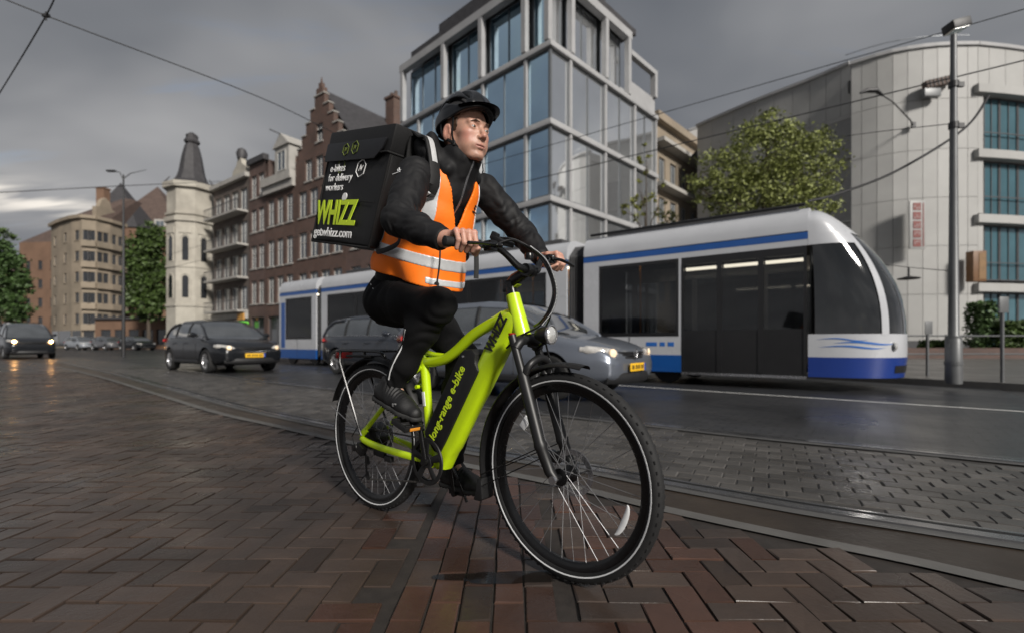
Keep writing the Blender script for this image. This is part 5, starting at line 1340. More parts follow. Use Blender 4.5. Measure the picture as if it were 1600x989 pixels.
        return [(x, y, z) for y, z in pts] + [(x, -y, z) for y, z in pts[-2::-1]]
    fx = [a for a, z in rt if z > K['H'] - .06]; rf, rr_ = max(fx) + .10, min(fx) - .12
    MB().grid([sec(x, -.004) for x in xs]).build('glasshouse', M_cgl, c, smooth='full')
    top = [x for x in xs if rr_ <= x <= rf]
    MB().grid([sec(x, .006)[2:9] for x in top]).build('roof', paint, c, smooth='full')
    ws = [x for x in xs if x >= rf - .01]; rs_ = [x for x in xs if x <= rr_ + .01]
    for s_ in (0, -1):
        gsel = lambda x, i, s_=s_: Vector(sec(x, .006)[i if s_ == 0 else -1 - i])
        MB().sweep([gsel(x, 2 if k else 2) for k, x in enumerate(ws)] + [gsel(ws[-1], 0)], .028, 8).build('windscreen_pillar', paint, c, smooth=True)
        MB().sweep([gsel(x, 2) for x in rs_], .045, 8).build('rear_pillar', paint, c, smooth=True)
        for xb in (-.15 * k_, -1.02 * k_) if kind != 'van' else (.35, -.9):
            MB().sweep([gsel(xb, 0), gsel(xb - .02, 1), gsel(xb - .06, 2)], [(.014, .035)] * 3, 8, up=(0, 1 if s_ else -1, 0)).build('door_pillar', M_cpl, c, smooth=True)
        MB().sweep([gsel(x, 0) + Vector((0, 0, .025)) for x in xs if x < x1 - .08], [(.008, .008)] * len([x for x in xs if x < x1 - .08]), 6).build('window_trim', M_chr if detail else M_cpl, c, smooth=True)
    for s_ in (-1, 1):
        MB().sweep([(.72 * k_, s_ * (W / 2 - .06), 1.0 if kind != 'van' else 1.16), (.72 * k_, s_ * (W / 2 + .07), 1.02 if kind != 'van' else 1.2), (.70 * k_, s_ * (W / 2 + .17), 1.03 if kind != 'van' else 1.22)], [(.03, .03), (.07, .055), (.055, .04)], 10, up=(0, 0, 1)).build('wing_mirror', paint if detail else M_cpl, c, smooth=True)
        for xd in (.66 * k_, -.18 * k_, -.98 * k_):
            p = lambda z, x=xd: Vector((x, s_ * (W / 2 * (.99 if z < .5 else 1.0 if z < .75 else .985) - .002), z))
            MB().sweep([p(.30), p(.45), p(.60), p(.80)], .005, 4).build('door_gap', M_cpl, c)
        for xd in (-.02 * k_, -.84 * k_): MB().sweep([(xd - .10, s_ * (W / 2 + .002), .80), (xd + .08, s_ * (W / 2 + .002), .80)], [(.014, .016)] * 2, 8).build('door_handle', paint, c, smooth=True)
        MB().sweep([(wb_r + .42, s_ * (W / 2 - .002), .30), (wb_f - .42, s_ * (W / 2 - .002), .30)], [(.05, .014)] * 2, 6, up=(0, 0, 1)).build('sill_trim', M_cpl, c)
        # headlamp, tail lamp
        zl_ = .67 if kind != 'van' else .86
        hp = [(hx - .06, s_ * W * .27, zl_ - .015), (hx - .13, s_ * W * .36, zl_ + .01), (hx - .30, s_ * W * .435, zl_ + .035), (hx - .42, s_ * W * .455, zl_ + .045)]
        hl_ = MB().sweep(smooth_path(hp, 4), [(.035, .03)] * 2 + [(.062, .05)] * 8 + [(.045, .04)] * 3, 10, up=(0, 0, 1)).build('headlight', M_hlamp, c, smooth=True)
        if lamps: MB().lathe([(0, 0), (.06, 0), (.055, .02), (0, .035)], (0, 0, 0), 'x', 14).xf(Matrix.Translation((hx - .105 + .055, s_ * W * .345, zl_)) @ Matrix.Rotation(s_ * R(22), 4, 'Z') @ Matrix.Scale(1.0, 4)).build('bulb', lamps, hl_)
        MB().sweep([(-hx + .06, s_ * W * .33, .86), (-hx + .12, s_ * W * .42, .87), (-hx + .32, s_ * W * .475, .88)], [(.06, .03), (.075, .045), (.04, .03)], 10, up=(0, 0, 1)).build('tail_lamp', M_tail, c, smooth=True)
    zg = .64 if kind != 'van' else .80
    gr = MB()
    for k in range(3): gr.sweep([(hx - .085, -W * .28, zg + .035 * (k - 1)), (hx - .015, -W * .15, zg + .035 * (k - 1)), (hx + .005, 0, zg + .035 * (k - 1)), (hx - .015, W * .15, zg + .035 * (k - 1)), (hx - .085, W * .28, zg + .035 * (k - 1))], [(.014, .02)] * 5, 6, up=(0, 0, 1))
    tag(gr.build('grille', M_cpl, c), kind='stuff')
    MB().sweep([(hx - .10, -W * .40, .34), (hx - .005, -W * .22, .33), (hx + .022, 0, .33), (hx - .005, W * .22, .33), (hx - .10, W * .40, .34)], [(.075, .03)] * 5, 8, up=(0, 0, 1)).build('air_intake', M_cpl, c, smooth=True)
    MB().sweep([(-hx + .10, -W * .40, .34), (-hx + .005, -W * .22, .33), (-hx - .01, 0, .33), (-hx + .005, W * .22, .33), (-hx + .10, W * .40, .34)], [(.10, .03)] * 5, 8, up=(0, 0, 1)).build('rear_bumper_trim', M_cpl, c, smooth=True)
    if plate:
        pl = MB().box((hx + .045, 0, .475), (.012, .52, .11)).build('number_plate', M_plate, c, bevel=.004)
        MB().box((hx + .053, .235, .475), (.004, .045, .104)).build('plate_band', M_platb, pl)
        for k, y in enumerate((.17, .115, .035, -.02, -.075, -.155, -.205)): MB().box((hx + .053, y, .475), (.003, .032 if k % 3 else .026, .058)).build('plate_mark', M_cpl, pl)
    if emblem:
        em = MB().lathe([(.062, 0), (.072, 0), (.072, .008), (.062, .008)], (0, 0, 0), 'x', 26, closed=True)
        em.sweep([(.004, -.040, .045), (.004, -.018, -.004), (.004, 0, .045), (.004, .018, -.004), (.004, .040, .045)], .0055, 5); em.sweep([(.004, -.055, .018), (.004, -.024, -.052), (.004, 0, -.008), (.004, .024, -.052), (.004, .055, .018)], .0055, 5)
        em.xf(Matrix.Translation((hx + .012, 0, zg + .015))).build('emblem', M_chr, c)
    # inside: seats seen as dark shapes are hidden by the tinted glass
    return c
P_sil = mat('silver_blue_paint', (0.19, 0.21, 0.25), 0.28, 0.55, var=0.05, scale=3, coat=0.7)
P_est = mat('dark_blue_grey_paint', (0.035, 0.040, 0.052), 0.28, 0.4, var=0.05, scale=3, coat=0.8)
P_blk = mat('black_paint', (0.008, 0.009, 0.011), 0.22, 0.0, var=0.1, scale=3, coat=0.3)
P_wht = mat('pale_paint', (0.30, 0.32, 0.35), 0.3, 0.2, var=0.05, coat=0.6)
P_gry = mat('grey_paint', (0.12, 0.12, 0.13), 0.3, 0.3, var=0.05, coat=0.6)
def car_at(label, front_px, depth, heading, paint, kind, **kw):     # place by the middle of its front end
    L = dict(hatch=4.25, estate=4.55, van=4.9)[kind]; h = Vector(heading).normalized()
    f = Vector(((front_px - 800) / FPX * depth, depth, 0)); return make_car(label, f - h * (L / 2), h, paint, kind, **kw)
car_at('silver hatchback with lit headlamps just behind the front wheel of the bicycle', 992, 6.75, (.80, -.60, 0), P_sil, 'hatch', lamps=M_dim, emblem=True)
car_at('dark blue grey estate car behind the rider\'s legs', 724, 10.9, (.80, -.60, 0), P_est, 'estate')
car_at('black hatchback with yellow plate between the tower and the tram end', 398, 12.9, (.80, -.60, 0), P_blk, 'hatch', lamps=M_dim)
car_at('black van with glowing orange headlamps at the left edge of the road', 52, 24.0, (.80, -.60, 0), P_blk, 'van', lamps=M_warm, plate=False)
for i, (x, d, pt, lb) in enumerate(((128, 52, P_wht, 'pale car parked in front of the cream curved building, leftmost of the three'), (170, 51, P_gry, 'grey car parked before the cream building, between a pale and a dark car'), (214, 50, P_blk, 'small dark car parked under the street tree, rightmost of the three'))):
    make_car(lb, ((x - 800) / FPX * d, d, 0), (.9, -.45, 0), pt, 'hatch', detail=False, plate=False, group='cars parked in front of the far buildings')
# ------------------------------------------------------------------ building kit (local x along the front, y inwards, z up)
I4 = Matrix.Identity(4)
def facade(parent, rects, x0, x1, z0, z1, m, y=0.0, depth=0.2, name='wall', mx=I4):
    xs = sorted(set([x0, x1] + [v for r in rects for v in (r[0], r[1])])); zs = sorted(set([z0, z1] + [v for r in rects for v in (r[2], r[3])]))
    mb = MB()
    for a, b in zip(xs[:-1], xs[1:]):
        for c, d in zip(zs[:-1], zs[1:]):
            cx, cz = (a + b) / 2, (c + d) / 2
            if any(r[0] < cx < r[1] and r[2] < cz < r[3] for r in rects): continue
            mb.add([(a, y, c), (b, y, c), (b, y, d), (a, y, d)], [(0, 1, 2, 3)])
    for a, b, c, d in rects:
        mb.add([(a, y, c), (b, y, c), (b, y, d), (a, y, d), (a, y + depth, c), (b, y + depth, c), (b, y + depth, d), (a, y + depth, d)], [(0, 4, 5, 1), (1, 5, 6, 2), (2, 6, 7, 3), (3, 7, 4, 0)])
    return mb.xf(mx).build(name, m, parent, fix=False)
WCACHE = {}
def window(parent, r, frame_m_, pane_m, y=0.12, nx=2, nz=1, sill=None, fw=0.07, mx=I4, arch=False, blind=None):
    a, b, c, d = r; w, h = b - a, d - c; key = (round(w, 2), round(h, 2), nx, nz, frame_m_.name, pane_m.name, fw, sill.name if sill else 0)
    if key not in WCACHE:
        f = MB()
        for x0, x1, z0, z1 in ((0, w, 0, fw), (0, w, h - fw, h), (0, fw, fw, h - fw), (w - fw, w, fw, h - fw)): f.box2((x0, 0, z0), (x1, .07, z1))
        for k in range(1, nx): f.box2((w * k / nx - fw * .35, .006, fw), (w * k / nx + fw * .35, .064, h - fw))
        for k in range(1, nz): f.box2((fw, .008, h * (1 - .38 * k if nz == 2 else k / nz) - fw * .35), (w - fw, .062, h * (1 - .38 * k if nz == 2 else k / nz) + fw * .35))
        p = MB().add([(fw * .5, .045, fw * .5), (w - fw * .5, .045, fw * .5), (w - fw * .5, .045, h - fw * .5), (fw * .5, .045, h - fw * .5)], [(0, 1, 2, 3)])
        s = MB().box2((-.08, -.20, -.10), (w + .08, .02, -.001)).mesh('sill', sill) if sill else None
        WCACHE[key] = (f.mesh('window', frame_m_), p.mesh('pane', pane_m, fix=False), s)
    fm, pm, sm = WCACHE[key]
    o = link('window', fm, parent); o.matrix_local = mx @ Matrix.Translation((a, y, c))
    link('pane', pm, o)
    if sm: link('sill', sm, o)
    return o
def windows(parent, rects, *a, **k):
    for r in rects: window(parent, r, *a, **k)
def grid_rects(x0, x1, n, w, rows, h):
    out = []
    for z in rows:
        for k in range(n):
            c = x0 + (x1 - x0) * (k + .5) / n; out.append((c - w / 2, c + w / 2, z, z + h))
    return out
def brick_wall_mat(name, c1, c2, mortar, bump=.4):
    m = bpy.data.materials.new(name); m.use_nodes = True; n = m.node_tree.nodes; l = m.node_tree.links; b = n['Principled BSDF']
    tc = n.new('ShaderNodeTexCoord'); sp = n.new('ShaderNodeSeparateXYZ'); cb = n.new('ShaderNodeCombineXYZ'); l.new(tc.outputs['Object'], sp.inputs[0])
    ad = n.new('ShaderNodeMath'); l.new(sp.outputs[0], ad.inputs[0]); l.new(sp.outputs[1], ad.inputs[1]); l.new(ad.outputs[0], cb.inputs[0]); l.new(sp.outputs[2], cb.inputs[1])
    bt = n.new('ShaderNodeTexBrick'); l.new(cb.outputs[0], bt.inputs['Vector'])
    for k, v in (('Color1', (*c1, 1)), ('Color2', (*c2, 1)), ('Mortar', (*mortar, 1))): bt.inputs[k].default_value = v
    bt.inputs['Scale'].default_value = 1; bt.inputs['Brick Width'].default_value = .22; bt.inputs['Row Height'].default_value = .065; bt.inputs['Mortar Size'].default_value = .009
    nz = n.new('ShaderNodeTexNoise'); l.new(tc.outputs['Object'], nz.inputs['Vector']); nz.inputs['Scale'].default_value = .55; nz.inputs['Detail'].default_value = 6
    mx = n.new('ShaderNodeMixRGB'); mx.blend_type = 'OVERLAY'; mx.inputs[0].default_value = .55; l.new(bt.outputs['Color'], mx.inputs[1]); l.new(nz.outputs['Fac'], mx.inputs[2]); l.new(mx.outputs[0], b.inputs['Base Color'])
    b.inputs['Roughness'].default_value = .85
    bp = n.new('ShaderNodeBump'); l.new(bt.outputs['Fac'], bp.inputs['Height']); bp.invert = True; bp.inputs['Strength'].default_value = bump; bp.inputs['Distance'].default_value = .01; l.new(bp.outputs[0], b.inputs['Normal'])
    return m
M_br1 = brick_wall_mat('brown_red_brick', (.115, .058, .042), (.078, .044, .035), (.095, .085, .075))
M_br2 = brick_wall_mat('dark_brick', (.115, .062, .050), (.080, .048, .042), (.10, .09, .08))
M_br3 = brick_wall_mat('grey_brown_brick', (.125, .095, .080), (.085, .068, .060), (.11, .10, .09))
M_cream = mat('cream_stone', (0.42, 0.395, 0.34), 0.8, var=0.18, scale=0.8, bump=0.3, bscale=12, dist=.01, col2=(.34, .315, .27))
M_beige = mat('beige_plaster', (0.27, 0.22, 0.165), 0.85, var=0.15, scale=0.5, bump=0.2, bscale=8, col2=(.215, .18, .135))
M_brwn = mat('brown_stone', (0.16, 0.095, 0.062), 0.85, var=0.2, scale=0.5)
M_slate = mat('slate_roof', (0.045, 0.043, 0.046), 0.6, var=0.35, scale=3, bump=0.5, bscale=5, dist=.02)
M_rooft = mat('brown_tile_roof', (0.085, 0.058, 0.048), 0.75, var=0.3, scale=2, bump=0.6, bscale=6, dist=.02)
M_trim = mat('white_trim', (0.36, 0.345, 0.32), 0.6, var=0.14, scale=1.5)
M_wfr = mat('white_window_frame', (0.40, 0.39, 0.37), 0.5, var=0.08)
M_dfr = mat('dark_window_frame', (0.06, 0.06, 0.065), 0.5, var=0.1)
M_pane = mat('window_glass', (0.12, 0.145, 0.17), 0.06, 0.35, var=0.5, scale=0.35, coat=1)
M_paned = mat('dark_window_glass', (0.02, 0.022, 0.025), 0.08, var=0.4, scale=.5, coat=1)
M_wclad = mat('white_cladding', (0.345, 0.342, 0.332), 0.6, var=0.12, scale=0.35, rand=.04)
M_joint = mat('cladding_joint', (0.24, 0.24, 0.24), 0.7)
M_teal = mat('teal_glass', (0.07, 0.16, 0.195), 0.07, 0.35, var=0.35, scale=.3, coat=1)
M_office = mat('office_concrete', (0.33, 0.33, 0.335), 0.6, var=0.12, scale=.8)
M_skyblueg = mat('blue_sky_tint_glass', (0.60, 0.83, 1.0), 0.035, 1.0, var=0.16, scale=.22, coat=1)  # left front: reflected blue sky put into the pane colour
M_skypaleg = mat('pale_sky_tint_glass', (0.93, 0.95, 0.97), 0.035, 0.92, var=0.14, scale=.22, coat=1)  # same glass on the right front, brighter sky reflection put into its colour
M_offr = mat('office_frame', (0.16, 0.17, 0.18), 0.4, 0.4, var=0.1)

# ------------------------------------------------------------------ glass office block at the corner
gl = empty('office_building', (1.83, 22.9, 0), math.atan2(.721, .693)); tag(gl, 'glass and white stone corner office block with panes coloured as reflected sky, rising behind the rider', 'building')
ROTL = Matrix(((0, -1, 0, 0), (1, 0, 0, 0), (0, 0, 1, 0), (0, 0, 0, 1)))     # for the left front: (x along, y inwards) -> (-?)
# left front runs along local +y with outside at -x: map (a, y, z) -> (y, a, z)
MXL = Matrix(((0, 1, 0, 0), (1, 0, 0, 0), (0, 0, 1, 0), (0, 0, 0, 1)))
bays = {'R': [(0.03, 1.50), (1.67, 4.66), (4.83, 7.82), (7.99, 10.5)], 'L': [(0.03, 1.50), (1.67, 4.66), (4.83, 7.82), (7.99, 10.64), (10.81, 12.5)]}
levels = [(.3, 3.8), (4.15, 7.5), (7.85, 11.17), (11.52, 14.9)]
def glazed(side, a, b, z0, z1, y=.10, npan=None, pm=None):
    mx = I4 if side == 'R' else MXL; pm = pm or (M_skypaleg if side == 'R' else M_skyblueg)
    w = empty('window'); w.parent = gl; n_ = npan or max(1, round((b - a) / 1.4))
    fr_ = MB().box2((a, y - .04, z0), (b, y + .06, z0 + .07)).box2((a, y - .04, z1 - .07), (b, y + .06, z1))
    for k in range(n_ + 1):
        x = a + (b - a) * k / n_; fr_.box2((max(a, x - .025), y - .05, z0 + .07), (min(b, x + .025), y + .06, z1 - .07))
    fr_.xf(mx).build('window_frame', M_offr, w)
    for k in range(n_):
        x0, x1 = a + (b - a) * k / n_ + .03, a + (b - a) * (k + 1) / n_ - .03
        j = random.uniform(-.006, .006)
        p = MB().add([(x0, y + j, z0 + .06), (x1, y - j, z0 + .06), (x1, y - j * .4, z1 - .06), (x0, y + j, z1 - .06)], [(0, 1, 2, 3)]).xf(mx).build('pane', pm, w)
for side in 'RL':
    mx = I4 if side == 'R' else MXL; Lf = 10.6 if side == 'R' else 12.6
    for z0, z1 in levels:
        for a, b in bays[side]: glazed(side, a, b, z0, z1)
        e = bays[side]
        for (a0, b0), (a1, b1) in zip(e[:-1], e[1:]): MB().box2((b0, -.06, z0), (a1, .3, z1)).xf(mx).build('column', M_office, gl)
        MB().box2((e[-1][1], -.06, z0), (Lf, .3, z1)).xf(mx).build('column', M_office, gl)
    for a in (1.4, 4.55, 7.7): pass
for z in (3.8, 7.5, 11.17, 14.9):
    MB().prism([(-.12, -.12), (10.7, -.12), (10.7, .35), (.35, .35), (.35, 12.7), (-.12, 12.7)], z + .03, z + .30, 'z').build('floor_band', M_office, gl, bevel=.02)
MB().box2((.36, .36, .1), (10.5, 12.5, 14.8)).build('core', M_offr, gl)
# set-back top floor behind a stone frame
for side, cols in (('L', (.0, 1.5, 4.7, 8.0, 12.3)), ('R', (1.5, 4.6, 7.0))):
    mx = I4 if side == 'R' else MXL
    for c in cols: MB().box2((c, -.15, 15.25), (c + .28, .15, 18.5)).xf(mx).build('column', M_office, gl)
    E_ = 12.68 if side == 'L' else 7.38
    MB().box2((-.16 if side == 'L' else .26, -.16, 18.5), (E_, .24, 18.95)).xf(mx).build('top_beam', M_office, gl)
    for a, b in ([(.56, 1.45), (1.8, 4.65), (5.0, 7.95), (8.3, 12.25)] if side == 'L' else [(.56, 1.45), (1.8, 4.55), (4.9, 6.95)]): glazed(side, a, b, 15.25, 18.6, y=.5)
MB().box2((.62, .62, 15.25), (7.3, 12.3, 18.9)).build('core', M_offr, gl)
MB().prism([(-.1, -.1), (7.9, -.1), (7.9, 11.4), (-.1, 11.4)], 19.0, 19.35, 'z').build('roof_slab', M_slate, gl); MB().prism([(1.2, 1.2), (6.6, 1.2), (6.6, 10.2), (1.2, 10.2)], 19.351, 21.2, 'z').build('roof', M_slate, gl)
MB().box2((7.6, .1, 15.3), (10.6, .28, 16.3)).build('parapet', M_office, gl); MB().box2((10.3, -.1, 16.3), (10.6, .25, 17.7)).build('column', M_office, gl); MB().box2((7.4, -.1, 17.7), (10.6, .22, 18.0)).build('top_beam', M_office, gl)
MB().box2((7.9, 2.2, 15.3), (10.4, 9.0, 17.6)).build('terrace_room', M_office, gl)
window(gl, (8.3, 9.9, 15.6, 17.2), M_dfr, M_paned, y=2.13)

# ------------------------------------------------------------------ brick houses along the street
def house_base(t, name='house'): return empty(name, (-15.7 - .803 * t, 38 + .595 * t, 0), TRZ)
# stepped gable, 7 m wide, its left edge at t = 2.7
h = house_base(2.7); tag(h, 'brown brick house with stepped gable and finial left of the office block', 'house')
W_ = 7.0; rows = [4.3, 7.6, 10.9, 14.0]
rc = [r for z in rows[:3] for r in grid_rects(.3, W_ - .3, 4, 1.15, [z], 2.1)] + grid_rects(1.2, W_ - 1.2, 3, 1.0, [13.7], 1.7)
facade(h, rc + [(.5, 6.5, .4, 3.2)], 0, W_, 0, 15.6, M_br1)
windows(h, rc, M_wfr, M_pane, nx=2, nz=2, sill=M_trim)
window(h, (.5, 6.5, .4, 3.2), M_dfr, M_paned, nx=4, fw=.1)
aw = (W_ / 2 - .45, W_ / 2 + .45, 16.5, 17.9)
st_ = []
for k, z in enumerate((15.6, 16.5, 17.4, 18.3, 19.2)):
    i_ = .35 + .62 * k
    if k < 3: facade(h, [(aw[0], aw[1], max(z, aw[2]), min(z + .9, aw[3]))] if z + .9 > aw[2] and z < aw[3] else [], i_, W_ - i_, z, z + .9, M_br1, name='gable_step')
    else: facade(h, [], i_, W_ - i_, z, z + .9, M_br1, name='gable_step')
    for s_ in (0, 1):
        x0 = i_ if s_ == 0 else W_ - i_ - .62
        MB().box2((x0 - .06, -.08, z + .9), (x0 + .68, .4, z + .98)).build('coping', M_trim, h)
        MB().box2((x0, .002, z), (x0 + .62 - .002, .38, z + .9)).build('gable_step', M_br1, h) if k > 0 or True else None
window(h, aw, M_wfr, M_pane, nx=2, sill=M_trim)
MB().box2((W_ / 2 - .45, .0, 20.1), (W_ / 2 + .45, .4, 20.7)).box2((W_ / 2 - .2, .05, 20.7), (W_ / 2 + .2, .35, 21.1)).sweep([(W_ / 2, .2, 21.1), (W_ / 2, .2, 21.6)], [.10, .03], 8).build('finial', M_br1, h)
MB().add([(0, .39, 16.2), (W_, .39, 16.2), (W_ / 2, .39, 20.6), (0, 14, 16.2), (W_, 14, 16.2), (W_ / 2, 14, 20.6)], [(0, 2, 5, 3), (1, 4, 5, 2), (3, 5, 4)]).build('roof', M_slate, h)
for k in range(26):          # tile courses on the slope in view
    t_ = (k + .5) / 26; MB().box((W_ - W_ / 2 * t_ + .03, 7.2, 16.24 + 4.4 * t_), (.26, 13.6, .05), Matrix.Rotation(R(51.5), 3, 'Y')).build('tile_course', M_slate, h)
MB().add([(0, .0, 0), (0, 14, 0), (0, 14, 16.2), (0, .0, 16.2)], [(0, 1, 2, 3)]).add([(W_, .0, 0), (W_, 14, 0), (W_, 14, 16.2), (W_, .0, 16.2)], [(0, 1, 2, 3)]).build('side_walls', M_br1, h)
MB().box2((W_ - 3.0, 6.0, 16.0), (W_ - 1.9, 7.0, 22.0)).box2((W_ - 3.1, 5.9, 22.0), (W_ - 1.8, 7.1, 22.2)).build('chimney', M_br1, h)
for x in (-2.75, -2.2): MB().lathe([(.14, 0), (.16, .5), (.12, .55)], (W_ + x, 6.5, 22.2), 'z', 12).build('chimney_pot', M_rooft, h)
MB().box2((-.02, -.25, 3.5), (W_ + .02, .05, 3.95)).build('shop_fascia', M_trim, h)
# low neighbour between it and the office block
h = house_base(-4.32); tag(h, 'lower brick house between the stepped gable and the glass office block', 'house')
rc = grid_rects(.2, 5.9, 3, 1.15, [4.3, 7.6, 10.6], 2.0); facade(h, rc + [(.4, 5.8, .4, 3.2)], 0, 6.1, 0, 13.6, M_br2); windows(h, rc, M_wfr, M_pane, nx=2, nz=2, sill=M_trim); window(h, (.4, 5.8, .4, 3.2), M_dfr, M_paned, nx=4)
MB().add([(0, 0, 13.6), (6.1, 0, 13.6), (6.1, 4, 16.4), (0, 4, 16.4), (6.1, 12, 16.4), (0, 12, 16.4)], [(0, 1, 2, 3), (3, 2, 4, 5)]).build('roof', M_slate, h); MB().box2((-.0, -.25, 13.4), (6.1, -.002, 13.75)).build('cornice', M_trim, h)
# white corniced house with a dormer
h = house_base(7.62); W_ = 4.9; tag(h, 'brick house with white cornice and white dormer next to the stepped gable', 'house')
rc = grid_rects(.15, W_ - .15, 3, 1.05, [4.2, 7.4, 10.9], 2.3); facade(h, rc + [(.4, W_ - .4, .4, 3.1)], 0, W_, 0, 14.3, M_br1); windows(h, rc, M_wfr, M_pane, nx=2, nz=2, sill=M_trim); window(h, (.4, W_ - .4, .4, 3.1), M_dfr, M_paned, nx=3)
MB().box2((0, -.5, 14.3), (W_, .1, 15.0)).box2((.0, -.3, 13.7), (W_, -.003, 14.3)).build('cornice', M_trim, h)
MB().add([(0, .1, 15.0), (W_, .1, 15.0), (W_, 4.5, 18.6), (0, 4.5, 18.6), (W_, 12, 18.6), (0, 12, 18.6), (0, 12, 0), (0, .1, 0), (W_, .1, 0), (W_, 12, 0)], [(0, 1, 2, 3), (3, 2, 4, 5), (0, 3, 5, 6, 7), (1, 8, 9, 4, 2)]).build('roof', M_slate, h)
MB().box2((1.3, .15, 15.1), (3.6, 3.0, 17.6)).build('dormer', M_trim, h); MB().prism([(1.1, 17.6), (3.8, 17.6), (2.45, 18.7)], .0, 3.2).build('dormer_roof', M_trim, h); window(h, (1.8, 3.1, 15.5, 17.2), M_wfr, M_pane, y=.09, nx=2)
MB().sweep([(2.45, .2, 18.6), (2.45, -.9, 18.7)], .05, 6).build('hoist_beam', M_dfr, h)
# narrow dark house
h = house_base(10.65); W_ = 3.0; tag(h, 'narrow dark brick house with flat parapet beside the balconied house', 'house')
rc = grid_rects(.1, W_ - .1, 2, 1.0, [4.3, 7.5, 10.8, 13.9], 2.1); facade(h, rc + [(.3, 2.7, .4, 3.1)], 0, W_, 0, 17.0, M_br2); windows(h, rc, M_wfr, M_pane, nx=2, nz=2, sill=M_trim); window(h, (.3, 2.7, .4, 3.1), M_dfr, M_paned, nx=2)
MB().box2((0, .01, .0), (W_, 12, 17.1)).xf(Matrix.Translation((0, .25, 0))).build('side_walls', M_br2, h); MB().box2((-.08, -.25, 17.0), (W_ + .08, .25, 17.5)).build('parapet', M_slate, h)
# balconied house
h = house_base(18.3); W_ = 7.6; tag(h, 'grey house with pale balconies on every floor between tower and brick houses', 'house')
rows = [3.9, 6.95, 10.0, 13.1]; rc = grid_rects(.2, W_ - .2, 4, 1.35, rows, 2.15); facade(h, rc + [(.4, W_ - .4, .4, 3.0)], 0, W_, 0, 16.1, M_br3); windows(h, rc, M_wfr, M_pane, nx=2, nz=1); window(h, (.4, W_ - .4, .4, 3.0), M_dfr, M_paned, nx=4)
for z in rows:
    MB().box2((.2, -1.0, z - .25), (W_ - .2, -.002, z - .08)).build('balcony_slab', M_trim, h); MB().box2((.2, -1.0, z + .75), (W_ - .2, -.95, z + .82)).build('balcony_rail', M_dfr, h)
    for k in range(26): MB().box2((.25 + k * .285, -.985, z - .08), (.275 + k * .285, -.96, z + .75)).build('baluster', M_dfr, h)
MB().box2((.0, .3, .0), (W_, 12, 16.2)).build('side_walls', M_br3, h); MB().box2((-.1, -.4, 16.1), (W_, .3, 16.5)).build('cornice', M_trim, h)
MB().prism([(4.2, 16.5), (7.2, 16.5), (7.0, 17.2), (6.3, 17.6), (6.0, 18.2), (5.4, 18.2), (5.1, 17.6), (4.4, 17.2)], -.05, .4).build('ornate_gable', M_cream, h); MB().lathe([(.0, 1.1), (.35, .9), (.5, .5), (.4, 0)], (5.7, .2, 18.2), 'z', 14).build('gable_urn', M_slate, h, smooth=True)
MB().box2((.2, -.35, 3.05), (W_ - .2, -.003, 3.6)).build('shop_fascia', M_trim, h)
MB().box2((6.6, -.6, 2.2), (7.6, -.05, 2.75)).build('shop_sign', mat('green_sign', (.12, .45, .05), .4, emis=.25), h); MB().box2((6.3, -.5, 2.9), (7.5, -.36, 3.5)).build('shop_sign', mat('amber_sign', (.5, .25, .05), .5), h)

# ------------------------------------------------------------------ cream tower
tw = empty('tower', (-33.2, 49.8, 0), R(18)); TS = .84; tag(tw, 'cream stone octagonal corner tower with dark pointed roof', 'tower')
def octr(r, z, n=8): r = r * .84 * (.80 if z > 17.39 else 1); return [(r * math.cos(math.pi / n + 2 * math.pi * k / n), r * math.sin(math.pi / n + 2 * math.pi * k / n), z) for k in range(n)]
MB().loft([octr(2.75, 0), octr(2.75, 1.5), octr(2.6, 1.55), octr(2.6, 13.2)]).build('shaft', M_cream, tw)
for z, r, hh in ((4.4, 2.72, .25), (8.3, 2.70, .22), (12.9, 2.85, .45), (13.6, 2.75, .2), (16.3, 3.0, .55)): MB().loft([octr(r, z), octr(r, z + hh)]).build('string_course', M_cream, tw)
MB().loft([octr(2.55, 13.35), octr(2.55, 16.3)]).build('upper_drum', M_cream, tw)
MB().loft([octr(2.9, 16.85), octr(2.2, 17.4), octr(1.75, 18.3), octr(1.35, 20.0), octr(1.0, 21.0), octr(.75, 21.4)]).build('roof', M_slate, tw); MB().loft([octr(1.0, 21.4), octr(1.1, 21.6), octr(.8, 21.9), octr(.85, 22.2), octr(.3, 22.5)]).build('roof_cap', M_slate, tw)
for k in range(8):
    a = 2 * math.pi * k / 8
    if math.sin(a + R(18)) > .3: continue
    m_ = Matrix.Rotation(a, 4, 'Z')
    for z, hgt in ((5.3, 2.2), (9.0, 2.4)):
        arch = [(-.32, z), (.32, z)] + [(.32 * math.cos(R(q)), z + hgt - .32 + .32 * math.sin(R(q))) for q in range(0, 181, 30)]
        MB().prism([(x, zz) for x, zz in arch], 2.38, 2.47, 'x').xf(Matrix.Diagonal((.84, .84, 1, 1)) @ m_).build('window', M_paned, tw)
        big = [(-.5, z - .15), (.5, z - .15)] + [(.5 * math.cos(R(q)), z + hgt - .32 + .5 * math.sin(R(q))) for q in range(0, 181, 30)]
        sr = MB()
        for (p0, p1) in zip(big[1:-1], big[2:]): sr.sweep([(2.43, p0[0], p0[1]), (2.43, p1[0], p1[1])], .07, 6)
        sr.xf(Matrix.Diagonal((.84, .84, 1, 1)) @ m_).build('window_surround', M_cream, tw)
    MB().box2((2.40, -.7, 11.7), (2.50, .7, 12.3)).xf(Matrix.Diagonal((.84, .84, 1, 1)) @ m_).build('carved_panel', M_cream, tw)
for k in range(8): MB().sweep([Vector(octr(2.8, 16.85)[k]), Vector(octr(2.8, 17.6)[k])], [.10, .03], 6).build('roof_finial', M_slate, tw)

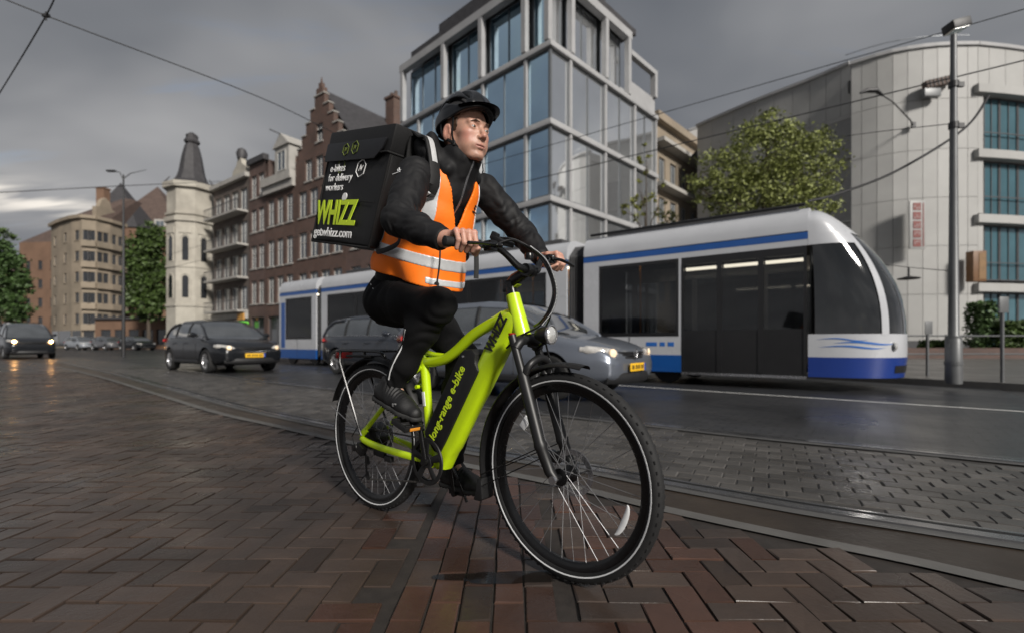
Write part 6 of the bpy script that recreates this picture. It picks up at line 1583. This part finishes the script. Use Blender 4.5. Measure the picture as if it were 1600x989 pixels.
# ------------------------------------------------------------------ cream curved block and its neighbours far left
cb = empty('apartment_block', px(150, 535, 72) - Vector((0, 0, CH)), 0); tag(cb, 'beige curved apartment block with rows of small dark windows, far left', 'building')
ox = cb.location
plan = [px(80, 535, 77), px(92, 535, 74.5), px(112, 535, 72), px(128, 535, 71.2), px(150, 535, 72), px(172, 535, 74), px(195, 535, 77)]
plan = [Vector((p.x - ox.x, p.y - ox.y, 0)) for p in plan]
rowz = [3.6, 6.7, 9.8, 12.9, 16.0]
for i, (a, b) in enumerate(zip(plan[:-1], plan[1:])):
    L = (b - a).length; mx = frame_m(a, b - a, Vector((0, 0, 1)).cross(b - a))
    n_ = 1 if i < 3 else 2
    rc = grid_rects(.25, L - .25, n_, .85 if i >= 3 else 1.0, rowz, 1.5)
    facade(cb, rc, 0, L, 0, 19.2, M_beige, mx=mx); windows(cb, rc, M_dfr, M_paned, nx=1, mx=mx, sill=M_beige)
    if i >= 3:
        for z in rowz: MB().box2((-.03, -.45, z - .95), (L + .03, .0, z - .12)).xf(mx).build('bay_band', M_beige, cb)
    MB().box2((-.05, -.4, 19.2), (L + .05, .2, 19.7)).xf(mx).build('cornice', M_beige, cb); MB().box2((.2, -.05, .3), (L - .2, .02, 2.6)).xf(mx).build('shop_window', M_paned, cb)
cen = Vector((0, 12, 0))
top = [Vector((p.x, p.y, 19.7)) for p in plan]
MB().add(top + [Vector((p.x * .45 + cen.x * .55, p.y * .45 + cen.y * .55, 24.2)) for p in plan], [(i, i + 1, 8 + i, 7 + i) for i in range(6)] + [(7, 8, 9, 10, 11, 12, 13)]).build('roof', M_rooft, cb)
MB().box2((-5.2, 6, 20), (-3.9, 7.2, 25.8)).box2((-5.3, 5.9, 25.8), (-3.8, 7.3, 26.0)).build('chimney', M_brwn, cb)
gabl = [(0, 0), (3.2, 0), (3.2, 1.6), (2.7, 1.7), (2.3, 2.8), (1.6, 3.3), (.9, 2.8), (.5, 1.7), (0, 1.6)]
a, b = plan[4], plan[6]; mx = frame_m(a + Vector((0, 0, 19.6)), b - a, Vector((0, 0, 1)).cross(b - a)); MB().prism(gabl, -.05, .6).xf(mx).build('curved_gable', M_beige, cb)
bw = empty('apartment_block', px(62, 535, 80) - Vector((0, 0, CH)), R(-8)); tag(bw, 'dark brown brick wing at the left end of the beige block', 'building')
rc = grid_rects(-3.5, 3.6, 3, .9, [3.6, 6.7, 9.8, 12.9], 1.5); facade(bw, rc, -4, 4, 0, 17.5, M_brwn); windows(bw, rc, M_dfr, M_paned, nx=1, sill=M_brwn)
MB().add([(-4, 0, 17.5), (4, 0, 17.5), (4, 10, 17.5), (-4, 10, 17.5), (-1.5, 5, 21), (4, 5, 23.5)], [(0, 1, 5, 4), (3, 0, 4), (2, 3, 4, 5), (1, 2, 5)]).add([(-4, 0, 0), (-4, 10, 0), (-4, 10, 17.5), (-4, 0, 17.5)], [(0, 1, 2, 3)]).build('roof', M_rooft, bw)
bh = empty('apartment_block', px(212, 535, 96) - Vector((0, 0, CH)), R(8)); tag(bh, 'brown block with tall pyramid roof and pale dormers behind the street tree', 'building')
rc = grid_rects(-5.5, 7.5, 5, 1.2, [4, 8, 12, 16, 19.5], 2); facade(bh, rc, -6, 8, 0, 23, M_brwn); windows(bh, rc, M_wfr, M_pane, nx=2, sill=M_trim)
MB().add([(-6.6, -.5, 23), (8.6, -.5, 23), (8.6, 14, 23), (-6.6, 14, 23), (.5, 6.5, 34)], [(0, 1, 4), (1, 2, 4), (2, 3, 4), (3, 0, 4)]).build('roof', M_rooft, bh)
for x in (-2.2, 3.2): MB().box2((x, .3, 23.3), (x + 2.2, 3, 25.6)).build('dormer', M_trim, bh); window(bh, (x + .3, x + 1.9, 23.6, 25.3), M_wfr, M_pane, y=.24, nx=2)
b2 = empty('apartment_block', px(166, 535, 88) - Vector((0, 0, CH)), R(8)); tag(b2, 'smaller block with grey and brown peaked roof behind the beige block', 'building')
facade(b2, [], -4, 5, 0, 22, M_brwn); MB().add([(-4.4, -.3, 22), (5.4, -.3, 22), (5.4, 9, 22), (-4.4, 9, 22), (-.3, 4.5, 31.5)], [(0, 1, 4), (1, 2, 4), (2, 3, 4), (3, 0, 4)]).build('roof', M_slate, b2)
lw = empty('low_building', px(225, 535, 62) - Vector((0, 0, CH)), R(-6)); tag(lw, 'low brown shop row under the street tree left of the tower', 'building')
rc = grid_rects(-6.5, 5.5, 6, 1.5, [.5], 2.0); facade(lw, rc, -7, 6, 0, 3.8, M_brwn); windows(lw, rc, M_dfr, M_paned, nx=1); MB().box2((-7.1, -.3, 3.8), (6.1, 6, 4.1)).build('roof', M_slate, lw)
fl = empty('apartment_block', px(20, 535, 100) - Vector((0, 0, CH)), R(-8)); tag(fl, 'distant dark block behind the trees at the left edge', 'building')
rc = grid_rects(-9, 9, 8, 1.2, [4, 8, 12], 1.8); facade(fl, rc, -10, 10, 0, 15.5, M_brwn); windows(fl, rc, M_dfr, M_paned, nx=1); MB().add([(-10, 0, 15.5), (10, 0, 15.5), (10, 5, 18), (-10, 5, 18)], [(0, 1, 2, 3)]).build('roof', M_rooft, fl)

# ------------------------------------------------------------------ houses behind the office block, right of it
h = empty('house', px(1052, 535, 40) - Vector((0, 0, CH)), math.atan2(.721, .693)); tag(h, 'tan stone house with small windows between the office block and the big tree', 'house')
rc = grid_rects(-3.0, 5.0, 4, 1.1, [4, 7.2, 10.4, 13.6], 2); facade(h, rc, -3.4, 5.4, 0, 18.2, M_beige); windows(h, rc, M_wfr, M_pane, nx=2, sill=M_trim)
for z in (6.6, 9.8, 13.0, 16.4): MB().box2((-3.4, -.9, z), (5.4, -.002, z + .3)).build('balcony_slab', M_trim, h)
MB().box2((-3.5, -.5, 18.2), (5.5, .3, 18.8)).build('cornice', M_beige, h); MB().box2((-3.4, .3, 0), (5.4, 9, 18.3)).build('side_walls', M_beige, h)
h = empty('house', px(1108, 535, 47) - Vector((0, 0, CH)), 0); tag(h, 'plain grey gabled end wall rising behind the big tree', 'house')
MB().prism([(-2.0, 0), (4.6, 0), (4.6, 20.2), (1.0, 22.6), (-2.0, 21.6)], 0, 9).build('wall', mat('grey_render', (.33, .32, .31), .8, var=.1, scale=.5), h); MB().prism([(-2.15, 21.6), (-2.0, 21.45), (1.0, 22.45), (4.6, 20.05), (4.75, 20.2), (1.0, 22.75)], -.1, 9).build('roof_edge', M_dfr, h)

# ------------------------------------------------------------------ white curved building on the right
wb = empty('white_building', px(1480, 535, 27) - Vector((0, 0, CH)), 0); tag(wb, 'large white panelled building with curved front and teal windows on the right', 'building')
ox = wb.location
def arc_plan(pts, n): return [Vector((p.x - ox.x, p.y - ox.y, 0)) for p in smooth_path([px(a, 535, d) for a, d in pts], n)]
pl1 = arc_plan([(1330, 28.6), (1395, 27.4), (1465, 26.8), (1528, 26.7)], 3)
def panel_wall(plan, z0, z1, cuts, skip=lambda i, z: False):
    rows_ = [MB().add([a + Vector((0, 0, z0)), b + Vector((0, 0, z0)), b + Vector((0, 0, z1)), a + Vector((0, 0, z1))], [(0, 1, 2, 3)]) for a, b in zip(plan[:-1], plan[1:])]
    bk = MB().grid([[p + Vector((0, .06, z0)) for p in plan], [p + Vector((0, .06, z1)) for p in plan]]).build('backing', M_joint, wb)
    for i, (a, b) in enumerate(zip(plan[:-1], plan[1:])):
        L = (b - a).length; mx = frame_m(a, b - a, Vector((0, 0, 1)).cross(b - a))
        zs = [z0] + cuts + [z1]
        for c, d in zip(zs[:-1], zs[1:]):
            if skip(i, (c + d) / 2): continue
            MB().box2((.012, 0, c + .012), (L - .012, .05, d - .012)).xf(mx).build('panel', M_wclad, wb)
panel_wall(pl1, .9, 17.3, [3.5, 6.2, 8.9, 11.6, 14.4])
MB().grid([[p + Vector((0, .01, 0)) for p in pl1], [p + Vector((0, .01, .9)) for p in pl1]]).build('plinth', M_dfr, wb)
def coping(plan, z, parent=wb): MB().sweep([p + Vector((0, .1, z)) for p in plan], [(.12, .22)] * len(plan), 6, up=(0, 0, 1), power=6).build('coping', M_office, parent)
coping(pl1, 17.4)
MB().sweep([p + Vector((0, .5, 18.2)) for p in pl1], .022, 6).build('roof_rail', M_offr, wb)
# window bays on the right end
pl2 = arc_plan([(1528, 26.7), (1600, 27.2), (1700, 28.4), (1850, 31)], 3)
panel_wall(pl2, 15.1, 17.3, [])
coping(pl2, 17.4)
for z0, z1 in ((.4, 3.6), (4.3, 7.4), (8.0, 11.0), (11.6, 14.6)):
    for i, (a, b) in enumerate(zip(pl2[:-1], pl2[1:])):
        L = (b - a).length; mx = frame_m(a, b - a, Vector((0, 0, 1)).cross(b - a))
        if i == 0: MB().box2((0, 0, z0 - .01), (.35, .5, z1 + .01)).xf(mx).build('bay_jamb', M_wclad, wb)
        window(wb, (.36 if i == 0 else .02, L - .02, z0, z1), M_dfr, M_teal, y=.28, nx=2, nz=1, mx=mx, fw=.06)
        MB().box2((0, .10, z0 + .95), (L, .14, z0 + 1.0)).xf(mx).build('guard_rail', M_dfr, wb)
for z in (3.62, 7.42, 11.02, 14.62):
    for i, (a, b) in enumerate(zip(pl2[:-1], pl2[1:])):
        mx = frame_m(a, b - a, Vector((0, 0, 1)).cross(b - a)); MB().box2((-.02 if i else -.25, -.25, z), ((b - a).length + .02, .30, z + (.46 if z < 14 else .46))).xf(mx).build('bay_slab', M_wclad, wb)
MB().grid([[p + Vector((0, .6, 0)) for p in pl2], [p + Vector((0, .6, 15)) for p in pl2]]).build('bay_back', M_dfr, wb)
# left wing, lower, farther away
pl3 = arc_plan([(1090, 39), (1180, 35), (1265, 32.2), (1330, 30.2)], 3)
panel_wall(pl3, .9, 18.3, [4.6, 8.6, 12.6, 15.2], lambda i, z: i >= 7 and 4.6 < z < 15.2)
coping(pl3, 18.4)
for i in (7, 8):
    a, b = pl3[i], pl3[i + 1]; L = (b - a).length; mx = frame_m(a, b - a, Vector((0, 0, 1)).cross(b - a))
    for z0, z1 in ((4.7, 8.4), (8.8, 12.4), (12.5, 14.9)): window(wb, (.02, L - .02, z0, z1), M_dfr, M_teal, y=.04, nx=1, mx=mx)
    for z in (4.6, 8.4, 12.41): MB().box2((.0, -.1, z), (L, .1, z + .09)).xf(mx).build('bay_slab', M_wclad, wb)
    MB().box2((.0, .0, 14.95), (L, .06, 15.2)).xf(mx).build('panel', M_wclad, wb)
roofpts = [p for p in pl3] + [p for p in pl1] + [p for p in pl2]
MB().add([p + Vector((0, .3, 16.5)) for p in roofpts] + [roofpts[-1] + Vector((0, 25, 16.5)), roofpts[0] + Vector((0, 25, 16.5))], [tuple(range(len(roofpts) + 2))]).build('roof', M_offr, wb)
MB().add([pl1[0] + Vector((0, .06, 0)), pl3[-1] + Vector((0, .06, 0)), pl3[-1] + Vector((0, .06, 17.3)), pl1[0] + Vector((0, .06, 17.3))], [(0, 1, 2, 3)]).build('return_wall', M_wclad, wb)
# ------------------------------------------------------------------ trees
def leaf_mat(name, c, rand=.45): 
    m = mat(name, c, 0.6, var=0.25, scale=1.5, rand=rand); b = m.node_tree.nodes['Principled BSDF']; b.inputs['Subsurface Weight'].default_value = 0.0
    return m
M_leafg = leaf_mat('green_leaf', (0.055, 0.092, 0.020)); M_leafl = leaf_mat('light_leaf', (0.19, 0.215, 0.06)); M_leafd = leaf_mat('dark_leaf', (0.045, 0.085, 0.022)); M_leafy = leaf_mat('yellow_green_leaf', (0.16, 0.17, 0.035))
M_bark = mat('bark', (0.07, 0.055, 0.042), 0.9, var=0.3, scale=6, bump=0.7, bscale=20, dist=.01)
def tree(label, base, trunk_h, blobs, n, size, lm, seed, group=None, name='street_tree', tr=.16):
    rg = random.Random(seed); e = empty(name, base); tag(e, label, 'tree', group)
    tk = MB().sweep([(0, 0, -.05), (.03, .02, trunk_h * .5), (-.02, .0, trunk_h)], [tr * 1.25, tr, tr * .8], 10)
    for c, r in blobs:
        c = Vector(c); mid = Vector((c.x * .45, c.y * .45, (trunk_h + c.z) / 2)); tk.sweep([(0, 0, trunk_h * .92), mid, c], [tr * .6, tr * .38, tr * .15], 7)
        for q in range(3):
            d = Vector((rg.uniform(-1, 1) * r[0], rg.uniform(-1, 1) * r[1], rg.uniform(-.4, .9) * r[2])) * .75; tk.sweep([mid.lerp(c, .6), c + d], [tr * .2, tr * .05], 5)
    tk.build('trunk', M_bark, e, smooth=True)
    vs, fs = [], []
    tot = sum(r[0] * r[1] * r[2] for _, r in blobs)
    for c, r in blobs:
        k = int(n * r[0] * r[1] * r[2] / tot); nc = max(8, k // 34)
        for _ in range(nc):
            while True:
                d = Vector((rg.uniform(-1, 1), rg.uniform(-1, 1), rg.uniform(-1, 1)))
                if .25 < d.length < 1.0 and rg.random() < .35 + .65 * d.length: break
            cc = Vector(c) + Vector((d.x * r[0], d.y * r[1], d.z * r[2])); cr = rg.uniform(.14, .34) * min(r)
            for _ in range(34):
                p = cc + Vector((rg.gauss(0, 1), rg.gauss(0, 1), rg.gauss(0, .75))) * cr * .6
                a = Vector((rg.uniform(-1, 1), rg.uniform(-1, 1), rg.uniform(-.6, .6))).normalized(); b = a.cross(Vector((rg.uniform(-1, 1), rg.uniform(-1, 1), rg.uniform(-1, 1)))).normalized(); s = size * rg.uniform(.45, 1.4)
                o = len(vs); vs += [p - a * s * .5, p + b * s * .28, p + a * s * .5, p - b * s * .28]; fs.append((o, o + 1, o + 2, o + 3))
    me = bpy.data.meshes.new('crown'); me.from_pydata([tuple(v) for v in vs], [], fs); me.update(); me.materials.append(lm); link('crown', me, e)
    return e
def tree_px(label, x, d, trunk_h, blobs_px, n, size, lm, seed, **kw):     # blobs as (px, py, half-width px, half-height px)
    base = Vector(((x - 800) / FPX * d, d, 0)); k = d / FPX; bl = []
    for bx_, by_, rw, rh in blobs_px: p = px(bx_, by_, d); bl.append(((p.x - base.x, random.uniform(-.2, .2) * rw * k, p.z), (rw * k, rw * k * .85, rh * k)))
    return tree(label, base, trunk_h, bl, n, size, lm, seed, **kw)
tree_px('big leafy green tree behind the front half of the tram', 1190, 17, 4.2, [(1130, 275, 50, 45), (1195, 245, 62, 52), (1255, 262, 52, 60), (1165, 310, 60, 38), (1235, 318, 62, 36), (1200, 205, 42, 28), (1100, 300, 24, 24)], 21000, .115, M_leafl, 1)
tree_px('dense green street tree beside the cream tower', 232, 57, 3.5, [(232, 400, 27, 42), (240, 372, 18, 26), (222, 440, 24, 32), (244, 440, 22, 36), (232, 475, 26, 26)], 15000, .42, M_leafg, 2, tr=.22)
tree_px('dark green tree cut by the left edge of the picture', 12, 48, 3.0, [(8, 430, 28, 45), (22, 455, 20, 34), (-10, 400, 25, 40), (14, 482, 26, 24)], 12000, .36, M_leafd, 3, tr=.22)
tree_px('thin young tree with sparse yellow leaves before the office block', 1010, 19, 5.0, [(1003, 300, 18, 40), (985, 330, 20, 24), (1030, 320, 20, 34), (1010, 250, 12, 26), (1045, 345, 16, 16)], 1000, .11, M_leafy, 4, tr=.06)
tree_px('thin bare-topped tree with pale leaves at the left edge', -2, 60, 5, [(2, 372, 16, 18), (-8, 350, 12, 14)], 900, .3, M_leafg, 6, tr=.12)
# shrubs at the foot of the white building
def shrub(label, x, d, w, h, lm, seed, y0=0.1):
    rg = random.Random(seed); b = Vector(((x - 800) / FPX * d, d, y0)); e = empty('shrub', b); tag(e, label, 'shrub', 'shrubs before the white building')
    st_ = MB()
    for k in range(5): st_.sweep([(rg.uniform(-.2, .2), rg.uniform(-.1, .1), 0), (rg.uniform(-w, w) * .4, rg.uniform(-.2, .2), h * .8)], [.03, .01], 5)
    tag(st_.build('stems', M_bark, e), kind='stuff')
    vs, fs = [], []
    for _ in range(2600):
        p = Vector((rg.uniform(-w, w) * .5, rg.uniform(-.45, .45), h * rg.random() ** .8)); p.x *= 1 - .25 * (p.z / h) ** 3; a = Vector((rg.uniform(-1, 1), rg.uniform(-1, 1), rg.uniform(-1, 1))).normalized(); c = a.cross(Vector((rg.uniform(-1, 1), rg.uniform(-1, 1), 1))).normalized(); s = rg.uniform(.06, .14)
        o = len(vs); vs += [p - a * s, p + c * s * .5, p + a * s, p - c * s * .5]; fs.append((o, o + 1, o + 2, o + 3))
    me = bpy.data.meshes.new('foliage'); me.from_pydata([tuple(v) for v in vs], [], fs); me.update(); me.materials.append(lm); link('foliage', me, e)
shrub('tall dark clipped shrub below the amber sign', 1533, 22.5, 1.0, 2.6, M_leafd, 11); shrub('lower green shrub at the right edge of the picture', 1585, 22.0, 1.8, 1.7, M_leafg, 12); shrub('green shrub partly behind the grey lamp post', 1465, 24, 1.4, .8, M_leafg, 13)
pw = MB().box((0, 0, .30), (9.0, .35, .55)).build('planter_wall', M_br2); pw.location = px(1540, 535, 21.3) - Vector((0, 0, CH)); tag(pw, 'low brick planter wall along the foot of the white building', 'wall')

# ------------------------------------------------------------------ lamp posts, poles
M_post = mat('grey_steel_post', (0.12, 0.124, 0.128), 0.45, 0.3, var=0.15, scale=4, bump=.1, bscale=30)
M_postd = mat('dark_steel', (0.03, 0.03, 0.032), 0.5, 0.2, var=0.2, scale=5)
lp = empty('lamp_post', gp(1490, 599, .11)); tag(lp, 'tall grey steel lamp post on the right with box floodlight on top', 'lamp post')
MB().lathe([(.115, 0), (.12, .05), (.115, .75), (.076, .82), (.058, 3.5), (.044, 5.95), (.0, 5.96)], axis='z', seg=20).build('post', M_post, lp, smooth=True)
MB().box((.05, 0, 6.10), (.31, .24, .15), Matrix.Rotation(R(-14), 3, 'Y')).build('floodlight', M_postd, lp, bevel=.02)
MB().box((.05, -.01, 6.015), (.26, .19, .02), Matrix.Rotation(R(-14), 3, 'Y')).build('lamp_glass', M_lens, lp)
for z in (4.40, 5.1): MB().lathe([(.055, -.05), (.072, -.05), (.072, .05), (.055, .05)], (0, 0, z), 'z', 16, closed=True).box((.12, 0, z), (.10, .05, .08)).build('clamp', M_postd, lp)
for z, r in ((.35, .121), (.78, .10)): MB().lathe([(r - .01, -.03), (r + .006, -.03), (r + .006, .03), (r - .01, .03)], (0, 0, z), 'z', 20, closed=True).build('collar', M_post, lp)
sl_ = empty('lamp_post', Vector(((193 - 800) / FPX * 27, 27, 0))); tag(sl_, 'slim street lamp standing against the sky above the far left roofs', 'lamp post')
MB().lathe([(.10, 0), (.09, 1), (.04, 10.2), (0, 10.25)], axis='z', seg=12).build('post', M_postd, sl_, smooth=True)
MB().sweep([(0, 0, 9.9), (-.2, 0, 10.35), (-.5, 0, 10.42)], .03, 8).sweep([(0, 0, 10.0), (.4, 0, 10.3), (1.3, 0, 10.5)], [.03, .025, .015], 8).build('arm', M_post, sl_, smooth=True)
MB().box((-.68, 0, 10.43), (.5, .2, .09)).build('lamp_head', M_postd, sl_, bevel=.03)
wl_ = empty('wall_lamp', px(1430, 194, 26.75)); tag(wl_, 'cantilever street lamp on a thin arm high on the white building', 'lamp')
o0 = px(1430, 194, 26.75); L_ = lambda x, y, d: px(x, y, d) - o0
MB().sweep([(0, .15, 0), L_(1422, 188, 26.2), L_(1395, 160, 25.6), L_(1378, 149, 25.4)], [.045, .035, .03, .03], 8).build('arm', M_postd, wl_, smooth=True); MB().sweep([L_(1380, 150, 25.4), L_(1370, 142, 25.4), L_(1355, 142, 25.4), L_(1344, 146, 25.4)], [(.05, .07), (.13, .14), (.12, .14), (.05, .06)], 10, up=(0, 0, 1)).build('lamp_head', M_postd, wl_, smooth=True); MB().box((0, .12, 0), (.22, .1, .3)).build('wall_plate', M_postd, wl_)
vb = empty('wall_bracket', px(1462, 138, 26.5)); tag(vb, 'dark louvred floodlight bracket on the white wall near the lamp post', 'bracket')
MB().box((0.1, 0, .28), (1.5, .35, .42), Matrix.Rotation(R(-13), 3, 'Y')).build('housing', M_rooft, vb, bevel=.03)
for k in range(6): MB().box((-.45 + k * .22, -.19, .17 + k * .05), (.03, .04, .4), Matrix.Rotation(R(-13), 3, 'Y')).build('louvre', M_postd, vb)
MB().box((-.25, .02, -.28), (.9, .3, .45)).build('ballast_box', M_post, vb, bevel=.03); MB().sweep([(-.3, .1, .1), (-.3, .28, -.3)], .04, 6).build('stay', M_postd, vb)
# signs on the white wall
M_sgn = mat('sign_board', (0.28, 0.28, 0.275), 0.5, var=0.06); M_sred = mat('sign_red', (0.16, 0.03, 0.025), 0.5, var=0.1)
sg = empty('sign', px(1433, 352, 26.4)); tag(sg, 'narrow upright white sign with dark red letters on the white wall', 'sign')
MB().box((0, 0, 0), (.86, .08, 2.65)).build('board', M_sgn, sg, bevel=.01)
for k in range(5):
    z = 1.0 - k * .5; rgk = random.Random(k + 30); g_ = MB().box((-.05, -.05, z), (.42, .03, .40))
    g_.build('letter', M_sred, sg)
    for q in range(3): MB().box((-.17 + q * .12, -.067, z + rgk.uniform(-.12, .12)), (.035, .004, rgk.uniform(.08, .2))).build('letter_cut', M_sgn, sg)
MB().box((.30, -.045, .0), (.06, .02, 2.4)).build('edge_stripe', M_sred, sg)
ob = empty('sign', px(1525, 417, 26.0)); tag(ob, 'amber brown box sign fixed beside the teal windows', 'sign')
MB().box((0, 0, 0), (.72, .45, 1.65)).build('box', mat('amber_brown', (.15, .07, .025), .5, var=.25, scale=3), ob, bevel=.03); MB().box((.12, -.235, 0), (.36, .02, 1.4)).build('face', mat('amber_face', (.20, .11, .04), .5, var=.3, scale=4), ob)
# thin posts and a rail on the far pavement
for x, y, h_, lb in ((1449, 587, 1.15, 'thin grey sign post left of the lamp post on the far pavement'), (1566, 597, 1.5, 'thin dark post right of the lamp post on the far pavement')):
    e = empty('sign_post', gp(x, y, .11)); tag(e, lb, 'post'); MB().lathe([(.028, 0), (.028, h_), (0, h_ + .01)], axis='z', seg=10).build('post', M_post, e, smooth=True); MB().box((0, -.03, h_ - .14), (.16, .012, .28)).build('plate', M_post, e, bevel=.004)
fe = empty('railing', gp(1520, 584, .11)); tag(fe, 'low thin steel railing on the far pavement behind the lamp post', 'railing')
for z in (.45, .85): MB().sweep([(-1.9, 0, z), (3.2, 0, z)], .018, 6).build('rail', M_post, fe)
for x in (-1.85, -.6, .65, 1.9, 3.15): MB().sweep([(x, 0, 0), (x, 0, .88)], .022, 8).build('upright', M_post, fe)

# ------------------------------------------------------------------ overhead wires
M_wire = mat('overhead_wire', (0.018, 0.018, 0.02), 0.6, var=0.1)
def wire(label, pts, r, n=8, sub=()):
    P_ = smooth_path(pts, n) if len(pts) > 2 else [Vector(p) for p in pts]; o0 = P_[0]
    o = MB().sweep([p - o0 for p in P_], r, 6).build('overhead_wire', M_wire, smooth=True); o.location = o0; tag(o, label, 'wire', 'overhead wires'); return o
a0 = px(1600, 95, 8.05); t0 = a0 - TD * -6
far = lambda s: a0 - TD * s
wire('contact wire of the tram running from the right edge down behind the rider', [far(-7), far(0), far(20), far(42)], .012)
up_ = Vector((0, 0, .86)); wire('carrier wire strung just above the tram contact wire', [far(-7) + up_, far(8) + up_, far(24) + up_, far(42) + up_], .009)
wire('thin span wire from the lamp post towards the big tree', [px(1494, 193, 8.2), px(1323, 213, 11.0), px(1180, 238, 13)], .007)
wire('thick black cable hanging in a curve from upper right to the tram roof', [px(1545, 150, 8.9), px(1505, 203, 8.8), px(1400, 268, 8.75), px(1310, 303, 8.75), px(1262, 315, 8.7)], .022)
jn = px(72, 25, 7.35)
wire('overhead wire from the top left corner down towards the backpack', [px(-60, -30, 6.7), jn, px(375, 140, 9.5), px(490, 192, 10.9), px(620, 260, 13.5)], .010)
wire('overhead wire crossing the top left corner steeply', [px(92, -25, 6.7), jn, px(0, 145, 9.6), px(-60, 240, 13)], .010)
wire('long thin wire from the left edge to the top of the cream tower', [px(-30, 303, 23), px(193, 291, 26.9), px(345, 284, 47)], .02)
wj = empty('wire_clamp', jn); tag(wj, 'small clamp joining two overhead wires at upper left', 'clamp'); MB().box((0, 0, 0), (.10, .05, .05)).build('clamp_body', M_postd, wj, bevel=.01); MB().sweep([(0, 0, .06), (0, 0, -.07)], .012, 6).build('bolt', M_postd, wj)
hg = empty('hanging_lamp', px(1420, 424, 12.0)); tag(hg, 'small dark lamp hanging from a wire right of the tram nose', 'lamp')
MB().sweep([(0, 0, .10), (0, 0, -.12)], .02, 8).build('stem', M_postd, hg); MB().lathe([(0, .03), (.06, .02), (.24, -.03), (.22, -.05), (0, -.05)], (0, 0, -.15), 'z', 18).build('shade', M_postd, hg, smooth=True)
wire('wire holding the small lamp beside the tram nose', [px(1300, 405, 12.5), px(1420, 418, 12.0), px(1490, 424, 8.2)], .008)
